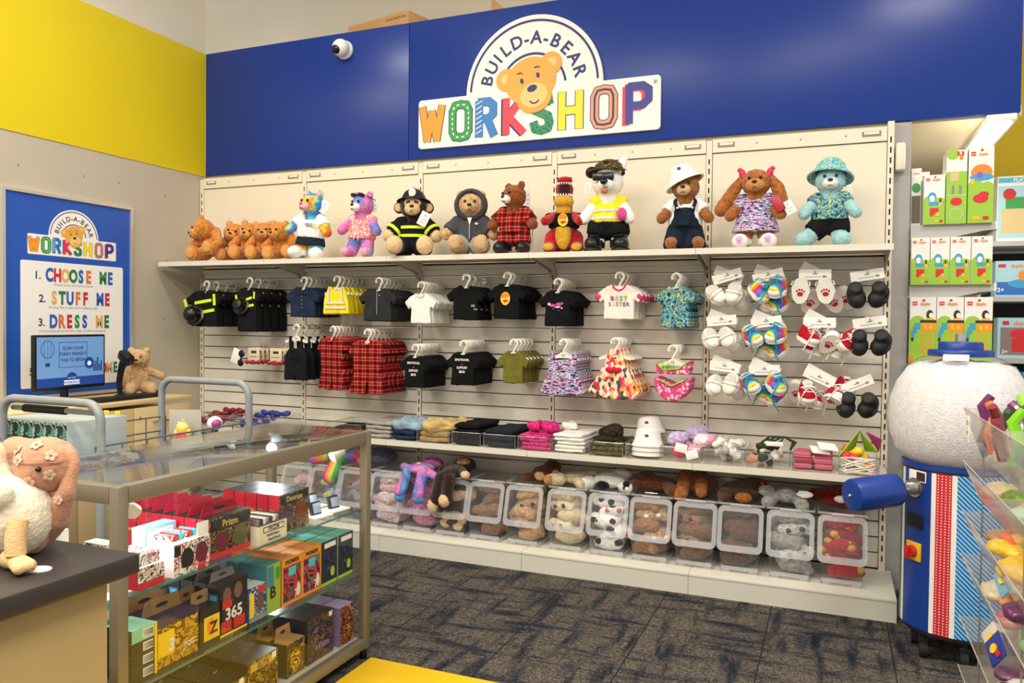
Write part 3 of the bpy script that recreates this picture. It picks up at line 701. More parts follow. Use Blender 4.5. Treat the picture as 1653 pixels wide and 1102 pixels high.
# --- hoodie bear
sand = fur('sand_plush', '#c9a273'); sand2 = fur('sand_pad_plush', '#cbab80', .1); char = cloth('charcoal_fleece', '#47474a', .1)
t, S, H = plush('teddy_bear', 'sandy teddy bear in charcoal hooded jacket, seated with soles showing', 'teddy bear', (2.28, -.26, SHZ), .34, 1.1, 'sit', sand, sand, 'bear', sand2, sand2)
shirt(t, S, char, .045, .8, 'hooded_jacket', .013); pants(t, S, cloth('grey_marl', '#9a9790', .15), .55)
MB().lathe([(.066, 0), (.085, .008), (.09, .03), (.08, .06), (.0, .088)], 28, c=H(0, -.035, 0), rot=(R_(-90), 0, 0)).lathe([(.062, -.004), (.07, -.014), (.082, -.006), (.086, .012), (.066, .012)], 28, c=H(0, -.035, 0), rot=(R_(-90), 0, 0)).build('hood', char, t)
MB().prism([(-.012, .16), (.012, .16), (0, .12)], .002, (0, -.082, .03), (1, 0, 0), (0, 0, 1)).build('undershirt', whitecl, t)
MB().tube([(0, -.084, .15), (0, -.089, .08)], .0022).build('zip', STEEL, t); MB().disc(.035, .16, .008, .005, .002, (0, -.073, 0), (1, 0, 0), (0, 0, 1)).build('chest_logo', WHITE, t)
# --- tartan pyjama bear
TART = bands('red_tartan', '#b01320', [(0, .33, '#140a0d', .66), (.47, .495, '#d8b84a', .6), (.62, .67, '#0e161e', .85), (.83, .85, '#e6dcd0', .55)], 20)
chest = fur('chestnut_plush', '#8a4a1c')
t, S, H = plush('teddy_bear', 'chestnut teddy bear in red tartan pyjamas and black boots, looking left', 'teddy bear', (2.558, -.27, SHZ), .1, 1.04, 'stand', chest, fur('white_plush', '#f8f5ee'), 'bear', None, None, headrot=-.55, mz=(.03, .03, .024))
shirt(t, S, TART, .05, .72, 'pyjama_top', .013); pants(t, S, TART, .75, 'pyjama_trousers', .012); boots(t, S, M('black_boot_vinyl', '#0e0e10', .35), 'boot', .03)
swing_tag(t, (.075, .0, .30), .03, .09, .9, .05); MB().tube([(.095, .02, .02), (.095, .03, .26)], .003).build('stand_rod', M('rod_white', '#cfcac0', .4), t)
# --- red dinosaur
red = fur('red_plush', '#b3101c', .22); gold = fur('gold_plush', '#d9a62c', .15); mouthm = fur('maroon_plush', '#3f0e0c', .15)
t = thing('toy_dinosaur', 'red plush dinosaur with open toothy mouth in black tee', 'plush toy', (2.855, -.27, SHZ), .25, 1.06)
mb = MB(); mb.ell((0, 0, .11), (.072, .065, .095)); mb.cap((0, 0, .16), (0, 0, .30), .045, .046); mb.ell((0, -.005, .345), (.05, .046, .058)); mb.ell((.004, -.05, .392), (.044, .03, .022))
for s in (-1, 1):
    mb.cap((s*.06, 0, .08), (s*.075, -.03, .03), .048, .036); mb.ell((s*.078, -.05, .028), (.036, .055, .028)); mb.cap((s*.055, -.02, .20), (s*.095, -.10, .165), .026, .026)
mb.cap((0, .05, .05), (-.10, .07, .025), .045, .02)
link('body', blobmesh(mb, 'body', red, .0055, 2, .5, .003, 150), t)
mb = MB(); mb.ell((0, -.04, .278), (.057, .05, .038)); mb.ell((0, -.025, .235), (.042, .042, .045)); link('lower_jaw', blobmesh(mb, 'lower_jaw', gold, .005, 2, .5, .002, 150), t)
MB().ell((.002, -.046, .345), (.036, .022, .046)).build('mouth_lining', mouthm, t)
MB().ell((0, -.052, .10), (.045, .03, .085)).build('belly', gold, t)
mb = MB()
for k in range(9):
    a = R_(190+160*k/8); mb.cyl((.003+.038*math.cos(a), -.05+.024*math.sin(a), .378), (.003+.037*math.cos(a), -.052+.024*math.sin(a), .366), .0045, .001, 6)
    mb.cyl((.044*math.cos(a), -.05+.03*math.sin(a), .306), (.042*math.cos(a), -.05+.029*math.sin(a), .319), .0045, .001, 6)
mb.build('teeth', WHITE, t)
for s in (-1, 1):
    MB().ell((s*.036, -.04, .405), .007, u=10, w=6).build('eye', EYE, t); MB().ell((s*.078, -.1, .026), (.03, .012, .02)).build('sole_pad', gold, t)
mb = MB(); mb.lathe([(0, .135), (.083, .135), (.088, .15), (.084, .185), (.062, .215), (0, .22)], 24, sy=.95)
for s in (-1, 1): mb.cap((s*.055, -.01, .19), (s*.078, -.035, .185), .034, .034)
link('tee_shirt', blobmesh(mb, 'tee_shirt', blackcl, .006, 2), t)
FLAME = [M('emblem_orange', '#ef7d22', .6), M('emblem_yellow', '#f6cf3b', .6), M('emblem_red', '#b8231a', .6)]
def flame_badge(mb, a, b, s, O, X, Y):
    mb.disc(a, b, s, s*1.25, .0012, O, X, Y, 1, 24); mb.prism([(a+s*x, b+s*y) for x, y in ((-.9, .5), (-.4, 1.05), (.3, 1.1), (.85, .6), (.5, .1), (.2, .35), (-.3, -.1), (-.1, .3), (-.7, .1))], .0022, O, X, Y, 0)
    mb.prism([(a+s*x, b+s*y) for x, y in ((-.6, -.35), (.3, -.15), (.75, -.5), (.2, -.6), (-.1, -.85))], .0022, O, X, Y, 2)
mb = MB(); flame_badge(mb, .0, .172, .028, (0, -.088, 0), (1, 0, 0), (0, 0, 1)); mb.build('chest_emblem', FLAME, t, smooth=False)
# --- white dog
snow = fur('snow_plush', '#fbf9f4', .02)
t, S, H = plush('toy_dog', 'tall white plush dog with one black ear, camouflage cap, black mask and yellow safety vest', 'plush toy', (3.112, -.28, SHZ), .15, 1.16, 'stand', snow, snow, 'none', None, None, mz=(.04, .036, .03), eyes=False, sk=dict(hr=(.075, .068, .068), head=(-.005, -.015, .318), foot=[(-.055, -.015, .035), (.05, -.015, .035)], hand=[(-.11, -.03, .15), (.10, -.04, .15)]))
MB().ell(H(-.075, .0, .05), (.03, .016, .028)).build('black_ear', fur('black_plush', '#0e0d0d', .2), t); MB().ell(H(.065, .0, .082), (.022, .014, .042), rot=(0, R_(22), 0)).build('white_ear', snow, t)
MB().rbox(H(-.012, -.072, .016), (.098, .02, .036), .008).build('mask_glasses', M('mask_black', '#0a0a0b', .2), t)
MB().ell(H(-.006, -.104, -.012), (.016, .012, .013)).build('big_nose', M('mask_black', '#0a0a0b', .2), t); MB().ell(H(-.003, -.092, -.052), (.016, .01, .014)).build('tongue', M('tongue_brown', '#b06a52', .6), t)
CAMO = pattern('camouflage', ['#2b2419', '#5a4a2c', '#3a3a22', '#7a6238', '#1c1812'], 38, rough=.9)
MB().lathe([(0, .06), (.04, .052), (.068, .03), (.074, .0), (.066, -.002)], 28, c=H(.005, .012, .048), rot=(R_(-10), 0, 0)).lathe([(.07, .0), (.098, -.004), (.098, .001), (.07, .006)], 20, c=H(0, .005, .052), a0=R_(205), a1=R_(335)).build('cap', CAMO, t)
VEST = M('safety_yellow', '#f2dc12', .6, bump=.2, bscale=90)
shirt(t, S, VEST, .07, .06, 'vest', .012); pants(t, S, blackcl, .45, 'shorts', .02)
mb = MB()
for z, r0 in ((.15, .087), (.185, .083)): mb.lathe([(r0, -.006), (r0+.002, -.006), (r0+.002, .006), (r0, .006)], 24, c=(0, 0, z), a0=R_(195), a1=R_(345), sy=.84)
mb.build('reflective_band', silv, t)
boots(t, S, M('black_boot_vinyl', '#0e0e10', .35), 'boot', .045, M('boot_sole', '#1b1b1c', .6))
mb = MB()
for i in (0, 1):
    f = Vector(S['foot'][i])
    for k in range(4): mb.tube([f+Vector((-.02, -.045+k*.004, .02+k*.013)), f+Vector((.02, -.045+k*.004, .026+k*.013))], .002, 6)
mb.build('bootlace', M('lace_black', '#2b2b2d', .6), t)
MB().ell((.068, -.07, .165), (.022, .02, .03)).build('pink_toy_clip', fur('hot_pink_plush', '#d84a98', .2), t); swing_tag(t, (-.10, .0, .30), .03, .05, -.3, .2)
# --- bear in white hat and overalls
cocoa = fur('cocoa_plush', '#9a5f2e'); DENIM = cloth('dark_denim', '#17212f', .35)
t, S, H = plush('teddy_bear', 'brown teddy bear in white bucket hat and dark denim overalls', 'teddy bear', (3.523, -.28, SHZ), .15, 1.03, 'stand', cocoa, fur('beige_plush', '#d6b48c', .1), 'bear', None, None, headrot=-.15, mz=(.036, .026, .028))
shirt(t, S, whitecl, .05, .55); 
mb = MB(); c, r = S['torso']; mb.ell((0, 0, .125), (.084, .072, .06)); mb.cyl((0, 0, .11), (0, 0, .205), .085, .07, 20)
for i in (0, 1): mb.cyl(Vector(S['hip'][i]), Vector(S['foot'][i])+Vector((0, -.01, -.03)), .05, .058, 16)
garm(t, 'overalls', mb, DENIM)
for s in (-1, 1): MB().tube([(s*.038, -.07, .195), (s*.05, -.055, .235), (s*.045, 0, .255)], .009, 8, flat=1).build('strap', DENIM, t)
for s in (-1, 1): MB().ell((s*.036, -.080, .20), (.007, .004, .007), u=10, w=6).build('button', STEEL, t)
HATW = cloth('white_cotton_hat', '#f0eee8', .03)
ht = MB().lathe([(0, .075), (.04, .072), (.058, .06), (.068, .02), (.072, .012), (.102, -.022), (.1, -.026), (.066, .006)], 30).build('bucket_hat', HATW, t, H(-.014, .006, .042), rot=(R_(-4), R_(-24), 0))
MB().ell((-.0, -.064, .045), (.01, .004, .008), u=10, w=6).build('hat_emblem', M('hat_navy', '#3a4a6a', .6), ht); swing_tag(t, (.075, -.0, .265), .03, .05, .6, -.4)
# --- rabbit in sequin dress
carm = fur('caramel_plush', '#a8642a'); SEQ = pattern('sequin_mix', ['#16285c', '#2b7fb4', '#f4f0f2', '#1d3f8a', '#e45a92', '#ffffff', '#2a8ab4', '#5a3a8a', '#c63b6c', '#16285c'], 30, (1, 1, 3), rough=.3, lo=.33, hi=.67)
t, S, H = plush('toy_rabbit', 'caramel plush rabbit with long drooping ears and multicoloured sequin dress', 'plush toy', (3.875, -.27, SHZ), 0, 1.05, 'stand', carm, fur('caramel_light_plush', '#c98a4a', .12), 'none', None, None, mz=(.046, .03, .03))
for s in (-1, 1):
    mb = MB(); mb.cap(H(s*.058, .0, .03), H(s*.10, -.005, -.03), .018, .03); mb.cap(H(s*.10, -.005, -.03), H(s*(.16 if s < 0 else .125), -.015, -.125), .03, .034)
    link('ear', blobmesh(mb, 'ear', carm, .0055, 2, .5, .003, 150), t)
    MB().ell(H(s*.064, -.012, .046), (.016, .012, .02)).ell(H(s*.074, -.014, .062), (.013, .008, .011)).ell(H(s*.055, -.02, .03), (.013, .008, .012)).build('hair_bow', M('bow_red', '#d02a4e', .5), t)
skirt(t, S, SEQ, .075, .245, 1.62, .8, 'dress', True); boots(t, S, cloth('white_canvas', '#f3f1ec', .03), 'shoe', .01)
def paw_print(mb, a, b, s, O, X, Y, mat=0):
    mb.disc(a, b-.2*s, .55*s, .42*s, .0012, O, X, Y, mat, 16)
    for dx, dy in ((-.62, .35), (-.22, .62), (.22, .62), (.62, .35)): mb.disc(a+dx*s, b+dy*s, .17*s, .22*s, .0012, O, X, Y, mat, 10)
mb = MB()
for i in (0, 1):
    f = Vector(S['foot'][i])+Vector(S['fdir'][i]); paw_print(mb, f.x, f.z, .022, (0, f.y-.0575, 0), (1, 0, 0), (0, 0, 1))
mb.build('sole_print', M('print_lilac', '#cf7fd0', .6), t, smooth=False)
MB().rbox((.105, -.07, .2), (.045, .016, .08), .006, rot=(0, R_(-28), 0)).build('toy_phone', M('phone_red', '#b02338', .4), t); swing_tag(t, (.155, -.07, .18), .045, .065, .1, -.5)
# --- mint bear
mint = fur('mint_plush', '#9fcfd2', .12); TROP = pattern('tropical_print', ['#123a52', '#1d6fa0', '#2f95b8', '#c8c864', '#1a5c86', '#63b4c8', '#14405a'], 42, rough=.85)
AQ = pattern('aqua_splash_print', ['#7fc9d0', '#3f93b4', '#bfe0dc', '#8fb85a', '#4fb0c4'], 60, rough=.9)
t, S, H = plush('teddy_bear', 'mint teddy bear in aqua bucket hat, tropical shirt and black shorts, rightmost on the shelf', 'teddy bear', (4.222, -.26, SHZ), 0, 1.02, 'stand', mint, fur('white_plush', '#f8f5ee'), 'none', None, None, sk=dict(foot=[(-.10, -.03, .038), (.045, -.03, .035)], fr=(.04, .05, .036)), nose=M('navy_nose', '#1d2a3c', .3))
shirt(t, S, TROP, .065, .35); pants(t, S, blackcl, .62, 'shorts', .012)
MB().lathe([(0, .075), (.045, .07), (.066, .045), (.074, .02), (.108, -.018), (.105, -.024), (.07, .008)], 30).build('bucket_hat', AQ, t, H(0, .018, .034), rot=(R_(-16), R_(4), 0)); swing_tag(t, (.085, .0, .27), .03, .045, .8, -.3)
# ================================================================ hooks, hangers and doll clothes
def hook_arm(x, z, label, L=.30, rise=.012):
    t = thing('display_hook', label, 'hook', (x, 0, z), 0, 'slatwall display hooks')
    MB().rbox((0, -.030, .0), (.03, .006, .05), .002).build('backplate', STEEL, t)
    MB().tube([(0, -.033, 0), (0, -L*.6, 0), (0, -L, rise*.3), (0, -L-.014, rise)], .0032, 8).build('rod', STEEL, t)
    return t
def hanger_mesh():
    mb = MB(); r = .022
    pts = [(-.019+0*.0, 0, -.034)] ; pts = []
    for i in range(15):
        a = R_(205-255*i/14); pts.append((r*math.cos(a), 0, -r+.0045+r*math.sin(a)))
    pts += [(.006, 0, -.050), (0, 0, -.06), (0, 0, -.075)]
    mb.tube(pts, [.0072]*15+[.0062, .007, .008], 8, flat=1)
    mb.prism([(-.092, -.108), (-.088, -.098), (-.03, -.078), (-.012, -.066), (.012, -.066), (.03, -.078), (.088, -.098), (.092, -.108), (.082, -.112), (.03, -.098), (-.03, -.098), (-.082, -.112)], .008, (0, .004, 0), (1, 0, 0), (0, 0, 1))
    return mb.mesh('hanger', WHITE)
HANG = hanger_mesh(); HANG.materials[0] = M('hanger_ivory', '#e6e2d6', .4)
SIZE_PRINT = MB().disc(0, -.083, .012, .009, .0008, (0, -.0042, 0), (1, 0, 0), (0, 0, 1)).mesh('size_mark', M('pale_grey_ink', '#b9b6ae', .6), False)
def G(kind, mat, w=.19, h=.17, name=None, th=.034, sl=.045, drop=0, vox=.0055, hem=1., fold=.005):
    """flat hanging garment, neck at z = 0, hanging down; kinds by outline"""
    mb = MB(); hw = w/2
    def slab(poly, t=th): mb.prism(poly, t, (0, t/2, 0), (1, 0, 0), (0, 0, 1))
    if kind in ('tee', 'jacket', 'sleeveless'):
        b = hw-sl*.75 if kind != 'sleeveless' else hw*.9
        if kind == 'sleeveless': slab([(-.035, 0), (-.055, -.005), (-b*.86, -h*.3), (-b, -h*.6), (-b*1.04*hem, -h), (b*1.04*hem, -h), (b, -h*.6), (b*.86, -h*.3), (.055, -.005), (.035, 0), (.02, -.028), (-.02, -.028)])
        else: slab([(-.03, 0), (-b*.8, -.012), (-hw, -.058), (-hw+sl*.45, -.10), (-b*.92, -.07), (-b*hem, -h), (b*hem, -h), (b*.92, -.07), (hw-sl*.45, -.10), (hw, -.058), (b*.8, -.012), (.03, 0), (.016, -.018), (-.016, -.018)])
    if kind == 'pyjama':
        slab([(-.03, 0), (-hw*.75, -.015), (-hw, -.08), (-hw*.72, -.10), (-hw*.7, -h*.58), (hw*.7, -h*.58), (hw*.72, -.10), (hw, -.08), (hw*.75, -.015), (.03, 0), (.012, -.03), (-.012, -.03)])
        slab([(-hw*.62, -h*.5), (-hw*.92, -h), (-hw*.12, -h*1.02), (0, -h*.72), (hw*.12, -h*1.02), (hw*.92, -h), (hw*.62, -h*.5)], th*.9)
    if kind == 'overalls':
        slab([(-hw*.55, -h*.28), (-hw*.95, -h*.45), (-hw, -h), (-hw*.08, -h), (0, -h*.7), (hw*.08, -h), (hw, -h), (hw*.95, -h*.45), (hw*.55, -h*.28)])
        for s in (-1, 1): slab([(s*hw*.62, 0), (s*hw*.42, 0), (s*hw*.3, -h*.35), (s*hw*.55, -h*.35)], th*.6)
    if kind == 'dress':
        slab([(-hw*.62, .005), (-hw*.45, .005), (-hw*.34, -.045), (hw*.34, -.045), (hw*.45, .005), (hw*.62, .005), (hw*.6, -h*.4), (hw, -h*.93), (hw*.6, -h), (-hw*.6, -h), (-hw, -h*.93), (-hw*.6, -h*.4)])
    if kind == 'halter':
        slab([(-.026, .01), (-.012, .01), (-.008, -.05), (.008, -.05), (.012, .01), (.026, .01), (hw*.5, -h*.42), (-hw*.5, -h*.42)], th*.7)
        slab([(-hw*.5, -h*.38), (-hw, -h*.85), (-hw*.7, -h), (hw*.7, -h), (hw, -h*.85), (hw*.5, -h*.38)], th*1.3)
    nm = name or 'garment'
    return blobmesh(mb, nm, mat, vox, 4, .5, fold=(fold, 45, 45, 14))
def front(mb, depth=.019): return mb
OX = ((1, 0, 0), (0, 0, 1))
GARM_GROUP = 0
def rail(x, z, n, cat, look, gname, me, pitch=.034, details=None, label_hook=None, wid=None, tilt=0., gz=-.058, y0=-.285, jit=.006, hang=True, back=-.05):
    """one hook: n hangers, each with a garment; look = words for the garment"""
    hook_arm(x, z, 'chrome display hook that carries the %ss' % look)
    pitch = min(pitch, (back-y0)/max(1, n-1)*-1 if n > 1 else pitch) if False else ((back-y0)/(n-1) if n > 1 else 0)
    gp = '%ss on one hook' % look; hp = 'hangers of the %ss' % look
    for i in range(n):
        y = y0+pitch*i; dx = rng.uniform(-jit, jit); rz = rng.uniform(-.08, .08)+tilt
        if hang:
            h = link('clothes_hanger', HANG, None, (x+dx*.5, y, z+.0175), rz); tag(h, 'white hanger of the %s, %s' % (look, nth(i, n)), 'hanger', hp)
            pm = link('size_mark', SIZE_PRINT, h)
        g = link(gname, me, None, (x+dx*.5, y, z+.0175+gz), rz); tag(g, '%s, %s of its hook' % (look, nth(i, n)), cat, gp)
        if n == 1: g['label'] = look; 
        if details:
            for nm, dm in (details if i == 0 else [d for d in details if d[0] not in ('neck_band_only',)]): link(nm, dm, g)
navy_denim = cloth('navy_denim', '#1e2c44', .3); charcl = cloth('charcoal_cotton', '#2b2c2e', .15); blk = cloth('black_cotton', '#0e0e10', .2); olive = cloth('olive_cotton', '#6d6a2a', .15); whit = cloth('white_cotton', '#eeece6', .03)
def collar_mesh(w, d, z, r, mat, nm='neckline', y=-.02):
    pts = [(w*math.cos(a), y+.004*abs(math.cos(a)), z-d+d*(1-math.sin(-a))-d) for a in [math.pi+math.pi*i/10 for i in range(11)]]
    pts = [(w*math.cos(math.pi+math.pi*i/10), y, z+d*math.sin(math.pi+math.pi*i/10)) for i in range(11)]
    return MB().tube(pts, r, 6).mesh(nm, mat)
def bandmesh(items, nm, mat, y=-.0215):
    mb = MB()
    for (x0, z0, x1, z1, w) in items:
        L = math.hypot(x1-x0, z1-z0); nx, nz = -(z1-z0)/L*w/2, (x1-x0)/L*w/2
        mb.prism([(x0+nx, z0+nz), (x1+nx, z1+nz), (x1-nx, z1-nz), (x0-nx, z0-nz)], .004, (0, y, 0), *OX)
    return mb.mesh(nm, mat, False)
# --- upper row
coat = G('jacket', fire, .32, .24, 'firefighter_coat', .07, .06)
cb = bandmesh([(-.07, -.085, .075, -.065, .02), (.0, -.145, .10, -.13, .02)], 'reflective_band', hiv, -.036)
cs = [('sleeve_band', bandmesh([q], 'sleeve_band', hiv, -.039)) for q in ((-.158, -.06, -.14, -.11, .02), (.10, -.025, .105, -.10, .02))]
helm = MB().lathe([(0, .05), (.03, .046), (.045, .03), (.052, 0), (.068, -.004), (.066, -.008), (.0, -.008)], 24, c=(-.05, -.062, -.17), rot=(R_(75), 0, R_(10))).ell((-.05, -.085, -.16), .055).mesh('toy_helmet', M('helmet_black', '#0d0d0f', .25))
rail(.335, 1.585, 4, 'doll coat', 'black firefighter coat left with yellow bands', 'firefighter_coat', coat, details=[('reflective_band', cb), ('toy_helmet', helm)]+cs, y0=-.30)
coat2 = G('jacket', fire, .22, .29, 'firefighter_suit', .065, .04)
cb2 = bandmesh([(.005, -.08, .05, -.068, .016), (.01, -.125, .065, -.115, .016), (.07, -.03, .068, -.075, .012), (-.085, -.05, -.075, -.09, .014)], 'reflective_band', hiv, -.036)
helm2 = MB().lathe([(0, .05), (.03, .046), (.04, .03), (.046, 0), (.058, -.004), (.056, -.008), (.0, -.008)], 24, c=(-.03, -.055, -.12), rot=(R_(75), 0, R_(10))).mesh('toy_helmet', M('helmet_black', '#0d0d0f', .25))
rail(.69, 1.604, 4, 'doll coat', 'black firefighter suit right with helmet and bands', 'firefighter_suit', coat2, details=[('reflective_band', cb2), ('toy_helmet', helm2)], y0=-.295)
dj = G('jacket', navy_denim, .275, .19, 'denim_jacket', .045, .05)
djc = MB().prism([(-.04, .0), (0, -.045), (-.055, -.05), (-.06, -.012)], .006, (0, -.024, 0), *OX).prism([(.04, .0), (0, -.045), (.055, -.05), (.06, -.012)], .006, (0, -.024, 0), *OX).mesh('collar', navy_denim, False)
djb = MB()
for k in range(4): djb.disc(.004, -.06-.024*k, .004, .004, .003, (0, -.026, 0), *OX, n=10)
rail(1.118, 1.604, 6, 'doll jacket', 'dark blue denim jacket', 'denim_jacket', dj, details=[('collar', djc), ('button', djb.mesh('button', STEEL))])
yv = G('sleeveless', VEST, .20, .175, 'safety_vest', .04)
yvb = bandmesh([(-.07, -.105, .07, -.105, .012), (-.074, -.135, .074, -.135, .012), (-.045, -.01, -.05, -.10, .011), (.045, -.01, .05, -.10, .011)], 'reflective_band', silv, -.025)
rail(1.372, 1.607, 6, 'doll vest', 'yellow safety vest', 'safety_vest', yv, details=[('reflective_band', yvb)])
hd = G('jacket', charcl, .275, .20, 'hooded_jacket', .05, .05)
hdz = MB().tube([(0, -.028, -.02), (.002, -.03, -.16)], .0025, 6).disc(.02, -.045, .005, .006, .003, (0, -.029, 0), *OX, n=10).mesh('zip', STEEL)
rail(1.676, 1.593, 6, 'doll jacket', 'charcoal hooded jacket', 'hooded_jacket', hd, details=[('zip', hdz)])
wt = G('tee', whit, .21, .185, 'tee_shirt', .03, .05)
rail(1.972, 1.564, 9, 'doll shirt', 'plain white tee', 'tee_shirt', wt, details=[('neckline', collar_mesh(.03, .022, -.004, .003, whit))], y0=-.29)
bt = G('tee', blk, .25, .20, 'tee_shirt', .035, .055)
neck = collar_mesh(.026, .02, -.002, .003, blk)
bp_ = MB().text('OK', .018, .055, -.125, .001, (0, -.0215, 0), *OX).text('cute', .014, .07, -.142, .001, (0, -.0215, 0), *OX).mesh('chest_print', M('print_white', '#e8e6e2', .6), False)
rail(2.268, 1.605, 3, 'doll shirt', 'plain black tee', 'tee_shirt', bt, details=[('neckline', neck), ('hem_print', bp_)], back=-.12)
ft = MB(); flame_badge(ft, -.002, -.085, .03, (0, -.022, 0), *OX)
rail(2.526, 1.613, 7, 'doll shirt', 'black tee with round orange emblem', 'tee_shirt', bt, details=[('neckline', neck), ('chest_emblem', ft.mesh('chest_emblem', FLAME, False))])
gp_ = MB()
for a, b, rx, ry, c in ((-.025, -.085, .02, .008, 0), (.012, -.08, .016, .011, 0), (-.045, -.078, .008, .008, 1), (.03, -.075, .010, .008, 2), (.005, -.095, .018, .004, 1), (-.02, -.105, .006, .003, 2), (.03, -.10, .005, .005, 1), (.012, -.112, .004, .004, 2)): gp_.disc(a, b, rx, ry, .0014, (0, -.0215, 0), *OX, mat=c, n=14)
bt2 = G('tee', blk, .225, .20, 'tee_shirt', .035, .05)
rail(2.832, 1.575, 10, 'doll shirt', 'black tee with pink glitter print', 'tee_shirt', bt2, details=[('neckline', neck), ('chest_print', gp_.mesh('chest_print', [M('glitter_pink', '#c9458f', .4), M('glitter_pale', '#e6d3e4', .4), M('glitter_violet', '#6d4fa8', .4)], False))])
bs = G('tee', cloth('cream_jersey', '#efe6dc', .04), .26, .19, 'tee_shirt', .035, .06)
pk = cloth('hot_pink_jersey', '#d8457f', .1)
sis = MB()
for ln, b, cols in (('BEST', -.088, (0, 1, 2, 3)), ('SISTER', -.118, (4, 1, 2, 3, 0, 4))):
    for i, c in enumerate(ln): sis.text(c, .034 if b > -.1 else .029, (i-(len(ln)-1)/2)*(.024 if b > -.1 else .0195), b, .001, (0, -.0216, 0), *OX, mat=cols[i], bold=.03)
sism = sis.mesh('chest_lettering', [M('ink_plum', '#8a3f86', .6), M('ink_orange', '#e8a13a', .6), M('ink_teal', '#3f9a9a', .6), M('ink_olive', '#9aa83a', .6), M('ink_slate', '#5a6ab0', .6)], False)
slv = [('sleeve', MB().ell((s*.11, 0, -.068), (.026, .022, .024), rot=(0, R_(-s*40), 0)).mesh('sleeve', pk)) for s in (-1, 1)]
rail(3.182, 1.605, 4, 'doll shirt', 'cream BEST SISTER tee with pink trim', 'tee_shirt', bs, details=[('neckline', collar_mesh(.034, .034, .0, .005, pk)), ('chest_lettering', sism)]+slv)
ts = G('tee', TROP, .215, .14, 'tropical_shirt', .04, .055); tsh = blobmesh(MB().prism([(-.065, -.10), (-.078, -.215), (-.008, -.225), (0, -.19), (.008, -.225), (.078, -.215), (.065, -.10)], .036, (0, .018, 0), *OX), 'shorts', TROP, .0055, 4, fold=(.005, 45, 45, 14))
rail(3.486, 1.595, 5, 'doll outfit', 'blue tropical shirt and shorts set', 'tropical_set', ts, details=[('shorts', tsh)])
# --- lower row
blkden = cloth('black_denim', '#14171c', .3)
ov = G('overalls', blkden, .175, .28, 'overalls', .04)
rail(1.062, 1.300, 4, 'doll overalls', 'black denim overalls', 'overalls', ov, gz=-.07, details=[('pocket', bandmesh([(-.03, -.12, .03, -.12, .05)], 'pocket', blkden, -.0215))])
pj = G('pyjama', TART, .255, .33, 'pyjama_set', .045)
rail(1.34, 1.292, 7, 'doll pyjamas', 'red tartan pyjamas left', 'pyjama_set', pj, tilt=-.12, details=[('collar', collar_mesh(.03, .035, .0, .006, TART, 'collar', -.026))])
rail(1.604, 1.277, 6, 'doll pyjamas', 'red tartan pyjamas right', 'pyjama_set', pj, tilt=.1, y0=-.30, details=[('collar', collar_mesh(.03, .035, .0, .006, TART, 'collar', -.026))])
em = MB()
for ln, b in (('EMOTIONAL', -.052), ('SUPPORT', -.098), ('BEAR', -.122)): em.text(ln, .0185, 0, b, .001, (0, -.0216, 0), *OX, bold=.03, xs=.85)
em.rect(-.006, -.074, .006, -.070, .001, (0, -.0216, 0), *OX, mat=1).rect(-.002, -.078, .002, -.066, .001, (0, -.0216, 0), *OX, mat=1)
emm = em.mesh('chest_lettering', [M('print_white', '#e8e6e2', .6), M('print_red', '#c8262e', .6)], False)
et = G('tee', blk, .215, .195, 'tee_shirt', .036, .045)
rail(1.934, 1.190, 9, 'doll shirt', 'black EMOTIONAL SUPPORT BEAR tee, left hook', 'tee_shirt', et, details=[('neckline', neck), ('chest_lettering', emm)])
rail(2.252, 1.218, 9, 'doll shirt', 'black EMOTIONAL SUPPORT BEAR tee, right hook', 'tee_shirt', et, details=[('neckline', neck), ('chest_lettering', emm)], tilt=.06)
ol = G('tee', olive, .20, .185, 'tee_shirt', .035, .05)
rail(2.568, 1.232, 5, 'doll shirt', 'olive green tee', 'tee_shirt', ol, details=[('neckline', collar_mesh(.03, .018, -.002, .003, olive))])
sq = G('dress', SEQ, .265, .24, 'sequin_dress', .04)
rail(2.864, 1.238, 6, 'doll dress', 'multicoloured sequin dress', 'sequin_dress', sq, gz=-.065)
FLOR = pattern('floral_print', ['#f0d8c0', '#e8638a', '#f6e3c8', '#f2b24a', '#3a5a4a', '#f4dcc8', '#d8354f'], 60, (1, 1, .7), 'voronoi', bump=.3)
fd = G('halter', FLOR, .285, .26, 'floral_dress', .04, fold=.009); redb = cloth('red_bow_cloth', '#cf1f3a', .1)
bow = MB().ell((-.022, -.034, -.105), (.024, .01, .015), rot=(0, .25, 0)).ell((.022, -.034, -.105), (.024, .01, .015), rot=(0, -.25, 0)).ell((0, -.036, -.105), (.009, .01, .011)).mesh('waist_bow', redb)
rail(3.162, 1.250, 6, 'doll dress', 'floral halter dress with red bow', 'floral_dress', fd, gz=-.06, details=[('waist_bow', bow)])
PINKD = dots('pink_dot_print', '#d63c7c', '#f2c6d8', 55, .42); lime = M('lime_trim', '#8fd02a', .6)
bkt = blobmesh(MB().prism([(-.09, -.02), (-.045, -.062), (.03, -.055), (.09, -.01), (.085, -.085), (-.085, -.085)], .036, (0, .018, 0), *OX), 'bikini_top', PINKD, .0055, 4, fold=(.004, 45, 45, 14))
bkb = blobmesh(MB().prism([(-.098, -.10), (-.05, -.115), (0, -.14), (.05, -.115), (.098, -.10), (.085, -.17), (.03, -.225), (-.03, -.225), (-.085, -.17)], .05, (0, .025, 0), *OX), 'bikini_bottom', PINKD, .0055, 4, fold=(.006, 45, 45, 14))
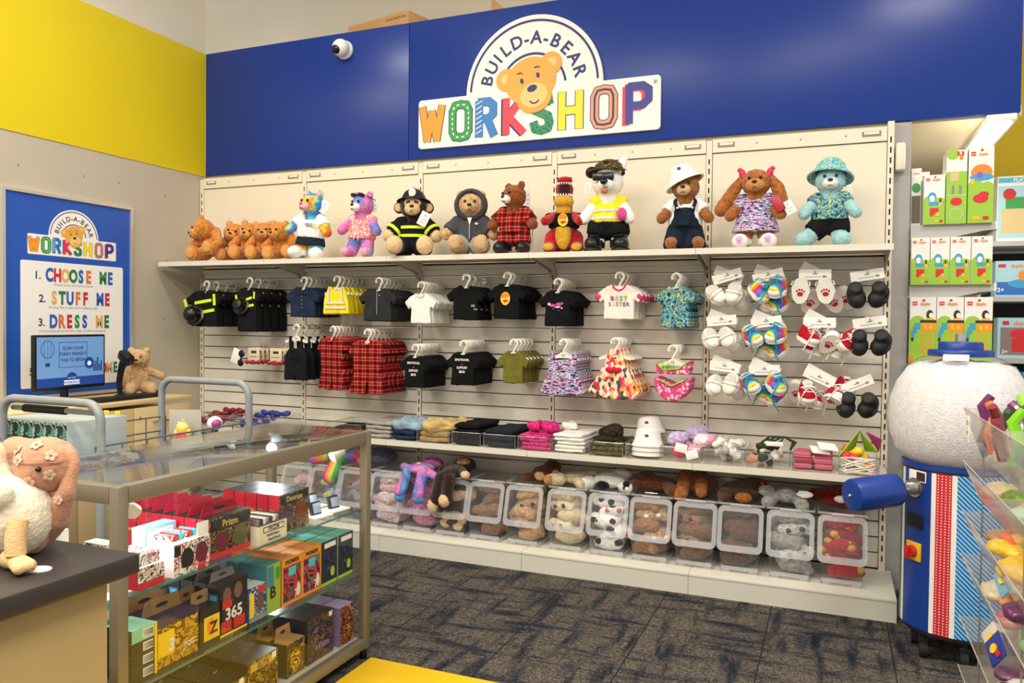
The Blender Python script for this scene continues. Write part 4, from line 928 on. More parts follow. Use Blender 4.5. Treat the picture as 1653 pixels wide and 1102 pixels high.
trim = MB().tube([(-.085, -.022, -.025), (-.045, -.024, -.062), (.03, -.024, -.055), (.085, -.022, -.015)], .004, 6).tube([(-.07, -.03, -.112), (0, -.032, -.145), (.07, -.03, -.112)], .004, 6).tube([(-.055, -.02, -.06), (-.05, -.02, -.015), (-.035, -.022, -.06)], .003, 6).tube([(-.035, -.02, -.06), (-.02, -.02, -.02), (-.01, -.022, -.06)], .003, 6).mesh('lime_piping', lime)
rail(3.470, 1.217, 3, 'doll swimwear', 'pink dotted bikini with lime piping', 'bikini_set', bkt, gz=-.06, back=-.18, details=[('bikini_bottom', bkb), ('lime_piping', trim)])
# --- carded accessories left of the overalls
cardk = M('backing_card', '#d9c6a6', .8)
hook_arm(.765, 1.165, 'chrome display hook that carries the bow tie cards', .26)
bowm = MB().ell((-.02, -.006, 0), (.02, .01, .014), rot=(0, .3, 0)).ell((.02, -.006, 0), (.02, .01, .014), rot=(0, -.3, 0)).ell((0, -.01, 0), (.008, .01, .009)).mesh('bow_tie', M('bow_tie_red', '#9a1526', .35))
for j, bx in enumerate((.70, .88)):
    if j: hook_arm(bx, 1.165, 'chrome display hook right of the bow tie cards', .26)
    for i in range(5):
        c = MB().rbox((0, 0, -.045), (.095, .002, .095), .0006).rect(-.022, -.035, .022, -.018, .0004, (0, -.0011, 0), *OX, mat=1).rect(-.03, -.06, .03, -.056, .0004, (0, -.0011, 0), *OX, mat=1).build('accessory_card', [cardk, INK], None, (bx, -.265+.045*i, 1.165), 0)
        tag(c, 'kraft card with dark red bow ties, %s hook, %s' % (('left', 'right')[j], nth(i, 5)), 'accessory card', 'cards of red bow ties')
        for dx in (-.028, .028): link('bow_tie', bowm, c, (dx, -.004, -.094), 0)
hook_arm(.575, 1.165, 'chrome display hook that carries the toy glasses', .26)
sg = thing('toy_glasses', 'black toy glasses on white card left of the bow ties', 'toy glasses', (.575, -.262, 1.16))
MB().rbox((-.02, 0, -.055), (.085, .002, .10), .0008, rot=(0, .35, 0)).build('card', CARD, sg)
MB().ell((.03, -.012, -.035), (.026, .008, .024)).ell((.022, -.012, -.095), (.026, .008, .024)).tube([(.03, -.012, -.05), (.022, -.012, -.08)], .005, 6).build('lens_frame', M('dark_lens_black', '#0b0b0d', .15), sg)

# ================================================================ doll shoes on cards
redc = cloth('red_canvas', '#b3182a', .1); wsole = M('white_rubber', '#efece4', .5); whv = M('white_vinyl', '#f0ece2', .4); bkv = M('black_suede', '#0e0f13', .6, bump=.2)
RB = bands('rainbow_canvas', '#4f7fd0', [(0, .17, '#e0488c', 1), (.17, .33, '#f0953a', 1), (.33, .48, '#f2dc48', 1), (.48, .62, '#4fc0a8', 1), (.8, 1., '#a85ac8', 1)], 17, axes=(1,))
lacew = M('lace_white', '#f2efe8', .7); lacet = M('lace_teal', '#159ab8', .7); prr = M('print_red_paw', '#b3182a', .6); prp = M('print_pink_paw', '#e07fb4', .6)
def shoe_proto(kind):
    """a doll shoe, toe towards -Y, sole at z = 0, hung by its heel"""
    up = {'white': whv, 'rainbow': RB, 'red': redc, 'black': bkv}[kind]
    parts = []
    mb = MB(); so = []
    prof = [(.030*math.cos(a)*(1.0 if math.sin(a) > 0 else 1.12), .046*math.sin(a)) for a in (2*math.pi*i/24 for i in range(24))]
    mb.prism(prof, .013, (0, 0, 0), (1, 0, 0), (0, 1, 0)); parts.append(('sole', mb.mesh('sole', bkv if kind == 'black' else wsole)))
    mb = MB(); wt_ = kind == 'white'; mb.ell((0, -.016, .024 if not wt_ else .021), (.028, .030, .022 if not wt_ else .017)); mb.cyl((0, .014, .012), (0, .018, .056 if not wt_ else .033), .028, .024, 16); mb.ell((0, .014, .026 if not wt_ else .02), (.028, .03, .022 if not wt_ else .016))
    me = blobmesh(mb, 'upper', up, .0045, 2, .5); parts.append(('upper', me))
    parts.append(('lining', MB().ell((0, .016 if kind != 'white' else .010, .0565 if kind != 'white' else .0345), (.020, .02 if kind != 'white' else .027, .004)).mesh('lining', bkv if kind == 'black' else M('shoe_lining', '#c9c6c0', .9))))
    if kind in ('red', 'rainbow'):
        parts.append(('toe_cap', MB().ell((0, -.030, .019), (.026, .020, .017)).mesh('toe_cap', wsole)))
        lm = MB(); 
        for k in range(4): lm.tube([(-.017, -.014+.009*k, .040+.006*k), (0, -.018+.009*k, .046+.006*k), (.017, -.014+.009*k, .040+.006*k)], .003, 6)
        for s in (-1, 1): lm.tube([(0, -.005, .062), (s*.016, -.018, .068), (s*.028, -.008, .056), (s*.01, -.004, .06)], .0025, 6); lm.tube([(0, -.006, .06), (s*.02, -.03, .05), (s*.03, -.035, .02), (s*.032, -.03, -.02)], .0022, 6)
        parts.append(('laces', lm.mesh('laces', lacew if kind == 'red' else lacet)))
        pm = MB(); paw_print(pm, 0, -.004, .02, (0, 0, -.0002), (1, 0, 0), (0, -1, 0)); parts.append(('sole_print', pm.mesh('sole_print', prr if kind == 'red' else prp, False)))
    elif kind == 'white':
        parts.append(('strap', MB().tube([(-.029, -.002, .02), (-.022, -.004, .036), (0, -.006, .041), (.022, -.004, .036), (.029, -.002, .02)], .005, 8).mesh('strap', whv)))
    else:
        parts.append(('laces', MB().tube([(-.012, -.012, .042), (.012, -.012, .042)], .0025, 6).tube([(-.012, -.004, .049), (.012, -.004, .049)], .0025, 6).mesh('laces', M('lace_black', '#2b2b2d', .6))))
    return parts
SHOE = {k: shoe_proto(k) for k in ('white', 'rainbow', 'red', 'black')}
SHOEWORD = {'white': 'white strap shoe', 'rainbow': 'rainbow sneaker', 'red': 'red canvas sneaker', 'black': 'black ankle shoe'}
ROWN = ['top', 'middle', 'bottom']
HD = MB().rbox((0, 0, 0), (.15, .0016, .05), .0006).rect(-.045, -.012, .03, -.009, .0004, (0, -.0009, 0), *OX, mat=1).rect(-.012, .001, .012, .006, .0004, (0, -.0009, 0), *OX, mat=1).rect(.035, -.014, .052, -.004, .0004, (0, -.0009, 0), *OX, mat=1).mesh('header_card', [CARD, M('card_grey_ink', '#8d8b88', .7)], False)
def shoes(kind, col, row, x, z, lst, card_tilt):
    """lst: (dx, dz, dy, rotation) for each shoe that shows"""
    w = SHOEWORD[kind]
    hook_arm(x, z, 'chrome hook of the %ss, %s row' % (w, ROWN[row]), .27)
    for i, (tl, dy) in enumerate(card_tilt):
        c = link('header_card', HD, None, (x+.004*i, -.272+dy, z-.004+.012*i), 0, (0, tl, 0)); tag(c, 'white header card of the %ss, %s row, %s' % (w, ROWN[row], ('front', 'behind')[i]), 'header card', 'header cards of the doll shoes')
    for i, (dx, dz, dy, rot) in enumerate(lst):
        t = thing('doll_shoe', '%s, %s row, %s' % (w, ROWN[row], ['left of the pair', 'right of the pair', 'behind, lower left', 'behind, lower right', 'at the back right'][i]), 'doll shoe', (x+dx, -.29+dy, z+dz), 0, 'doll shoes hung on cards', 1.32, rot)
        for nm, me in SHOE[kind]: link(nm, me, t)
D = R_
TOE_DOWN = lambda a, b=0: (D(100), D(a), D(b))       # sole back, upper to the viewer
SOLE = lambda a, b=0: (D(-80), D(a), D(b))
up_ = lambda a, b, c: (D(a), D(b), D(c))
rows_z = (1.602, 1.362, 1.118)
zs = [(1.604, 1.604, 1.607, 1.602), (1.378, 1.372, 1.372, 1.375), (1.14, 1.13, 1.10, 1.075)]
xs = [(3.74, 3.94, 4.16, 4.395), (3.715, 3.935, 4.185, 4.41), (3.735, 3.93, 4.19, 4.36)]
for r in range(3):
    shoes('white', 0, r, xs[r][0], zs[r][0], [(-.055, -.105, 0, up_(60, -40+30*r, 30)), (.04, -.095, .0, up_(70, 12-40*(r == 1), -10)), (.07, -.13, .12, up_(60, 0, -20))], [(-.3+.2*r, 0), (.35, .03)])
    shoes('rainbow', 1, r, xs[r][1], zs[r][1], [(-.055, -.10, 0, [up_(50, -10, 60), up_(25, -30, 25), up_(20, -30, 20)][r]), (.05, -.09, .0, [up_(30, 10, -20), up_(20, 20, -35), up_(38, -10, 40)][r]), (-.01, -.15, .10, up_(35, 10, 10)), (.06, -.155, .08, up_(40, 20, -40))], [(-.25+.1*r, 0), (.4, .03)])
    if r == 0: L = [(-.065, -.09, -.02, up_(-75, 4, 0)), (.05, -.09, -.02, up_(-75, -4, 0)), (-.02, -.14, .07, up_(-60, 20, 20)), (.09, -.14, .07, up_(-60, -30, 0)), (.14, -.12, .12, up_(-65, -20, -20))]
    if r == 1: L = [(-.06, -.10, 0, up_(25, 5, 50)), (.045, -.11, -.02, up_(-50, 25, 20)), (-.03, -.16, .08, up_(10, 10, 40)), (.06, -.17, .08, up_(10, 20, 30)), (.115, -.10, .02, up_(60, 40, 20))]
    if r == 2: L = [(-.06, -.10, 0, up_(40, 0, 15)), (.055, -.115, -.02, up_(-10, 40, 30)), (-.11, -.09, .09, up_(-60, 0, 0)), (-.02, -.15, .08, up_(10, 10, 10)), (.10, -.08, .1, up_(20, 20, 40))]
    shoes('red', 2, r, xs[r][2], zs[r][2], L, [(0 if r < 2 else .42, 0), (.5, .03)])
    shoes('black', 3, r, xs[r][3], zs[r][3], [(-.05, -.11, 0, up_(70, -15+10*r, 10)), (.055, -.11, .0, up_(65, 20, -25))], [(-.15 if r < 2 else -.42, 0)])
# ================================================================ acrylic trays with folded clothes on the lower shelf
ACR = clear('clear_acrylic', (.99, .99, .99), .012, .05, .04); ACRE = clear('acrylic_edge', (.9, .92, .92), .35, .1, .1, (.6, .62, .62))
LZ = .6455
RXP = ((.3, .3), (.93, .93), (1.25, 1.36), (1.52, 1.63), (1.71, 1.83), (1.87, 2.0), (2.09, 2.23), (2.29, 2.43), (2.475, 2.64), (2.67, 2.84), (2.885, 3.05), (3.075, 3.25), (3.28, 3.445), (3.49, 3.655), (3.66, 3.85), (3.86, 3.86), (5, 5))
def RX(x):
    for (a, p), (b, q) in zip(RXP, RXP[1:]):
        if a <= x <= b: return p+(q-p)*(x-a)/(b-a)
    return x
def tray(x0, x1, label, h=.075, y0=-.385, y1=-.06):
    x0, x1 = RX(x0), RX(x1)
    t = thing('acrylic_tray', label, 'tray', ((x0+x1)/2, 0, LZ), 0, 'clear trays on the lower shelf'); w = x1-x0; e = .003
    mb = MB(); mb.bb((-w/2, y0, 0), (w/2, y1, e)); mb.bb((-w/2, y0, e), (w/2, y0+e, h)); mb.bb((-w/2, y1-e, e), (w/2, y1, h))
    for s in (-1, 1): mb.bb((s*w/2-(e if s > 0 else 0), y0+e, e), (s*w/2+(0 if s > 0 else e), y1-e, h))
    mb.build('tray_wall', ACR, t, smooth=False)
    r = .0013; mb = MB(); P = [(-w/2, y0, h), (w/2, y0, h), (w/2, y1, h), (-w/2, y1, h)]
    mb.tube(P, r, 4, closed=True)
    for p in P: mb.cyl(p, (p[0], p[1], 0), r, n=4)
    mb.build('polished_edge', ACRE, t)
    return t
def folded(x, y, z, w, d, h, mat, name, label, cat, group, rz=0, bend=.012):
    """soft folded garment: a rounded pad with creases"""
    x = RX(x)
    mb = MB(); mb.rbox((0, 0, h/2), (w, d, h), h*.45, seg=3); mb.rbox((w*.03, -d*.03, h*.7), (w*.8, d*.85, h*.6), h*.28, seg=3)
    me = blobmesh(mb, name, mat, max(.005, h*.12), 3, .5, fold=(bend, 16, 16, 16))
    return tag(link(name, me, None, (x, y, z), rz), label, cat, group)
def stack(x0, x1, mat, n, total, word, name='folded_garment', cat='folded clothes', y=-.222, d=.31, jit=.004):
    x0, x1 = RX(x0), RX(x1)
    w = (x1-x0)*.96; hh = total/n; me = None
    for i in range(n):
        mb = MB(); mb.rbox((0, 0, hh/2), (w, d, hh*.96), hh*.45, seg=3)
        mb.rbox((0, -d*.05, hh*.55), (w*.85, d*.9, hh*.7), hh*.3, seg=2)
        if i == 0 or i % 2 == 0: me = blobmesh(mb, name, mat, max(.0055, hh*.2), 2, .5, fold=(.006, 18, 18, 40))
        o = link(name, me, None, ((x0+x1)/2+rng.uniform(-jit, jit), y+rng.uniform(-jit, jit), LZ+.004+hh*i), rng.uniform(-.06, .06)+(math.pi if i % 2 else 0))
        tag(o, word+(', %s of its stack' % (['bottom', 'second from bottom', 'third from bottom', 'fourth from bottom', 'fifth from bottom', 'sixth from bottom'][i] if i < n-1 else 'top') if n > 1 else ''), cat, 'stack of %s' % word)
tray(.30, .60, 'clear tray of dark red bows at the left end of the lower shelf'); tray(.61, .93, 'clear tray of blue bows right of the red bows')
bwm = {}
for nm, c in (('red', '#7d1222'), ('blue', '#2a2f86')):
    m_ = M('sequin_bow_'+nm, c, .3, bump=.6, bscale=120)
    bwm[nm] = MB().ell((-.03, 0, .02), (.032, .016, .02), rot=(0, .3, 0)).ell((.03, 0, .02), (.032, .016, .02), rot=(0, -.3, 0)).ell((0, -.004, .02), (.012, .016, .013)).mesh('sequin_bow', m_)
for nm, a, b in (('red', .33, .57), ('blue', .64, .90)):
    for i in range(12):
        o = link('sequin_bow', bwm[nm], None, (a+.035+(b-a-.07)*(i % 4)/3+rng.uniform(-.01, .01), -.34+.085*(i//4)+rng.uniform(-.01, .01), LZ+.006+.028*(i % 2)+.014*(i//4)), rng.uniform(-1, 1), )
        tag(o, '%s sequin bow heaped in a clear tray on the lower shelf' % ('dark red' if nm == 'red' else 'blue'), 'bow', '%s sequin bows' % nm)
tray(.96, 1.24, 'empty clear tray behind the glass case corner'); tray(1.25, 1.50, 'clear tray with one black folded garment')
folded(1.375, -.24, LZ+.004, .2, .24, .05, blk, 'folded_garment', 'black folded garment in the tray beside the grey trousers', 'folded clothes', None)
stack(1.52, 1.70, cloth('grey_marl', '#9a9790', .15), 4, .10, 'grey folded trousers')
ltd = cloth('light_denim', '#8aa4b4', .25)
stack(1.71, 1.86, navy_denim, 2, .06, 'dark denim folded under the light jeans'); folded(1.80, -.25, LZ+.066, .24, .26, .05, ltd, 'doll_jeans', 'light blue denim jeans folded on top of dark denim', 'folded clothes', None, .2, .02)
tray(1.87, 2.07, 'clear tray of khaki clothes'); kh = cloth('khaki_cotton', '#a48a52', .2)
stack(1.875, 2.06, kh, 2, .06, 'khaki folded shorts'); folded(1.99, -.25, LZ+.067, .27, .25, .055, cloth('khaki_light', '#c2a86c', .15), 'doll_trousers', 'pale khaki trousers spilling over the khaki tray', 'folded clothes', None, .35, .03)
tray(2.09, 2.27, 'clear tray of black clothes'); stack(2.095, 2.265, blk, 4, .12, 'black folded trousers')
tray(2.29, 2.46, 'clear tray of navy jeans'); stack(2.295, 2.455, cloth('dark_navy', '#1a202c', .2), 3, .10, 'navy folded jeans')
tray(2.475, 2.66, 'clear tray of hot pink sequin clothes'); hps = pattern('hot_pink_sequin', ['#c8136a', '#ef3f98', '#a00d52', '#e0207c'], 90, rough=.25)
stack(2.48, 2.655, hps, 4, .085, 'hot pink sequin shorts'); 
for i, dx in enumerate((-.035, .045)): folded(2.567+dx, -.26, LZ+.093, .085, .10, .06, hps, 'doll_shorts', 'hot pink sequin shorts balled on top, %s' % ('left', 'right')[i], 'folded clothes', None, i, .015)
tray(2.67, 2.86, 'clear tray of white shirts'); stack(2.675, 2.855, whit, 5, .10, 'white folded shirts')
folded(2.70, -.17, LZ+.10, .09, .10, .05, whit, 'doll_shirt', 'white shirt crumpled at the left of the white stack', 'folded clothes', None, .4, .02)
tray(2.885, 3.06, 'clear tray of camouflage clothes'); camg = pattern('green_camouflage', ['#4c451c', '#6d642c', '#3a3618', '#7d7238'], 30)
stack(2.89, 3.055, camg, 3, .07, 'green camouflage folded trousers')
t = thing('doll_hat', 'dark camouflage cap lying on top of the green camouflage clothes', 'cap', (RX(2.965), -.25, LZ+.079)); dcamo = pattern('dark_camouflage', ['#231c12', '#3a3020', '#171410', '#2e2a1c'], 40)
link('crown', blobmesh(MB().ell((0, 0, .03), (.07, .065, .045)).ell((.02, 0, .05), (.05, .05, .03)), 'crown', dcamo, .006, 2, fold=(.008, 20, 20, 20)), t); MB().lathe([(.06, .01), (.10, .0), (.10, .006), (.06, .018)], 18, a0=R_(200), a1=R_(340)).lathe([(.055, .01), (.09, .0), (.09, .006), (.055, .018)], 12, a0=R_(-30), a1=R_(60)).build('visor', dcamo, t)
tray(3.075, 3.265, 'clear tray of white bucket hats')
def whitehat(x, y, z, sc, label, rot):
    t = thing('bucket_hat', label, 'hat', (RX(x), y, z), 0, 'white bucket hats', sc, rot)
    MB().lathe([(0, .085), (.045, .082), (.062, .07), (.072, .02), (.076, .012), (.086, -.012), (.084, -.016), (.068, .004)], 30).build('crown', HATW, t)
    MB().ell((0, -.069, .045), (.011, .004, .008), u=10, w=6).build('hat_emblem', M('hat_navy', '#3a4a6a', .6), t)
whitehat(3.155, -.14, LZ+.115, 1.0, 'white bucket hat at the back of the hat tray, leaning', (R_(-10), R_(-8), 0))
for k in range(3): whitehat(3.175, -.28, LZ+.022+.024*k, 1.0, 'white bucket hat in the front nest, %s' % ('bottom', 'middle', 'top')[k], (R_(-4), 0, .1))
tray(3.28, 3.47, 'clear tray of pastel fluffy things'); lil = fur('lilac_fluff', '#c9b4dc', .25); pkf = fur('pink_fluff', '#e8a3b8', .2); wht = fur('white_fluff', '#eee9ec', .08); cer = cloth('cerise_felt', '#c8446f', .15)
for i, (x, y, z, r, mt, wd_) in enumerate(((3.33, -.25, .10, .05, lil, 'lilac fluffy ball at the left'), (3.41, -.16, .12, .06, lil, 'lilac fluffy ball at the back'), (3.46, -.25, .10, .045, wht, 'white fluffy ball'), (3.48, -.24, .10, .045, pkf, 'pink fluffy slipper end at the right'), (3.36, -.30, .045, .045, cer, 'cerise felt slipper under the fluff'), (3.42, -.29, .05, .04, pkf, 'pink felt slipper under the fluff'))):
    mb = MB(); mb.ell((0, 0, 0), (r, r*.9, r*.8)); mb.ell((r*.6, .01, r*.2), r*.6); mb.ell((-r*.5, -.01, -r*.1), r*.55)
    o = link('fluffy_slipper', blobmesh(mb, 'fluffy_slipper', mt, .006, 1, .5, .006, 90), None, (RX(x), y, LZ+z)); tag(o, wd_+' in the pastel tray', 'slipper', None)
for i, (x, z, rr) in enumerate(((3.375, .075, .2), (3.43, .045, -.3))): o = MB().rbox((0, 0, 0), (.06, .002, .045), .001).build('paper_tag', TAGM, None, (RX(x), -.391, LZ+z), rot=(0, rr, .1)); tag(o, 'white paper tag on the pastel tray, %s' % ('upper', 'lower')[i], 'tag', None)
tray(3.49, 3.66, 'clear tray of white slip-on shoes, right of the pastel tray')
def bits(x0, x1, mats, n, word, name, cat, zmax=.11, flat=False):
    for i in range(n):
        mt = mats[i % len(mats)]; mb = MB(); l = rng.uniform(.035, .06)
        if flat: mb.rbox((0, 0, 0), (l*1.6, .045, .012), .004)
        else: mb.cap((-l*.5, 0, 0), (l*.5, .01, .01), .016, .02); mb.ell((l*.3, .01, .015), (.02, .018, .02))
        lay = i/n
        o = mb.build(name, mt, None, (x0+.045+(x1-x0-.09)*rng.random(), -.345+.22*rng.random(), LZ+.024+(zmax-.03)*lay), rot=(rng.uniform(-.5, .5), rng.uniform(-.5, .5), rng.uniform(0, 6.28)))
        tag(o, word, cat, word+'s')
whs = M('white_satin', '#e9e6de', .4); gys = M('grey_satin', '#a9a8a2', .4); gre = cloth('army_green', '#33402f', .2)
bits(3.66, 3.845, [whs, gys, whs, M('ivory_canvas', '#ddd6c2', .7)], 22, 'small white doll shoe in the white heap', 'doll_slipper', 'doll shoe')
tray(3.86, 4.06, 'clear tray of small green and cream items')
bits(3.86, 4.06, [gre, M('cream_wood', '#d8c8a4', .7), whs, M('salmon_felt', '#c88a74', .8), gre], 22, 'small green or cream doll accessory in the mixed tray', 'doll_accessory', 'doll accessory')
st_ = MB()
for k in range(4): st_.tube([(-.07+.02*k, 0, 0), (-.02+.02*k, -.01, .045-.006*k), (.05, .0, .045), (.09+.006*k, .01, .02), (.08, 0, -.02)], .005, 6)
tag(st_.build('doll_strap', gre, None, (3.98, -.25, LZ+.10)), 'dark green straps looped over the mixed tray', 'strap')
tag(MB().rbox((0, 0, 0), (.08, .03, .02), .002).build('white_box', WHITE, None, (3.99, -.34, LZ+.12), .1), 'small white carton lying on the green items', 'carton')
tray(4.075, 4.27, 'clear tray of pink cases'); pkc = M('dusty_pink_case', '#c4586e', .4); rdc = M('raspberry_case', '#a81f42', .35)
for i in range(6):
    o = MB().rbox((0, 0, 0), (.085, .14, .026), .008).build('doll_case', [pkc, rdc][i % 3 == 2], None, (4.125+.09*(i % 2), -.25, LZ+.0185+.027*(i//2)), rng.uniform(-.1, .1))
    tag(o, 'pink doll case, %s column, %s' % (('left', 'right')[i % 2], ('bottom', 'middle', 'top')[i//2]), 'doll case', 'pink doll cases')
for i, (x, z) in enumerate(((4.20, .10), (4.235, .12))): tag(MB().rbox((0, 0, 0), (.09, .06, .0015), .0005).build('paper_tag', TAGM, None, (x, -.31, LZ+z), rot=(.5, .1, .4)), 'white paper tag on the pink cases, %s' % ('lower', 'upper')[i], 'tag', None)
tray(4.285, 4.46, 'clear tray of rainbow toys with white cord at the right end')
for i, (a, b, c, col) in enumerate((((-.09, -.02, 0), (.0, 0, .13), (-.02, .08, .01), '#a4c82a'), ((.0, 0, .13), (.085, -.02, .03), (.03, .08, .02), '#8ab82a'), ((.03, .03, .12), (.10, .01, .09), (.09, .07, .02), '#c83a8c'))):
    mb = MB(); A, B, C_ = Vector(a), Vector(b), Vector(c); nn = (B-A).cross(C_-A).normalized()*.002
    mb.add([A+nn, B+nn, C_+nn, A-nn, B-nn, C_-nn], [(0, 1, 2), (5, 4, 3), (0, 3, 4, 1), (1, 4, 5, 2), (2, 5, 3, 0)])
    tag(mb.build('toy_kite', M('kite_'+col[1:], col, .5), None, (4.375, -.28, LZ+.075), smooth=False), '%s kite sail standing up in the rainbow tray' % ('left lime', 'right green', 'rear pink')[i], 'kite')
mb = MB(); pts = []
for i in range(60):
    a = i*.62; pts.append((4.37+.07*math.sin(a*1.3)+.012*math.sin(a*3), -.392-.003*math.sin(a), LZ+.05+.036*math.sin(a*.77+1)))
mb.tube(pts, .0032, 6); tag(mb.build('tangled_rope', M('cord_white', '#e8e6dc', .7), None), 'white rope tangled over the front of the rainbow tray', 'rope')
bits(4.29, 4.455, [M('toy_orange', '#f07a1c', .5), M('toy_yellow', '#f2d22a', .5), M('toy_red', '#d82a3a', .5), M('toy_lime', '#8cc83a', .5)], 14, 'bright toy handle in the rainbow tray', 'kite_handle', 'kite handle', .10)

# ================================================================ flip-front bins with unstuffed plush
BINC = clear('clear_bin_plastic', (.98, .98, .985), .05, .07, .10, (.85, .86, .88)); BINE = clear('bin_rim_plastic', (.95, .955, .965), .26, .12, .18, (.82, .83, .86))
def bin_proto():
    t = thing('storage_bin', 'bin', 'bin', (0, 0, 0)); d0, d1 = -.185, .155
    def shell(rows, e=None):
        mb = MB(); n = len(rows); vs = []
        for (w, y0, y1, z) in rows: vs += [(-w/2, y0, z), (w/2, y0, z), (w/2, y1, z), (-w/2, y1, z)]
        fs = [(j*4+i, j*4+(i+1) % 4, (j+1)*4+(i+1) % 4, (j+1)*4+i) for j in range(n-1) for i in range(4)]
        return mb.add(vs, fs)
    mb = shell([(.178, -.165, .15, .014), (.196, -.178, .155, .135), (.196, -.178, .155, .136)]); mb.add([(-.089, -.165, .014), (.089, -.165, .014), (.089, .15, .014), (-.089, .15, .014)], [(3, 2, 1, 0)])
    mb.add([(-.098, -.178, .136), (-.098, .155, .136), (-.098, .155, .335), (-.098, -.12, .335), (.098, -.178, .136), (.098, .155, .136), (.098, .155, .335), (.098, -.12, .335)], [(3, 2, 1, 0), (4, 5, 6, 7), (1, 2, 6, 5)])
    mb.build('tub', BINC, t, smooth=False)
    mb = MB()
    for sx in (-1, 1):
        for y in (-.15, .13): mb.rbox((sx*.066, y, .007), (.04, .03, .016), .003)
        mb.rbox((sx*.092, -.01, .012), (.006, .3, .02), .002)
    mb.rbox((0, -.167, .024), (.178, .006, .018), .002); mb.build('foot_frame', BINE, t)
    # hinged front flap: frame, window
    def P(u, v): f = (v-.115)/.21; return Vector((u, -.196+f*.062, v))
    fr = MB(); o = [P(a, b+.22) for a, b in roundrect(.222, .215, .03)]; i_ = [P(a, b+.222) for a, b in roundrect(.178, .162, .014)]
    n = len(o); k = Vector((0, -.008, -.002)); vs = o+i_+[p-k for p in o]+[p-k for p in i_]
    fs = []
    for a in range(n):
        b = (a+1) % n; fs += [(a, b, n+b, n+a), (2*n+b, 2*n+a, 3*n+a, 3*n+b), (b, a, 2*n+a, 2*n+b), (n+a, n+b, 3*n+b, 3*n+a)]
    fr.add(vs, fs); fl = fr.build('flap_frame', BINE, t)
    w = MB(); w.add([p+Vector((0, .004, 0)) for p in i_], [tuple(range(n))]); w.build('flap_window', BINC, fl, smooth=False)
    MB().add([(-.106, -.125, .337), (.106, -.125, .337), (.106, .158, .337), (-.106, .158, .337)], [(0, 1, 2, 3)]).build('lid', BINC, t, smooth=False)
    mb = MB(); mb.tube([(-.109, -.128, .338), (.109, -.128, .338), (.109, .16, .338), (-.109, .16, .338)], .006, 6, closed=True); mb.cyl((-.05, -.134, .336), (.05, -.134, .336), .008, n=10); mb.build('lid_rim', BINE, t)
    return t
BIN = bin_proto()
def pelt(mat, w, d, h, mats2=None, seed=0, kind='heap'):
    """limp unstuffed animal skin: flat body, four limp limbs, head"""
    rr = random.Random(seed); mb = MB()
    mb.ell((0, 0, 0), (w*.47, d*.47, h*1.05)); mb.ell((w*.18, -d*.2, h*.4), (w*.28, d*.28, h*.9)); mb.ell((-w*.18, -d*.22, h*.1), (w*.25, d*.24, h*.9))
    for k, (sx, sy) in enumerate(((-1, -1), (1, -1), (-1, 1), (1, 1))):
        e = (sx*w*(.30+.1*rr.random()), sy*d*(.28+.12*rr.random()), -h*.3+h*.8*rr.random()); mb.cap((sx*w*.15, sy*d*.12, 0), e, h*.6, h*.65)
    mb.ell((w*.1*(rr.random()-.5), -d*.26, h*.4), (w*.30, d*.22, h*1.0))
    return blobmesh(mb, 'pelt', mat, .0075, 5, .5, .006, 70)
B_ = {}
def furc(n, c, v=.25): return fur(n, c, v)
BINS = [(1.775, 'pastel', [fur('pastel_lilac_plush', '#d8c6cc'), fur('pastel_pink_plush', '#e0b8bc')], 'pale pink and lilac'), (1.995, 'candy', [fur('candy_pink_plush', '#d88fb4'), tie2], 'candy pink'), (2.215, 'monkey', [dk, peach], 'dark brown and peach'),
 (2.432, 'brown', [fur('taupe_plush', '#8a6644'), fur('umber_plush', '#7a5638')], 'taupe brown'), (2.665, 'sand', [sand, fur('sand_mid_plush', '#b8906a')], 'sandy'), (2.915, 'cream', [fur('cream_plush', '#ddcba4', .15), fur('cream_light_plush', '#e8dbb8', .12)], 'cream'),
 (3.15, 'spotted', [snow, snow], 'white with black spots'), (3.38, 'tanb', [fur('tan_brown_plush', '#a27244'), fur('fawn_plush', '#c09a6c')], 'tan and fawn'), (3.61, 'mocha', [fur('mocha_plush', '#7d5a40'), fur('mocha_light_plush', '#9a7252')], 'mocha brown'),
 (3.835, 'umber', [fur('deep_brown_plush', '#5d4230'), fur('walnut_plush', '#6d4c34')], 'deep brown'), (4.072, 'grey', [fur('grey_plush', '#9d9c99'), fur('pale_grey_plush', '#c8c7c2')], 'pale grey'), (4.308, 'red', [red, fur('crimson_plush', '#8f0d18')], 'crimson red')]
ORDB = ['leftmost in view', 'second in view', 'third in view', 'fourth in view', 'fifth in view', 'sixth in view', 'seventh in view', 'eighth in view', 'fourth from the right', 'third from the right', 'second from the right', 'rightmost']
prof = {}
def pelt_at(mat, mesh, loc, rot, label, extra=None, name='unstuffed_toy'):
    o = link(name, mesh, None, loc, rot=rot); tag(o, label, 'unstuffed plush toy', None)
    if mesh.materials[0] != mat:
        pass
    return o
bz = .1065; bys = -.20
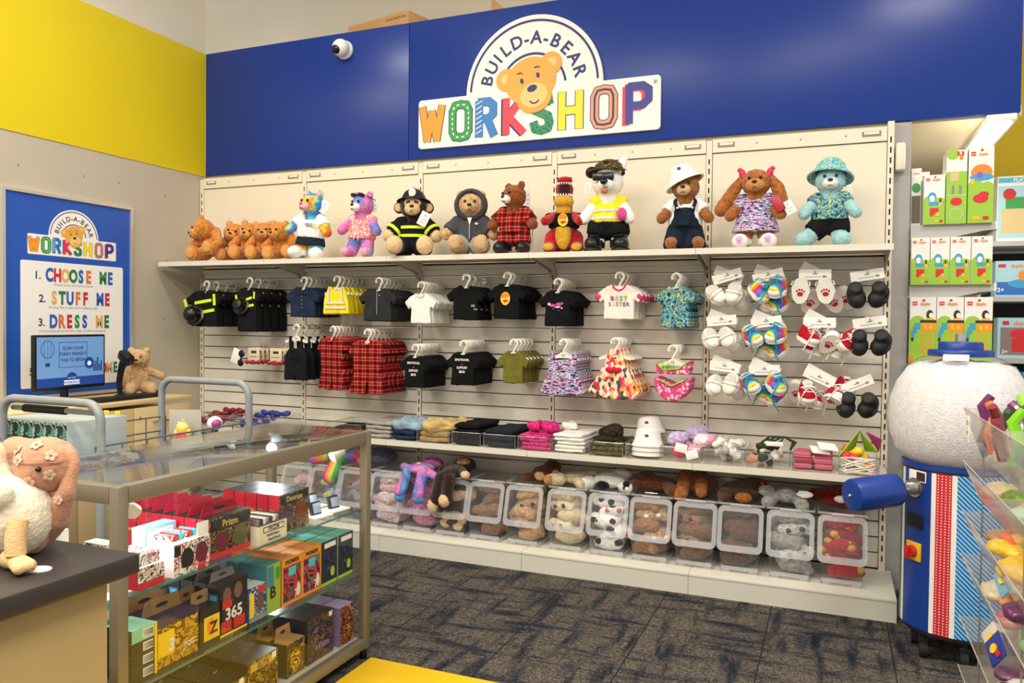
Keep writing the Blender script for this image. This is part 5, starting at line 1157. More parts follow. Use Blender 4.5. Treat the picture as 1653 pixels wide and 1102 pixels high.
for i, (x, key, mats, wd_) in enumerate(BINS):
    b = BIN if i == 0 else copy_tree(BIN)
    b.location = (x, bys, bz); b['label'] = 'clear flip-front bin of %s plush, %s' % (wd_, ORDB[i]); b['category'] = 'bin'; b['group'] = 'clear bins on the plinth'
    for k in range(5):
        me = pelt(mats[k % 2], (.160 if k < 2 else .178), .29, .042 if k < 4 else .036, seed=i*7+k)
        z = bz+.056+.054*k; yy = bys-.01+(.022 if k > 2 else 0); 
        o = link('unstuffed_toy', me, None, (x+rng.uniform(-.006, .006), yy, z), rot=(rng.uniform(-.1, .1), rng.uniform(-.15, .15), rng.uniform(-.5, .5)))
        tag(o, '%s unstuffed plush inside its bin, %s' % (wd_, ('bottom', 'second layer', 'middle', 'fourth layer', 'topmost')[k]), 'unstuffed plush toy', '%s plush inside the bin' % wd_)
        if k in (1, 3) and key in ('candy', 'sand', 'cream', 'spotted', 'tanb', 'mocha', 'grey'):
            mb = MB(); mb.ell((.03, -.128, .014), (.016, .014, .014), u=12, w=8); mb.ell((-.034, -.126, .008), (.014, .012, .012), u=12, w=8)
            mb.build('nose', {'candy': pinkm, 'spotted': M('pink_nose', '#c45a70', .4)}.get(key, WHITE if key == 'tanb' else NOSE), o)
        if key == 'spotted' or key == 'red':
            mb = MB(); sm_ = fur('black_plush', '#0e0d0d', .2) if key == 'spotted' else fur('mustard_plush', '#d8a23a', .15)
            for q in range(3): mb.ell((rng.uniform(-.06, .06), -.112+rng.uniform(-.01, .01), .012+rng.uniform(-.01, .015)), (.022, .022, .017), u=12, w=8)
            mb.build('fur_patch', sm_, o)
        if key in ('monkey',) and k in (0, 1, 3):
            MB().ell((-.04, -.115, .0), (.036, .02, .03)).ell((.045, -.115, -.004), (.034, .02, .028)).build('foot_pad', peach, o)
        if key in ('umber', 'mocha') and k in (1, 3): MB().ell((.035, -.128, .0), (.016, .01, .012), u=12, w=8).build('red_tag', M('tag_red', '#c82a3a', .5), o)
# skins lying on top of the lids
TOPZ = bz+.343
def drape(x, label, parts, loc, rot=(0, 0, 0), name='unstuffed_toy'):
    """parts: list of (part name, material, [(shape...)], voxel) ; first is the body"""
    t = thing(name, label, 'unstuffed plush toy', loc, 0, None, 1., rot)
    for nm, mt, sh in parts:
        mb = MB()
        for q in sh:
            if len(q) == 2: mb.ell(q[0], q[1])
            else: mb.cap(*q)
        link(nm, blobmesh(mb, nm, mt, .0065, 2, .5, .004, 110), t)
    return t
drape(0, 'pastel tie-dyed unstuffed bear hanging over the candy pink bin', [('body', tie2, [((0, -.09, .03), (.08, .11, .032)), ((-.07, -.14, .03), (-.12, -.10, .03), .024, .024), ((.07, -.14, .02), (.12, -.16, .0), .024, .026), ((-.05, -.17, .02), (-.075, -.215, -.10), .03, .034), ((.05, -.17, .02), (.05, -.22, -.10), .032, .036), ((.02, .0, .04), (.07, .06, .04))]), ('foot', fur('sky_plush', '#4f9ad0'), [((-.078, -.215, -.125), (.034, .03, .034))]), ('foot', fur('sky_plush', '#4f9ad0'), [((.05, -.222, -.125), (.036, .03, .03))]), ('label_card', TAGM, [((.0, -.13, .062), (.03, .02, .004))])], (1.99, -.21, TOPZ))
drape(0, 'dark brown unstuffed monkey slung over its bin with peach feet down', [('body', dk, [((0, -.10, .03), (.055, .11, .036)), ((-.03, -.19, .0), (-.045, -.225, -.12), .04, .036), ((.02, -.19, .0), (.03, -.225, -.11), .038, .034), ((.05, -.1, .035), (.10, -.15, .03), .026, .024), ((-.05, -.05, .03), (-.11, -.06, .02), .026, .024), ((.01, .0, .05), (.075, .06, .045))]), ('foot', peach, [((-.06, -.235, -.155), (.032, .032, .045))]), ('foot', peach, [((.022, -.24, -.115), (.036, .032, .038))]), ('hand', peach, [((.115, -.165, .028), (.03, .026, .024))]), ('face', fur('fawn_plush', '#c09a6c'), [((.02, -.03, .075), (.045, .035, .022))])], (2.22, -.21, TOPZ), (0, 0, -.1))
drape(0, 'brown unstuffed monkey crumpled on the sandy bin, cream face', [('body', fur('russet_plush', '#5d3418'), [((0, 0, .035), (.085, .09, .045)), ((.03, .02, .07), (.05, .05, .04)), ((-.06, -.05, .02), (-.09, -.09, .02), .026, .026)]), ('face', peach, [((-.01, -.075, .03), (.038, .022, .026))]), ('ear', peach, [((.075, -.05, .04), (.028, .018, .03))])], (2.73, -.16, TOPZ))
drape(0, 'cream unstuffed dog with tan ear lying on the cream bin', [('body', fur('cream_plush', '#ddcba4', .15), [((.04, 0, .03), (.11, .09, .035)), ((-.05, -.09, .03), (-.09, -.12, .03), .036, .034), ((.05, -.07, .03), (.08, -.12, .02), .03, .03), ((.10, .03, .04), (.05, .05, .035))]), ('paw', fur('pale_tan_plush', '#c08a48'), [((-.10, -.14, .03), (.03, .022, .032))])], (2.90, -.18, TOPZ))
drape(0, 'white unstuffed dalmatian with black ears on the spotted bin', [('body', snow, [((0, -.02, .035), (.10, .09, .04)), ((-.10, -.08, .025), (-.13, -.11, .02), .034, .034), ((.09, -.09, .02), (.12, -.11, .02), .032, .03), ((.05, .03, .06), (.06, .05, .03))]), ('ear', fur('black_plush', '#0e0d0d', .2), [((-.02, -.12, .02), (.042, .024, .026))]), ('ear', fur('black_plush', '#0e0d0d', .2), [((.115, -.115, .026), (.026, .024, .034))]), ('nose', fur('rose_plush', '#c48a8a', .1), [((.06, .02, .085), (.024, .02, .014))])], (3.12, -.17, TOPZ))
drape(0, 'russet unstuffed bear lying across the tan bin', [('body', fur('russet_bear_plush', '#6d3a18'), [((0, 0, .035), (.12, .08, .036)), ((-.09, -.05, .03), (-.12, -.09, .02), .032, .034), ((.08, -.06, .03), (.11, -.10, .02), .032, .036), ((-.06, .03, .05), (.06, .05, .04))]), ('ear', fur('umber_plush', '#7a5638'), [((-.10, .0, .06), (.024, .018, .024))]), ('label_card', TAGM, [((.0, -.13, .006), (.045, .012, .004))])], (3.37, -.17, TOPZ))
drape(0, 'chestnut unstuffed rabbit with one long ear over the mocha bin', [('body', chest, [((0, .02, .05), (.12, .09, .055)), ((-.05, .0, .06), (.06, .07, .06))]), ('ear', carm, [((-.05, -.06, .06), (-.055, -.13, .01), .036, .036)]), ('ear', carm, [((.04, -.06, .06), (.05, -.12, .03), .034, .03)])], (3.58, -.16, TOPZ))
drape(0, 'dark brown unstuffed bear with red patch on the deep brown bin', [('body', fur('deep_brown_plush', '#5d4230'), [((0, 0, .04), (.11, .09, .045)), ((.05, .02, .06), (.07, .06, .045)), ((-.07, -.06, .03), (-.09, -.09, .02), .035, .035)]), ('paw', carm, [((.01, -.11, .02), (.045, .03, .028))]), ('patch', M('tag_red', '#c82a3a', .5), [((.095, -.03, .085), (.016, .01, .014))])], (3.83, -.16, TOPZ))
drape(0, 'grey unstuffed elephant crumpled on the pale grey bin with white tag', [('body', fur('grey_plush', '#9d9c99'), [((0, 0, .04), (.09, .09, .045)), ((-.07, -.07, .03), (-.09, -.11, .01), .036, .034), ((.06, -.09, .03), (.075, -.13, .01), .032, .034), ((.0, -.08, .05), (.05, .05, .04))]), ('ear', fur('pale_grey_plush', '#c8c7c2'), [((-.10, -.04, .055), (.045, .03, .03))]), ('paper_tag', TAGM, [((.085, -.13, .07), (.042, .006, .02))])], (4.05, -.17, TOPZ))
drape(0, 'dark red unstuffed dinosaur sprawled over the red bin lid', [('body', fur('crimson_plush', '#8f0d18'), [((0, .0, .045), (.15, .09, .055)), ((.09, .0, .06), (.07, .06, .055)), ((-.12, .02, .04), (.06, .05, .035))]), ('spike', red, [((.03, .0, .10), (.03, .0, .15), .016, .004)]), ('paper_tag', TAGM, [((-.02, -.10, .05), (.035, .012, .02))])], (4.32, -.14, TOPZ))
# bins and skins seen through the glass case
for i, (x, w_, mt) in enumerate(((1.555, 'grey lilac', fur('grey_lilac_plush', '#8f88a0')), (1.335, 'rainbow', tie1), (1.115, 'rose', fur('pastel_pink_plush', '#e0b8bc')))):
    b = copy_tree(BIN); b.location = (x, bys, bz); b['label'] = 'clear flip-front bin behind the glass case, %s plush inside' % w_; b['category'] = 'bin'; b['group'] = 'clear bins on the plinth'
    for k in range(3):
        o = link('unstuffed_toy', pelt(mt, .15, .2, .04, seed=90+i*5+k), None, (x, bys-.02, bz+.06+.08*k), rz=rng.uniform(-.4, .4)); tag(o, '%s unstuffed plush in a bin behind the glass case' % w_, 'unstuffed plush toy', '%s plush behind the case' % w_)
RBW = bands('rainbow_stripe_plush', '#4f7fd0', [(0, .17, '#e0488c', 1), (.17, .33, '#f0953a', 1), (.33, .48, '#e8d048', 1), (.48, .62, '#4fb868', 1), (.8, 1., '#a85ac8', 1)], 9, axes=(0,))
drape(0, 'rainbow unstuffed bear lying on a bin behind the glass case', [('body', RBW, [((0, -.02, .05), (.12, .10, .05)), ((-.08, -.08, .04), (-.12, -.15, .03), .035, .035), ((.03, -.12, .03), (.02, -.19, -.06), .04, .045), ((.08, .0, .06), (.08, .07, .05))])], (1.36, -.18, TOPZ))
drape(0, 'slate blue unstuffed toy with pink trim beside the glass case corner', [('body', fur('slate_plush', '#5a5a72'), [((0, 0, .05), (.11, .09, .055))]), ('trim', fur('coral_plush', '#d05a6a'), [((-.07, -.09, .03), (.05, .025, .03))])], (1.62, -.16, TOPZ))
drape(0, 'pale pink unstuffed toy on a bin far behind the case', [('body', fur('pastel_pink_plush', '#e0b8bc'), [((0, 0, .04), (.10, .09, .04)), ((-.08, -.05, .03), (-.12, -.1, .02), .03, .03)])], (1.12, -.18, TOPZ))
# ================================================================ poster, cabinet, computer
YX = ((0, 1, 0), (0, 0, 1))
po_ = thing('framed_poster', 'tall blue framed poster of numbered steps on the left wall above the cabinet', 'poster', (-.02, -1.04, .88))
mb = MB()
for a, b, c, d in ((-.436, 0, -.418, 1.195), (.418, 0, .436, 1.195), (-.418, 0, .418, .018), (-.418, 1.177, .418, 1.195)): mb.rect(a, b, c, d, .022, (0, 0, 0), *YX)
mb.build('frame', M('brushed_frame', '#d8d3c8', .35, .6), po_, smooth=False)
mb = MB(); mb.rect(-.418, .018, .418, 1.177, .010, (0, 0, 0), *YX); mb.build('print_sheet', M('poster_blue', '#1f55b4', .35), po_, smooth=False)
lg = MB()
logo(po_, (.0105, .013, .893), (0, 1, 0), (0, 0, 1), .595, .0006, .35)
mb = MB(); mb.prism([(a+.018, b+.43) for a, b in roundrect(.69, .735, .012)], .0006, (.0102, 0, 0), *YX); mb.build('white_panel', CARD, po_, smooth=False)
PC = ['#c8283e', '#1f8a4a', '#2a5fb8', '#c8283e', '#e0b060', '#1f7a4a', '#2a5fb8', '#d8763a']
pcm = [M('poster_ink_'+c[1:], c, .6) for c in PC]+[NAVY, M('poster_grey_text', '#6a6a72', .7)]
SM = {1: 'Choose me from all of my furry friends', 2: 'Put a hug. Test to make sure I’m stuffed just right', 3: 'Find the perfect pair for me from a range of outfits and accessories', 4: 'Tell everyone my name', 5: 'Take me home'}
for n_, word, zz, x0 in ((1, 'CHOOSE ME', .690, -.14), (2, 'STUFF ME', .556, -.11), (3, 'DRESS ME', .417, -.115), (4, 'NAME ME', .275, -.10), (5, 'TAKE ME HOME', .132, -.17)):
    mb = MB(); sz = .082 if n_ < 5 else .07; st = .052 if n_ < 5 else .044
    mb.text('%d.' % n_, .062, x0-.085, zz+.005, .0008, (.0108, 0, 0), *YX, mat=8, bold=.02)
    for i, c in enumerate(word):
        if c != ' ': mb.text(c, sz*1.28, x0+.0+st*i-.01, zz-.004, .0008, (.0108, 0, 0), *YX, mat=(i+n_*2) % 8, bold=.05, xs=.66)
    mb.text(SM[n_], .0165, .01, zz-.03, .0008, (.0108, 0, 0), *YX, mat=9)
    mb.build('step_lettering', pcm, po_, smooth=False)
wood = M('pale_maple_laminate', '#dcc48f', .5, var=.05, vscale=3, stretch=(8, 1, 8)); wood2 = M('maple_front', '#d6bd88', .5, var=.05, vscale=3, stretch=(8, 1, 8))
cb_ = thing('storage_cabinet', 'pale wood cabinet with steel handles under the blue poster', 'cabinet', (.235, -1.2, 0))
MB().rbox((0, 0, .4), (.46, 1.2, .80), .003).build('body', wood2, cb_); MB().rbox((.005, 0, .8575), (.485, 1.22, .025), .003).build('top', wood, cb_); 
for i, (y0, y1) in enumerate(((-.595, -.203), (-.197, .165), (.171, .595))):
    d = MB().rbox((.239, (y0+y1)/2, .43), (.018, y1-y0, .79), .002).build('door', wood2, cb_)
    yc = (y0+y1)/2
    MB().tube([(.247, yc-.075, .735), (.268, yc-.075, .735), (.268, yc+.075, .735), (.247, yc+.075, .735)], .006, 8).build('handle', STEEL, d)
    MB().cyl((.246, y0+.04, .765), (.252, y0+.04, .765), .009, n=14).build('lock', STEEL, d)
CZ = .8705
mo = thing('computer_monitor', 'black computer monitor showing a blue screen on the cabinet', 'monitor', (.24, -1.25, CZ), R_(97))
MB().rbox((0, .005, .23), (.50, .028, .31), .008).rbox((0, .03, .23), (.3, .03, .2), .01).build('housing', BLACK, mo)
scrm = M('screen_blue', '#6d9ad0', .25, emit=.22); scrd = M('screen_navy', '#1c4496', .25, emit=.22); scrl = M('screen_dark_ink', '#24407c', .3, emit=.2); scrw = M('screen_white', '#dfe8f4', .3, emit=.35)
O_ = (0, -.0092, .23)
MB().rect(-.235, -.135, .235, .142, .0006, O_, *OX).build('screen', scrm, mo, smooth=False)
mb = MB(); mb.rect(-.235, -.135, .235, -.085, .0009, O_, *OX, mat=1)
for i, (ln, sz) in enumerate((('SCAN YOUR', .026), ('FURRY FRIEND’S', .026), ('TAG TO BEGIN', .026))): mb.text(ln, sz, .01, .07-.033*i, .0012, O_, *OX, mat=2, bold=.02)
for a in ((-.09, .11, .11, .113), (-.09, -.03, .11, -.027), (-.09, -.03, -.087, .113), (.107, -.03, .11, .113)): mb.rect(*a, .0011, O_, *OX, mat=2)
mb.disc(-.165, .075, .045, .05, .0011, O_, *OX, mat=2); mb.disc(-.165, .075, .041, .046, .0014, O_, *OX, mat=0)
for k in (-.022, 0, .022): mb.rect(-.166+k, .03, -.164+k, .12, .0016, O_, *OX, mat=2)
mb.rect(-.18, -.02, -.15, .0, .0012, O_, *OX, mat=2); mb.disc(.125, -.01, .034, .034, .0016, O_, *OX, mat=1); mb.disc(.125, -.012, .015, .014, .0019, O_, *OX, mat=3)
for k in range(5): mb.rect(.155+.014*k, -.06, .165+.014*k, -.02+.02*((k*7) % 3), .0011, O_, *OX, mat=2)
mb.prism([(.0+.04*math.cos(R_(a)), -.10+.042*math.sin(R_(a))) for a in range(0, 181, 12)], .0012, O_, *OX, mat=1); mb.rect(-.055, -.127, .055, -.102, .0013, O_, *OX, mat=3); mb.text('WORKSHOP', .02, 0, -.122, .0016, O_, *OX, mat=1, bold=.03); mb.text('BUILD-A-BEAR', .009, 0, -.092, .0016, O_, *OX, mat=3)
mb.build('screen_image', [scrm, scrd, scrl, scrw], mo, smooth=False)
MB().rbox((0, .03, .007), (.22, .15, .014), .005).cyl((0, .045, .01), (0, .045, .16), .022).build('stand', BLACK, mo)
kb = thing('keyboard', 'black keyboard on the cabinet in front of the monitor', 'keyboard', (.36, -1.0, CZ), R_(92))
MB().rbox((0, 0, .009), (.43, .13, .016), .004).build('base', BLACK, kb)
mb = MB()
for r_ in range(5):
    for c in range(20): mb.box((-.2+.021*c, .045-.022*r_, .019), (.017, .018, .006), taper=.85)
mb.build('keys', M('key_grey', '#1c1c1e', .5), kb, smooth=False)
ms = thing('computer_mouse', 'black mouse at the corner of the cabinet', 'mouse', (.33, -.70, CZ), .3)
MB().ell((0, 0, .012), (.032, .05, .02)).build('shell', BLACK, ms); MB().rbox((.0, .03, .031), (.008, .018, .006), .003).build('wheel', M('key_grey', '#1c1c1e', .5), ms)
sc_ = thing('barcode_scanner', 'black handheld barcode scanner standing beside the teddy on the cabinet', 'scanner', (.27, -.93, CZ), R_(80))
MB().lathe([(0, 0), (.05, 0), (.05, .012), (.015, .03), (0, .03)], 20).build('stand_foot', BLACK, sc_)
MB().tube([(0, .02, .02), (0, .025, .1), (.0, .0, .19), (0, -.03, .235)], [.014, .018, .02, .024], 10).build('handle', BLACK, sc_)
MB().rbox((0, -.045, .245), (.062, .10, .06), .016, rot=(.5, 0, 0)).build('head', BLACK, sc_); MB().rbox((0, -.09, .222), (.05, .006, .035), .002, rot=(.5, 0, 0)).build('window', M('scanner_red_glass', '#2a0a0e', .1), sc_)
mb = MB(); mb.tube([(.30, -.93, CZ+.02), (.26, -1.0, CZ+.006), (.34, -1.08, CZ+.004), (.22, -1.15, CZ+.012), (.14, -1.2, CZ+.004)], .003, 6); tag(mb.build('cable', BLACK), 'black cable of the scanner curling over the cabinet top', 'cable')
t, S, H = plush('teddy_bear', 'sandy curly teddy sitting on the cabinet with one arm out', 'teddy bear', (.22, -.76, CZ+.006), R_(55), .86, 'sit', sand, fur('sand_mid_plush', '#b8906a'), 'bear', sand2, sand2, headrot=-.35, sk=dict(hand=[(-.10, -.06, .07), (.15, -.03, .13)]))

# ================================================================ trolley with toys
grey = M('trolley_grey_paint', '#8c8f90', .4, var=.06, vscale=20); tblue = M('trolley_blue_deck', '#35507e', .55); rubber = M('rubber_black', '#141414', .7)
tr = thing('hand_trolley', 'grey tubular trolley with blue deck between the cabinet and the glass case', 'trolley', (1.46, -1.9, 0))
MB().rbox((0, 0, .72), (.54, .86, .03), .006).build('upper_deck', tblue, tr); MB().rbox((0, 0, .22), (.54, .86, .03), .006).build('lower_deck', tblue, tr)
def hoop(y, zt):
    pts = []; r = .07; w = .27
    for cx, a0, a1 in ((-w+r, 180, 90), (w-r, 90, 0)):
        pts += [(cx+r*math.cos(R_(a0+(a1-a0)*i/8)), y, zt-r+r*math.sin(R_(a0+(a1-a0)*i/8))) for i in range(9)]
    pts = [(-w, y, .14)]+pts+[(w, y, .14)]
    MB().tube(pts, .0165, 12).build('hoop_handle', grey, tr)
hoop(.40, 1.055); hoop(-.40, 1.03)
MB().tube([(-.25, -.37, .99), (.22, -.37, .99)], .011, 8).build('cross_bar', grey, tr); MB().cyl((-.18, -.37, .99), (.05, -.37, .99), .016, n=12).build('grip', rubber, tr)
rd = M('basket_wire', '#7c7f82', .35, .6)
mb = MB()
for s in (-1, 1):
    mb.tube([(s*.265, -.42, .80), (s*.265, .42, .80)], .004, 6); mb.tube([(s*.265, -.42, .87), (s*.265, .42, .87)], .004, 6)
    for k in range(8): mb.tube([(s*.265, -.42+.12*k, .735), (s*.265, -.42+.12*k, .87)], .003, 6)
for s, y in ((-1, .44), (1, .44)):
    mb.tube([(s*.262, y, .87), (s*.245, y+.01, .875), (s*.02, y+.01, .875), (s*.01, y+.01, .85), (s*.01, y+.01, .74)], .004, 6)
    mb.tube([(s*.262, y, .80), (s*.01, y+.01, .80)], .004, 6)
mb.build('wire_basket', rd, tr)
for x in (-.23, .23):
    for y in (-.36, .36):
        c = MB().bb((x-.02, y-.025, .105), (x+.02, y+.025, .205)).build('caster', STEEL, tr, smooth=False); MB().cyl((x-.015, y, .055), (x+.015, y, .055), .055, n=20).build('wheel', rubber, c)
toyb = M('toy_box_white', '#aeb8b2', .45); toyg = pattern('toy_box_green_art', ['#4f8f78', '#2f6f5f', '#8fc0a8', '#2a2a30', '#c8dcd0'], 26, rough=.4, bump=0); yt = M('tab_yellow', '#f0c020', .5)
for i in range(6):
    x = 1.15+.064*i
    t = thing('toy_box', 'slim green toy box on the trolley, %s in the row' % ('leftmost', 'second from left', 'third from left', 'fourth from left', 'fifth from left', 'rightmost')[i], 'toy box', (x, -2.12, .737), 0, 'slim toy boxes on the trolley')
    MB().rbox((0, 0, .1025), (.06, .28, .205), .002).build('carton', toyb, t)
    mb = MB(); mb.rect(-.029, .004, .029, .2, .0005, (0, -.14, 0), *OX, mat=0); mb.disc(-.006, .172, .016, .02, .0009, (0, -.14, 0), *OX, mat=1); mb.disc(.0, .125, .014, .02, .0009, (0, -.14, 0), *OX, mat=1); mb.rect(-.026, .01, .026, .05, .0009, (0, -.14, 0), *OX, mat=3); mb.disc(.022, .188, .006, .006, .0009, (0, -.14, 0), *OX, mat=1)
    mb.build('front_print', [toyg, INK, M('print_red', '#c8262e', .6), M('pale_green_print', '#a8d0b8', .5)], t, smooth=False)
    if i > 1: MB().rbox((0, .12, .215), (.03, .004, .016), .002).build('hang_tab', yt, t)
cp = thing('toy_pack', 'clear bubble pack with yellow and red figure on the trolley', 'toy pack', (1.545, -1.72, .737), R_(30))
MB().ell((0, 0, .085), (.06, .045, .085)).build('bubble', clear('bubble_pack', (.97, .98, .95), .05, .08), cp); MB().rbox((0, .048, .10), (.14, .003, .2), .001).build('card', M('pack_card', '#a8a494', .6), cp)
MB().ell((0, 0, .12), (.028, .022, .03)).ell((-.024, 0, .10), (.014, .014, .02)).ell((.024, 0, .10), (.014, .014, .02)).build('figure_top', M('toy_yellow', '#f2c21a', .45), cp); MB().cyl((0, 0, .02), (0, 0, .095), .036, .024).build('figure_skirt', M('toy_red', '#d8301e', .45), cp)
dl = thing('toy_doll', 'small doll with white and purple round head on the trolley end', 'doll', (1.62, -1.60, .737), R_(25))
MB().ell((0, 0, .135), (.035, .033, .033)).build('head', M('doll_white', '#ece6ea', .4), dl); MB().ell((.008, -.012, .135), (.026, .024, .024)).build('visor', M('doll_purple', '#a2467e', .4), dl)
MB().cyl((0, 0, .0), (0, 0, .11), .022, .014).build('body', BLACK, dl); MB().prism([(.01, .10), (.09, .03), (.07, .015), (.015, .06)], .003, (0, .012, 0), *OX).build('cape', whitecl, dl)

# ================================================================ glass display case
alu = M('champagne_aluminium', '#8d8470', .42, .45); case_in = M('case_inner_profile', '#8f938c', .4, .5)
gls = clear('case_glass', (.97, .985, .975), .006, .11, .01); glass_edge = M('green_glass_edge', '#3f776e', .15)
cs_ = thing('display_case', 'glass display case with aluminium frame standing in the aisle', 'display case', (2.30, -2.335, 0))
W2, L2, HT = .25, .6, .912
p = .017
for sx in (-1, 1):
    for sy in (-1, 1):
        MB().rbox((sx*(W2-p), sy*(L2-p), HT/2+.02), (.034, .034, HT-.04), .004).build('corner_post', alu, cs_)
        MB().cyl((sx*(W2-.02), sy*(L2-.02), 0), (sx*(W2-.02), sy*(L2-.02), .045), .015, n=10).build('foot', BLACK, cs_)
for z, h in ((HT-.024, .048), (.065, .04)):
    for s in (-1, 1):
        MB().rbox((s*(W2-p), 0, z), (.034, 2*L2-.068, h), .003).build('rail', alu, cs_); MB().rbox((0, s*(L2-p), z), (2*W2-.068, .034, h), .003).build('rail', alu, cs_)
MB().rbox((0, 0, .072), (2*W2-.036, 2*L2-.036, .02), .002).build('base_deck', M('case_deck_grey', '#b9b6aa', .5), cs_)
MB().rbox((0, 0, HT+.001), (2*W2-.006, 2*L2-.006, .008), .002).build('top_glass', gls, cs_)
def pane(nm, vs): MB().add(vs, [(0, 1, 2, 3)]).build(nm, gls, cs_, smooth=False)
pane('side_glass', [(W2-.01, -L2+.03, .084), (W2-.01, L2-.03, .084), (W2-.01, L2-.03, HT-.05), (W2-.01, -L2+.03, HT-.05)])
pane('side_glass', [(-W2+.01, -L2+.03, .084), (-W2+.01, L2-.03, .084), (-W2+.01, L2-.03, HT-.05), (-W2+.01, -L2+.03, HT-.05)])
for s in (-1, 1): pane('end_glass', [(-W2+.03, s*(L2-.01), .084), (W2-.03, s*(L2-.01), .084), (W2-.03, s*(L2-.01), HT-.05), (-W2+.03, s*(L2-.01), HT-.05)])
S1, S2 = .352, .608
for z in (S1, S2):
    sh = MB().bb((-W2+.02, -L2+.03, z-.006), (W2-.02, L2-.03, z)).build('glass_shelf', gls, cs_, smooth=False)
    MB().bb((W2-.0215, -L2+.03, z-.0062), (W2-.0185, L2-.03, z+.0002)).build('shelf_edge', glass_edge, sh, smooth=False)
    for sy in (-1, 1): MB().rbox((W2-.04, sy*(L2-.045), z-.012), (.02, .02, .012), .003).build('shelf_clip', STEEL, sh)
def spot(x, y, z, aim, label, e):
    t = thing('display_spotlight', label, 'spotlight', (x, y, z)); d = Vector(aim).normalized()
    MB().tube([(0, 0, 0), d*.03], .005, 8).build('stem', STEEL, t); MB().cyl(d*.025, d*.075, .012, .022, 16).build('cone', WHITE, t)
    MB().ell(d*.078, (.02, .02, .008), rot=d.to_track_quat('Z', 'Y').to_matrix()).build('bulb', M('lit_bulb_cold', '#eaf6ff', .4, emit=14), t)
    l = bpy.data.lights.new('case_lamp', 'SPOT'); l.energy = e; l.spot_size = R_(130); l.spot_blend = .6; l.color = (.82, .93, 1); l.shadow_soft_size = .02
    o = bpy.data.objects.new('case_lamp', l); COL.objects.link(o); o.parent = t; o.location = d*.09; o.rotation_euler = d.to_track_quat('-Z', 'Y').to_euler()
spot(2.49, -1.80, .85, (-.55, -.75, -.42), 'white spotlight on the far right post of the glass case', 5)
spot(2.12, -1.80, .86, (.5, -.8, -.35), 'white spotlight on the far left post of the glass case', 5)
spot(2.50, -2.87, .86, (-.4, .75, -.6), 'white spotlight by the near post of the glass case', 3)
spot(2.12, -2.87, .60, (.6, .75, -.6), 'added white fill spotlight under the upper shelf at the near end of the case', 3.5)  # added fill lamp, brightens the lower shelf boxes; no such fitting known
spot(2.12, -1.80, .34, (.6, -.75, -.5), 'added white fill spotlight low at the far end of the case', 1.5)  # extra lamp added to lift the dim boxes on the case floor
# ---- boxed goods
FCOL = {}
def art(name, cols, sc=24): return pattern(name, cols, sc, rough=.4, bump=0, kind='noise', distort=1.5)
goldart = art('dark_gold_art', ['#1a1712', '#3a3222', '#7a6636', '#241f16', '#a08a4a', '#5a1c16']); redm = M('carton_red', '#c01c34', .45); dkgreen = M('carton_dark_green', '#14211c', .4)
darkc = M('carton_charcoal', '#1b1b1d', .4); kraftb = M('kraft_tab', '#b98f58', .8); greyin = M('carton_grey_board', '#8a8378', .8)
def box(label, loc, dim, front, side, top, decals=(), group=None, rz=R_(90), tab=None, name='card_box', cat='boxed cards', sided=()):
    """a printed carton, local front -Y; decals: (kind, ..., material)"""
    w, d, h = dim
    t = thing(name, label, cat, loc, rz, group)
    ms = [front, side, top]; mb = MB(); x, y = w/2, d/2
    vs = [(-x, -y, 0), (x, -y, 0), (x, y, 0), (-x, y, 0), (-x, -y, h), (x, -y, h), (x, y, h), (-x, y, h)]
    for f, m in (((0, 1, 5, 4), 0), ((2, 3, 7, 6), 0), ((1, 2, 6, 5), 1), ((3, 0, 4, 7), 1), ((4, 5, 6, 7), 2), ((3, 2, 1, 0), 1)): mb.f.append(f); mb.m.append(m)
    mb.v += vs
    def deco(mbx, q, O, X, Y, lift):
        m = q[-1]
        if m not in ms: ms.append(m)
        k = ms.index(m)
        if q[0] == 'r': mbx.rect(*q[1:5], lift, O, X, Y, mat=k)
        elif q[0] == 'e': mbx.disc(*q[1:5], lift, O, X, Y, mat=k, n=16)
        elif q[0] == 't': mbx.text(q[1], q[2], q[3], q[4], lift, O, X, Y, mat=k, bold=.03, xs=q[5] if len(q) > 6 else 1.)
    for i, q in enumerate(decals): deco(mb, q, (0, -y, 0), (1, 0, 0), (0, 0, 1), .0006+.0002*i)
    for i, q in enumerate(sided): deco(mb, q, (-x, 0, 0), (0, -1, 0), (0, 0, 1), .0006+.0002*i)
    mb.build('carton', ms, t, smooth=False)
    if tab:
        tb = MB(); tw = w*.9; th = tab[1]; hole_ = [(tw*.16*math.cos(a), th*.5+th*.14*math.sin(a)) for a in (2*math.pi*i/12 for i in range(12))]
        tb.prism([(-tw/2, 0), (tw/2, 0), (tw/2*.8, th), (-tw/2*.8, th)], .0012, (0, y-.002 if len(tab) < 3 else -y+.002, h), *OX); tb.prism(hole_, .0003, (0, (y-.002 if len(tab) < 3 else -y+.002)-.0013, h), *OX, mat=1)
        tb.build('hang_tab', [tab[0], INK], t, smooth=False)
    return t
inkw = M('print_white', '#e8e6e2', .6); inkg = M('print_gold', '#c8a84a', .45); inkr = M('print_red', '#c8262e', .6); inkb = M('print_blue', '#2f6fc0', .5); inky = M('print_yellow_ink', '#f2cc1c', .5); inkc = M('print_cyan', '#4fc0d8', .6); inkp = M('print_purple', '#5a3a8a', .5); inkgr = M('print_green_ink', '#3a9a4a', .5); inko = M('print_orange_ink', '#f08a1c', .5); greyp = M('print_mid_grey', '#8a8a8c', .6)
def deep(i, n): return 'front one of its row' if i == 0 else ('rearmost of its row' if i == n-1 else ORD[i]+' from the glass')
def row(n, pitch, label, loc, dim, *a, **k):
    for i in range(n): box(label+', '+deep(i, n), (loc[0]-pitch*i, loc[1], loc[2]), dim, *a, group=label+' row', **k)
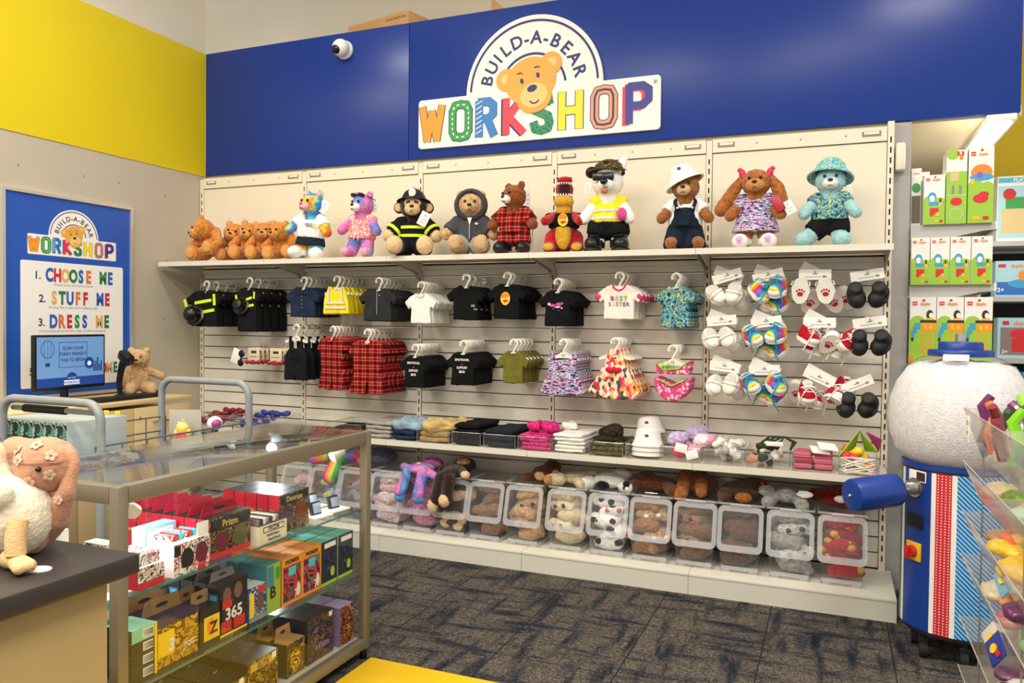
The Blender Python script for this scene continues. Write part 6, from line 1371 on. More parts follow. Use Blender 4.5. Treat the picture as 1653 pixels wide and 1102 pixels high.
zt = S2+.0008
row(7, .05, 'red sided trading card box at the near end, upper shelf', (2.47, -2.465, zt), (.185, .046, .125), goldart, redm, dkgreen, [('r', -.085, .085, .085, .12, darkc), ('t', 'Prizm', .03, .0, .092, inkg), ('e', -.035, .048, .032, .030, M('card_maroon', '#6a2030', .5)), ('e', .045, .05, .034, .034, M('card_olive', '#5a5a30', .5)), ('r', -.09, 0, .09, .016, inkr)], tab=(redm, .035), sided=[('t', 'Select', .016, 0, .06, inkg)])
wa = art('white_card_art', ['#efede8', '#d8d4cc', '#3a2a28', '#f2f0ea', '#b02a2a', '#dedad2'], 30)
t = box('open white card box with standing flap, upper shelf near end', (2.475, -2.655, zt), (.14, .10, .095), wa, CARD, CARD, [('r', -.068, .06, -.045, .09, darkc), ('e', -.02, .045, .024, .032, darkc), ('e', .035, .05, .024, .032, M('card_maroon', '#6a2030', .5)), ('r', -.065, .004, .065, .02, wa), ('r', .02, .0, .05, .018, inkr)])
MB().rbox((.045, -.045, .115), (.045, .002, .045), .001).build('flap', CARD, t)
mb = MB()
for k in range(6): mb.rbox((-.05+.018*k, .01, .10), (.012, .06, .03), .001, rot=(0, .2, 0), mat=k % 3)
mb.build('card_packs', [wa, inkr, inkc], t, smooth=False)
box('white and red flat card box under the near spotlight', (2.46, -2.80, zt), (.09, .12, .06), wa, redm, CARD, [('r', -.045, 0, .045, .02, inkr)])
box('white card box lying on the flat red box', (2.45, -2.80, zt+.061), (.085, .11, .03), wa, CARD, wa, [])
box('blue and white card box beside the open white one', (2.36, -2.64, zt), (.12, .05, .12), M('carton_pale_blue', '#9fd0e4', .4), CARD, M('carton_pale_blue', '#9fd0e4', .4), [('r', -.05, .06, .05, .11, CARD), ('t', 'NFL', .03, 0, .075, inkr)])
crm = M('cream_carton', '#e6dcc0', .6)
t = box('open cream value pack box, upper shelf', (2.46, -2.297, zt), (.14, .13, .062), crm, crm, M('carton_hollow_dark', '#3a3630', .8), [('r', -.05, .036, .055, .056, INK), ('r', -.047, .039, .052, .053, crm), ('t', 'PRIZM', .018, .002, .0405, 1.1, INK), ('t', 'BASKETBALL', .011, .0, .022, INK), ('t', 'VALUE PACK', .011, .005, .007, INK)])
mb = MB()
for k in range(8): mb.rbox((-.056+.016*k, .0, .066), (.011, .10, .03), .001, rot=(0, .15, 0), mat=k % 3)
mb.build('card_packs', [M('pack_silver', '#b8bcc0', .25, .7), M('pack_dark', '#2a2c34', .3), CARD], t, smooth=False)
row(5, .05, 'red sided trading card box at mid case, upper shelf', (2.47, -2.145, zt), (.165, .046, .135), goldart, redm, darkc, [('r', -.075, .10, .075, .13, darkc), ('t', 'Donruss', .026, 0, .106, inkg), ('e', -.038, .058, .03, .034, M('card_violet', '#4a3048', .5)), ('e', .04, .06, .032, .036, M('card_rust', '#7a3a20', .5)), ('r', -.082, 0, .082, .018, goldart)], sided=[('t', 'Elite', .018, 0, .07, inkg)])
for i in range(6):
    t = thing('card_stand', 'black graded card stand on white base, %s' % ('front left', 'front right', 'middle left', 'middle right', 'back left', 'back right')[i], 'card stand', (2.46-.10*(i//2), -1.97+.115*(i % 2), zt), R_(80))
    MB().rbox((0, 0, .005), (.10, .075, .008), .002).build('base', CARD, t); MB().rbox((0, .01, .032), (.05, .014, .05), .003, rot=(-.25, 0, 0)).build('holder', M('stand_slate', '#2a3038', .3), t); MB().rbox((0, .0, .034), (.036, .003, .036), .001, rot=(-.25, 0, 0)).build('card', M('card_ice', '#9fb4c4', .2), t)
box('white 75 card box facing the near end glass', (2.30, -2.86, zt), (.11, .05, .085), CARD, CARD, CARD, [('t', 'topps', .032, 0, .048, INK), ('t', '75', .046, .01, .008, INK), ('e', .04, .06, .01, .01, inkc)], rz=0)
box('pink and white card box beside the white 75 box', (2.185, -2.85, zt), (.09, .05, .135), art('pink_card_art', ['#e8d4dc', '#c8507a', '#f0e8e8', '#7a3a5a'], 30), CARD, CARD, [('r', -.02, .11, .03, .13, CARD)], rz=0)
box('dark picture card box behind the near post of the case', (2.41, -2.87, zt), (.085, .04, .13), art('dark_people_art', ['#2a2a38', '#6a7a9a', '#c8c0b8', '#3a2a2a', '#8a3a3a'], 30), CARD, CARD, [('e', 0, .08, .02, .03, darkc), ('r', -.02, .05, .02, .056, inkr)], rz=0)
# lower glass shelf
z1 = S1+.0008
row(4, .055, 'charcoal 365 card box, lower shelf', (2.47, -2.45, z1), (.125, .05, .165), darkc, darkc, M('carton_slate_top', '#26241f', .4), [('e', -.03, .125, .018, .026, M('face_tone', '#7a5240', .6)), ('e', .02, .13, .018, .026, M('face_tone', '#7a5240', .6)), ('r', -.05, .085, -.008, .11, inkr), ('t', '365', .052, .0, .048, inkw), ('r', -.055, .012, -.012, .045, inkr), ('r', .0, .012, .05, .045, inkr), ('r', -.06, 0, .06, .006, inky)], tab=(greyin, .03), sided=[('r', -.018, .10, .018, .135, inkb), ('r', -.012, .105, .012, .13, inkc), ('t', 'FIFA', .016, 0, .04, inkr)])
pg = art('purple_gold_art', ['#8a6a1c', '#c89a2a', '#6a5016', '#d8b040', '#3a2a14'], 18)
row(2, .07, 'purple and gold card box with kraft tab, lower shelf', (2.465, -2.685, z1), (.165, .062, .135), pg, M('carton_purple', '#5a4a9a', .4), M('carton_purple_dark', '#3a2a4a', .4), [('r', -.08, .115, .08, .135, M('carton_purple_dark', '#3a2a4a', .4)), ('r', -.07, .03, -.01, .1, inky), ('t', '3', .05, -.02, .04, inkw), ('e', .03, .07, .02, .03, pg), ('t', 'TCG', .02, .045, .03, inkw)], tab=(kraftb, .045), sided=[('e', 0, .04, .014, .025, inkp), ('r', -.02, .01, .02, .03, inkr)])
row(2, .055, 'black and gold card box with kraft tab, lower shelf', (2.47, -2.548, z1), (.09, .05, .115), darkc, darkc, darkc, [('r', -.03, .012, .035, .085, inky), ('e', .0, .05, .018, .026, inko), ('t', 'Z', .05, .01, .03, darkc)], tab=(kraftb, .04))
for k in range(4): box('flat green topped barcode box at the near corner, %s' % ('bottom of the stack', 'second up', 'third up', 'top')[k], (2.455, -2.81, z1+.0365*k), (.085, .1, .036), M('carton_mint', '#8fd0ae', .4) if k == 3 else darkc, darkc, M('carton_mint', '#8fd0ae', .4), [('r', -.005, .006, .03, .03, CARD)]+[('r', -.002+.004*j, .009, -.0005+.004*j, .027, INK) for j in range(8)]+[('r', .034, 0, .042, .036, inky)], group='flat barcode boxes')
for i in range(3): box('pale cyan card box at the back of the lower shelf, %s' % ('near', 'middle', 'far')[i], (2.22, -2.70+.10*i, z1), (.09, .06, .15), M('carton_pale_cyan', '#b4dcd8', .4), CARD, CARD, [('t', '2020', .034, 0, .02, darkc), ('r', -.03, .07, .03, .14, inkc), ('r', -.02, .09, .02, .12, CARD)], group='pale boxes at the back')
row(2, .06, 'blue and yellow ball card box, lower shelf', (2.47, -2.34, z1), (.082, .055, .115), art('blue_ball_art', ['#cfd8d8', '#2a4a8a', '#8a9aa8', '#1a2a4a'], 26), M('carton_blue', '#3a6ab0', .4), M('carton_white_blue', '#c8d8e0', .4), [('r', -.04, .02, -.018, .095, inky), ('e', .012, .055, .018, .028, M('ball_brown', '#6a4a2a', .6)), ('r', .0, .09, .038, .11, inkr), ('r', -.04, 0, .04, .016, greyp)])
row(3, .06, 'green and yellow card box, lower shelf', (2.47, -2.26, z1), (.07, .055, .165), M('carton_lime', '#9ab83a', .4), M('carton_sea', '#3a8a98', .4), M('carton_sea', '#3a8a98', .4), [('r', -.033, .09, .0, .16, M('carton_sea', '#3a8a98', .4)), ('t', 'B', .055, -.005, .05, darkc), ('r', .01, .11, .03, .15, inkgr)])
for j, (y, nm) in enumerate(((-2.165, 'left'), (-2.052, 'right'))):
    row(3, .075, 'orange trading card box, %s of the orange pair' % nm, (2.465, y, z1), (.112, .07, .165), M('carton_orange', '#e8962a', .4), M('carton_orange_side', '#c8761c', .4), M('carton_orange_top', '#d88a30', .4), [('r', -.048, .012, .048, .135, art('teal_red_art', ['#2a4a48', '#7a1c30', '#c8384a', '#2f6a5a', '#1a1c24'], 20) if j == 0 else art('red_teal_art', ['#8a1c34', '#2a2a34', '#c8284a', '#3a8a7a', '#2a1a24'], 20)), ('t', 'PREMIER', .02, .0, .143, darkc), ('r', -.02, .10, .02, .13, inkc), ('e', .02, .055, .012, .03, inkr), ('e', .035, .04, .01, .026, inkw), ('t', '7', .04, .022, .016, inkw)])
for j, (y, nm) in enumerate(((-1.945, 'left'), (-1.838, 'right'))):
    row(3, .075, 'navy and lime card box, %s of the navy pair' % nm, (2.465, y, z1), (.10, .07, .168), M('carton_navy', '#1c2438', .4), M('carton_lime2', '#a8c83a', .4), M('carton_teal_top', '#4fae9c', .4), [('r', -.048, 0, .048, .012, M('carton_lime2', '#a8c83a', .4)), ('r', -.03, .14, .04, .158, CARD), ('e', 0, .09, .025, .035, art('navy_art', ['#2a3a6a', '#1a1c2a', '#4a5a8a'], 22)), ('e', .02, .045, .022, .03, darkc), ('e', .02, .045, .013, .019, M('carton_lime2', '#a8c83a', .4))])
# base deck
z0 = .0835
dgold = art('black_gold_art', ['#15120c', '#6a5420', '#2a2212', '#a8862e', '#1a160e'], 24)
for j, y in enumerate((-2.81, -2.69, -2.57, -2.45)):
    row(3, .11, 'black and gold box on the case floor, %s column' % ('nearest', 'second', 'third', 'fourth')[j], (2.45, y, z0), (.11, .10, .11), dgold, darkc, M('carton_black_top', '#17140f', .4), [('r', -.045, .08, .045, .10, inkg), ('e', 0, .045, .03, .03, dgold), ('r', .02, .09, .04, .106, CARD)])
row(4, .085, 'tall gold banded black and gold box on the case floor', (2.455, -2.31, z0), (.15, .08, .135), dgold, darkc, M('carton_black_top', '#17140f', .4), [('r', -.06, .10, .06, .125, inkg), ('t', 'ELITE', .024, 0, .104, darkc), ('e', -.02, .05, .04, .04, dgold), ('r', .045, .11, .066, .13, CARD)])
row(2, .08, 'gold figure box with kraft tab on the case floor', (2.46, -2.13, z0), (.10, .06, .12), dgold, darkc, kraftb, [('e', 0, .05, .03, .045, art('amber_art', ['#c8962a', '#7a5a1a', '#e8c04a', '#2a2010'], 26)), ('r', -.04, .1, .04, .115, darkc)], tab=(kraftb, .045))
row(5, .07, 'black rainbow print box on the case floor', (2.46, -1.985, z0), (.16, .065, .165), art('foil_art', ['#1a1a22', '#3a2a4a', '#6a4a2a', '#22222c', '#2a4a5a'], 20), darkc, M('carton_black_top', '#17140f', .4), [('t', 'Prizm', .035, .01, .04, M('foil_pink', '#b07aa0', .4)), ('r', .05, .14, .07, .158, CARD), ('e', -.02, .09, .04, .035, art('foil_art2', ['#5a3a6a', '#2a2a3a', '#8a6a3a', '#3a6a7a'], 24))])
row(2, .09, 'violet and orange box in the far floor corner', (2.46, -1.83, z0), (.09, .085, .15), art('ember_art', ['#4a2014', '#8a4a1c', '#2a1a2a', '#c87a3a', '#3a1a14'], 20), M('carton_violet', '#8a78b0', .4), M('carton_violet_top', '#a89ac4', .4), [])
# ================================================================ service counter with soft toys
co = thing('service_counter', 'tan service counter with dark top in the left foreground', 'counter', (2.35, -4.2, 0))
MB().rbox((0, 0, .43), (1.28, 1.72, .86), .003).build('body', M('counter_tan_laminate', '#b39a66', .5, var=.02), co); MB().rbox((0, -.0, .88), (1.36, 1.80, .04), .006).build('top', M('counter_dark_laminate', '#37312f', .45, var=.08, vscale=60), co)
CT = .9005
bunnym = M('rose_brown_plush', '#c08c6c', .95, var=.1, vscale=60, bump=.35, bscale=260, spec=.15, sheen=.3); flow = M('blush_flower_plush', '#d6b096', .95)
bn = thing('toy_bunny', 'rose brown plush bunny with pale flower print lolling on the counter', 'plush toy', (2.822, -3.36, CT))
def flowers(nm, par, cx, r, dirs, s=.011):
    mb = MB(); cx = Vector(cx)
    for d in dirs:
        d = Vector(d).normalized(); p = cx+Vector((d.x*r[0], d.y*r[1], d.z*r[2])); q = d.to_track_quat('Z', 'Y').to_matrix()
        for k in range(5): a = 2*math.pi*k/5; mb.ell(p+q @ Vector((s*.75*math.cos(a), s*.75*math.sin(a), .001)), (s*.55, s*.55, .0013), rot=q, u=8, w=5)
        mb.ell(p+q @ Vector((0, 0, .002)), (s*.3, s*.3, .0025), mat=1, rot=q, u=8, w=5)
    return mb.build(nm, [flow, fur('mauve_flower_centre', '#b08a78', .05)], par)
hb = Vector((.035, -.005, .166)); HR = (.063, .056, .054)
body = MB(); body.ell((-.06, .02, .075), (.065, .06, .075)); body.ell(hb, HR); body.cap((-.03, .01, .12), hb, .04, .045); body.cap((-.01, -.02, .07), (.03, -.03, .03), .028, .03)
link('body', blobmesh(body, 'body', bunnym, .005, 3, .5, .002, 140), bn)
er = MB(); E0, E1, E2, E3 = Vector((.098, .005, .172)), Vector((.094, -.008, .118)), Vector((.06, -.005, .066)), Vector((.02, .0, .03))
er.cap(hb+Vector((.05, .01, .02)), E0, .014, .010); er.cap(E0, E1, .010, .017); er.cap(E1, E2, .017, .028); er.cap(E2, E3, .028, .026)
link('ear', blobmesh(er, 'ear', bunnym, .005, 3, .5, .001, 140), bn)
er = MB(); er.cap(hb+Vector((-.045, .02, .02)), (-.10, .03, .178), .02, .03); er.cap((-.10, .03, .178), (-.10, .01, .10), .03, .028)
link('ear', blobmesh(er, 'ear', bunnym, .005, 3, .5, .001, 140), bn)
flowers('flower_print', bn, hb, HR, [(.25, -.55, .8), (.8, -.5, .5), (-.05, -.9, .3), (.85, -.6, -.2), (.35, -.95, -.45), (-.35, -.7, .6)], .009)
flowers('flower_print', bn, (.088, -.007, .108), (.022, .022, .04), [(.4, -.9, .0)], .007); flowers('flower_print', bn, (.05, -.003, .056), (.030, .030, .04), [(.7, -.75, .1), (.2, -.9, -.3)], .008)
MB().ell(hb+Vector((.040, -.046, .002)), .0055, u=12, w=8).build('eye', EYE, bn)
MB().tube([hb+Vector((HR[0]*1.01*math.cos(a), HR[1]*1.01*math.sin(a), .012)) for a in (R_(190+16*i) for i in range(11))], .0012, 6).build('head_seam', fur('seam_brown', '#9a6c50', .05), bn)
dkm = M('cream_duck_plush', '#e2d6bc', .95, var=.05, vscale=40, bump=.4, bscale=160, spec=.15, sheen=.3); dkt = M('tan_velour', '#d6b27c', .9, var=.05, bump=.3, bscale=200)
du = thing('toy_duck', 'cream fluffy plush bird with tan legs sitting at the left edge of the counter', 'plush toy', (2.83, -3.44, CT))
body = MB(); body.ell((.0, .02, .076), (.082, .075, .078)); body.ell((-.055, .0, .182), (.046, .045, .05)); body.cap((-.03, .01, .12), (-.05, .0, .16), .05, .045); body.cap((.0, -.02, .128), (.045, -.03, .128), .028, .025)
link('body', blobmesh(body, 'body', dkm, .005, 3, .5, .0015, 130), du)
for k, (lx, ly) in enumerate(((.088, -.03), (-.0, -.09))):
    MB().tube([(lx-.006, ly+.01, .085), (lx, ly, .06), (lx+.004, ly-.002, .028)], .017, 12).build('leg', dkt, du)
    mb = MB(); mb.cap((lx-.018, ly+.002, .018), (lx+.045, ly-.006, .016), .0175, .012); mb.cap((lx, ly, .018), (lx+.04, ly-.022, .014), .015, .011)
    link('foot', blobmesh(mb, 'foot', dkt, .0035, 3, .5), du)
for s in (-1, 1): MB().ell((-.055+s*.024, -.042, .195), .0055, u=12, w=8).build('eye', EYE, du)
MB().ell((-.055, -.05, .175), (.02, .02, .011)).build('beak', dkt, du)
tag(MB().lathe([(0, 0), (.023, 0), (.023, .0018), (0, .0018)], 24, sy=.8).build('round_tag', CARD, None, (2.952, -3.452, CT), .3), 'white oval paper tag lying on the counter before the cream bird', 'tag')
# yellow mat
tag(MB().rbox((3.08, -2.9, .007), (1.02, 2.28, .012), .004).build('floor_mat', M('yellow_mat', '#f2c400', .55, bump=.1, bscale=200)), 'flat yellow floor mat beside the glass case', 'mat')
# ================================================================ right aisle shelving
gsteel = M('gondola_grey_steel', '#b9b6b2', .45); dkpan = M('gondola_back_grey', '#77757a', .6)
def gondola_shelf(z, label, d=.37):
    t = thing('bracket_shelf', label, 'shelf', (4.60, .03, z), 0, 'grey shelves of the right aisle')
    MB().bb((0, 0, -.02), (d, .95, 0)).build('deck', gsteel, t, smooth=False)
    MB().prism([(0, 0), (d, 0), (d, -.03), (d*.85, -.035), (d*.55, -.06), (d*.25, -.10), (0, -.13)], .004, (0, -.002, -.0005), *OX).build('bracket', gsteel, t, smooth=False)
    MB().bb((d, 0, -.03), (d+.012, .95, .01)).build('price_strip', CARD, t, smooth=False)
bkp = thing('aisle_back_panel', 'grey back panel of the right aisle shelving', 'shelving panel', (4.598, .5, 0)); MB().bb((-.001, -.40, 0), (.002, .48, 2.33)).build('panel', dkpan, bkp, smooth=False)
for z, nm in ((1.862, 'top grey bracket shelf of the right aisle'), (1.562, 'middle grey bracket shelf of the right aisle'), (1.165, 'third grey bracket shelf of the right aisle'), (.75, 'grey bracket shelf hidden behind the globe machine')): gondola_shelf(z, nm)
lgr = M('meadow_green_print', '#9ac83a', .4); lwh = M('toy_carton_white', '#f0efe8', .4); lrd = M('brick_red_print', '#d82028', .45); lbl = M('brick_blue_print', '#3fa0d0', .45); lye = M('brick_yellow_print', '#f4c020', .45); lor = M('brick_orange_print', '#f0882a', .45); lbk = M('brick_black_print', '#2a2a2c', .5); crn = M('crane_orange_print', '#f09a1c', .45)
def brand(w, h): 
    return [('r', -w*.40, h*.885, -w*.22, h*.935, lrd), ('t', 'LEGO', w*.062, -w*.31, h*.9, lwh), ('t', 'duplo', w*.16, w*.08, h*.885, lor), ('e', w*.02, h*.955, w*.05, h*.015, M('logo_brown', '#8a4a1c', .5))]
def hill(w, h, k=.62): return [('r', -w*.495, .0, w*.495, h*k*.8, lgr), ('e', -w*.2, h*k*.78, w*.29, h*.10, lgr), ('e', w*.25, h*k*.76, w*.24, h*.07, lgr)]
def train(w, h): return [('e', -w*.1, h*.55, w*.2, h*.10, lbl), ('e', -w*.1, h*.52, w*.13, h*.065, lwh), ('r', -w*.25, h*.38, w*.42, h*.45, lbl), ('e', w*.3, h*.4, w*.1, h*.045, lye), ('r', -w*.2, h*.2, w*.2, h*.33, lrd), ('e', -w*.12, h*.2, w*.09, h*.04, lrd), ('e', w*.14, h*.2, w*.09, h*.04, lye), ('e', w*.28, h*.48, w*.05, h*.04, lbk), ('r', w*.05, h*.04, w*.2, h*.085, lye), ('r', w*.25, h*.04, w*.4, h*.085, lrd)]
def crane(w, h): return [('r', w*.0, h*.12, w*.08, h*.5, crn), ('r', w*.26, h*.12, w*.34, h*.5, crn), ('r', w*.0, h*.24, w*.34, h*.28, crn), ('r', -w*.05, h*.5, w*.5, h*.62, crn), ('r', w*.05, h*.53, w*.15, h*.59, lye), ('r', w*.25, h*.53, w*.35, h*.59, lye), ('r', -w*.1, h*.62, w*.5, h*.66, lbk), ('e', w*.25, h*.74, w*.13, h*.07, lbk), ('e', w*.3, h*.73, w*.08, h*.04, lwh), ('r', w*.1, h*.66, w*.42, h*.69, lye), ('r', -w*.42, h*.40, -w*.3, h*.50, lbl), ('r', -w*.36, h*.47, -w*.22, h*.56, lbl), ('r', -w*.3, h*.53, -w*.1, h*.62, lbl), ('e', -w*.38, h*.37, w*.05, h*.03, lbk), ('e', -w*.42, h*.08, w*.1, h*.05, lor)]
def parts_(w, h): return [('e', -w*.2, h*.95, w*.3, h*.08, lgr), ('e', w*.2, h*.9, w*.1, h*.04, lor), ('r', -w*.3, h*.58, w*.1, h*.7, M('sand_brick', '#d8c08a', .5)), ('r', -w*.22, h*.40, -w*.1, h*.52, greyp), ('r', w*.12, h*.40, w*.24, h*.52, greyp), ('r', -w*.45, h*.385, w*.45, h*.39, lwh), ('e', 0, h*.30, w*.28, h*.055, lrd), ('e', 0, h*.13, w*.33, h*.09, M('circle_grey', '#b8c8a8', .5)), ('e', 0, h*.13, w*.27, h*.075, lgr)]
def cave(w, h): return [('e', .02*w, h*.66, w*.42, h*.11, lor), ('e', .02*w, h*.6, w*.46, h*.05, lbl), ('e', -w*.05, h*.63, w*.12, h*.04, M('brick_purple', '#8a5ac0', .5)), ('r', -w*.4, h*.5, -w*.25, h*.58, lye), ('e', 0, h*.32, w*.3, h*.06, lrd), ('e', w*.12, h*.37, w*.2, h*.04, lrd), ('r', -w*.3, h*.04, 0, h*.085, lye), ('r', w*.1, h*.04, w*.32, h*.085, lrd)]
def toyb_(label, x0, x1, y, z, h, arts, front=None, group=None, d=.16):
    w = x1-x0; return box(label, ((x0+x1)/2, y+d/2, z+.0008), (w-.003, d, h), front or lwh, M('carton_side_photo', '#d8dcc8', .45) if front is None else front, lwh, arts, group=group, rz=0, name='toy_box', cat='toy box')
def full(w, h, f): return hill(w, h)+f(w, h)+brand(w, h)
toyb_('short toy train box at the left of the top aisle shelf', 4.653, 4.748, .0, 1.862, .245, full(.095, .245, train))
toyb_('tall green toy box back side, middle of the top aisle shelf', 4.750, 4.842, .0, 1.862, .36, [('r', -.045, 0, .045, .255, lgr)]+parts_(.092, .36)+[('r', .0, .335, .03, .352, lrd), ('r', .01, .338, .02, .349, lwh)])
toyb_('tall toy box with orange play set, right of the top aisle shelf', 4.845, 4.955, .0, 1.862, .37, full(.11, .37, cave))
toyb_('white toy box standing behind the short train box', 4.603, 4.652, .10, 1.862, .30, [('e', 0, .2, .02, .025, inkgr), ('t', 'duplo', .014, 0, .27, lor), ('r', -.02, .02, .02, .16, M('photo_brown', '#7a6a58', .6))])
for i in range(2): toyb_('white toy box deep on the top aisle shelf, %s' % ('nearer', 'farther')[i], 4.66+.05*i, 4.70+.05*i, .22+.1*i, 1.862, .30, [('r', -.015, .26, .015, .28, lrd)], d=.09)
XB = [4.603, 4.688, 4.775, 4.866, 4.958]
for i in range(4): toyb_('blue toy train box on the middle aisle shelf, %s' % ('leftmost', 'second from left', 'second from right', 'rightmost')[i], XB[i], XB[i+1], -.0, 1.562, .235, full(.087, .235, train), group='toy train boxes')
XC = [4.603, 4.722, 4.842, 4.965]
for i in range(3): toyb_('orange crane toy box on the third aisle shelf, %s' % ('left', 'middle', 'right')[i], XC[i], XC[i+1], .0, 1.165, .335, hill(.12, .335, .8)+crane(.12, .335)+brand(.12, .335), group='toy crane boxes')
for k in range(2): toyb_('blue toy box low in the right aisle, %s' % ('left', 'right')[k], 4.61+.17*k, 4.77+.17*k, .0, .75, .3, [('r', -.07, .03, .07, .2, lbl)], M('carton_sky', '#5aa8d0', .45))
# far shelving
peg = M('pegboard_white', '#d8d6cc', .6); fg = thing('far_pegboard_unit', 'white pegboard shelving unit at the far right', 'shelving', (5.85, 1.6, 0))
mb = MB(); mb.bb((-.72, 0, 0), (.9, .04, 2.345), 0)
for i in range(24):
    for j in range(4): mb.cyl((-.69+.045*i, -.0015, 2.32-.06*j), (-.69+.045*i, 0, 2.32-.06*j), .006, n=6, mat=1)
mb.build('pegboard', [peg, hole], fg, smooth=False)
mb = MB(); mb.bb((-.7, -.004, .0), (.9, -.001, 1.84), 0); mb.build('dark_panel', M('pegboard_charcoal', '#1e1f22', .7), fg, smooth=False)
for z in (1.885, 1.545, 1.165, .78): MB().bb((-.72, -.40, z-.03), (.9, -.001, z)).build('shelf', gsteel, fg, smooth=False)
paleb = M('carton_pale_sky', '#a8d4e0', .45)
def farb(label, x0, x1, z, h, arts, front): return box(label, ((x0+x1)/2, 1.30, z+.0008), (x1-x0, .14, h), front, front, front, arts, rz=0, name='toy_box', cat='toy box')
farb('pale play house box on the far top shelf', 5.17, 5.46, 1.885, .40, [('r', -.14, .36, .14, .39, inkc), ('t', 'PLAY SET', .03, .0, .365, lwh), ('r', -.14, .02, .14, .34, paleb), ('r', -.12, .05, .02, .2, M('sand_brick', '#d8c08a', .5)), ('r', -.10, .2, .0, .27, inkgr), ('e', -.08, .29, .035, .035, inkr), ('e', .05, .09, .05, .05, inkr), ('t', 'Pig', .06, .07, .26, inkp), ('e', .09, .2, .03, .03, inky)], lwh)
farb('blue and white box right on the far top shelf', 5.48, 5.75, 1.885, .38, [('r', -.1, .05, .1, .3, lbl)], lwh)
farb('boat toy box on the far middle shelf', 5.17, 5.46, 1.545, .22, [('r', -.14, .01, .14, .09, inkb), ('e', .03, .08, .11, .03, lbl), ('e', 0, .13, .025, .03, lor), ('e', .06, .13, .025, .03, inkr), ('r', -.13, .18, -.09, .2, lrd), ('t', 'duplo', .03, -.03, .18, lor), ('t', '2+', .035, -.115, .03, lwh)], paleb)
farb('red toy box on the far third shelf', 5.19, 5.44, 1.165, .25, [('r', -.11, .02, .11, .19, M('photo_grey_brown', '#8a7a78', .5)), ('r', -.05, .04, .05, .12, lrd), ('e', .0, .15, .06, .03, lrd), ('r', -.10, .205, -.065, .23, lrd), ('t', 'duplo', .035, .0, .205, lor), ('t', '2+', .03, -.085, .03, lwh)], paleb)
farb('wide sky blue box on the far low shelf', 5.17, 5.6, .78, .3, [('e', -.02, .23, .04, .04, lye), ('r', -.15, .05, .15, .18, inkb)], M('carton_sky', '#5aa8d0', .45))

# ================================================================ stuffing machine
mc = thing('stuffing_machine', 'toy stuffing machine with round globe of white fluff on a blue body', 'machine', (4.735, -.73, 0))
navyp = M('machine_navy', '#12398e', .35); wstrip = M('machine_white', '#eae8e2', .4); greenp = M('machine_green', '#1c7a44', .4)
redd = M('machine_red', '#cc2430', .45); bstr = bands('blue_diagonal_stripe', '#1f7ab8', [(0, .25, '#c8dfea', 1)], 55, axes=(2,), diag=(1, 0, 1))
# the diagonal hatch follows height plus a bit of width
R0 = .205
zones = [(172, 190, greenp), (190, 197, wstrip), (197, 237, navyp), (237, 242, wstrip), (242, 258, redd), (258, 263, wstrip), (263, 338, bstr), (338, 345, wstrip), (345, 532, greenp)]
for i, (a0, a1, mt) in enumerate(zones):
    n = max(2, int((a1-a0)/3))
    MB().lathe([(R0-.012, .13), (R0, .13), (R0, .775), (R0-.012, .775)], n, a0=R_(a0), a1=R_(a1)).build('body_panel', mt, mc, ang=30)
mb = MB()
for j in range(58):
    for k in range(4):
        a = R_(244.2+3.9*k); z = .137+.011*j; u = Vector((math.cos(a), math.sin(a), 0)); w_ = Vector((-u.y, u.x, 0)); c = u*(R0+.0006); c.z = z
        mb.add([c+w_*.0026*math.cos(q)+Vector((0, 0, .0026*math.sin(q))) for q in (0, 1.05, 2.09, 3.14, 4.19, 5.24)], [(0, 1, 2, 3, 4, 5)])
mb.build('dot_print', wstrip, mc, smooth=False)
MB().cyl((0, 0, .115), (0, 0, .132), R0-.004, n=48).build('end_plate', M('machine_black', '#15161a', .5), mc); MB().cyl((0, 0, .772), (0, 0, .79), R0+.002, n=48).build('end_plate', M('machine_black', '#15161a', .5), mc)
for a in (217, 277, 337, 37, 97, 157):
    x, y = .15*math.cos(R_(a)), .15*math.sin(R_(a))
    c = MB().cyl((x, y, .05), (x, y, .116), .014, n=12).rbox((x, y, .07), (.035, .03, .03), .004).build('caster', M('machine_black', '#15161a', .5), mc); MB().cyl((x-.014, y, .034), (x+.014, y, .034), .034, n=20).build('wheel', rubber, c)
gp = [(.15, .785), (.20, .80), (.245, .85), (.268, .92), (.274, .985), (.268, 1.055), (.245, 1.125), (.205, 1.185), (.155, 1.222), (.11, 1.238)]
MB().lathe(gp, 64).build('globe', clear('globe_acrylic', (.98, .985, .98), .02, .06, .01), mc, ang=80)
fl = MB(); fl.lathe([(0, .79)]+[(r-.010, z) for r, z in gp[:-2]]+[(.15, 1.205), (.08, 1.215), (0, 1.20)], 64); fm = fl.mesh('stuffing', M('white_fluff', '#f7f0de', 1., var=.05, vscale=10, bump=.3, bscale=45, spec=.05))
for v in fm.vertices:
    if v.co.z > 1.16: v.co.z += .02*mnoise.noise(v.co*18)
    v.co *= 1-.004*abs(mnoise.noise(v.co*25))
link('stuffing', fm, mc)
MB().lathe([(0, 1.232), (.116, 1.232), (.12, 1.238), (.12, 1.254), (.115, 1.26), (.082, 1.26), (.082, 1.286), (.077, 1.292), (0, 1.292)], 48).build('cap', navyp, mc); MB().cyl((0, 0, 1.294), (0, 0, 1.325), .02, n=16).build('knob', STEEL, mc)
MB().lathe([(.14, .772), (.208, .78), (.208, .80), (.15, .80)], 48).build('collar', navyp, mc)
na = R_(217); nx, ny = math.cos(na), math.sin(na); px_, py_ = -ny, nx
def onb(u, z, d=0): return Vector((nx*(R0+d)+px_*u, ny*(R0+d)+py_*u, z))
A_ = onb(.0, .70); B1 = onb(.0, .695, .09); B2 = onb(.0, .68, .30)
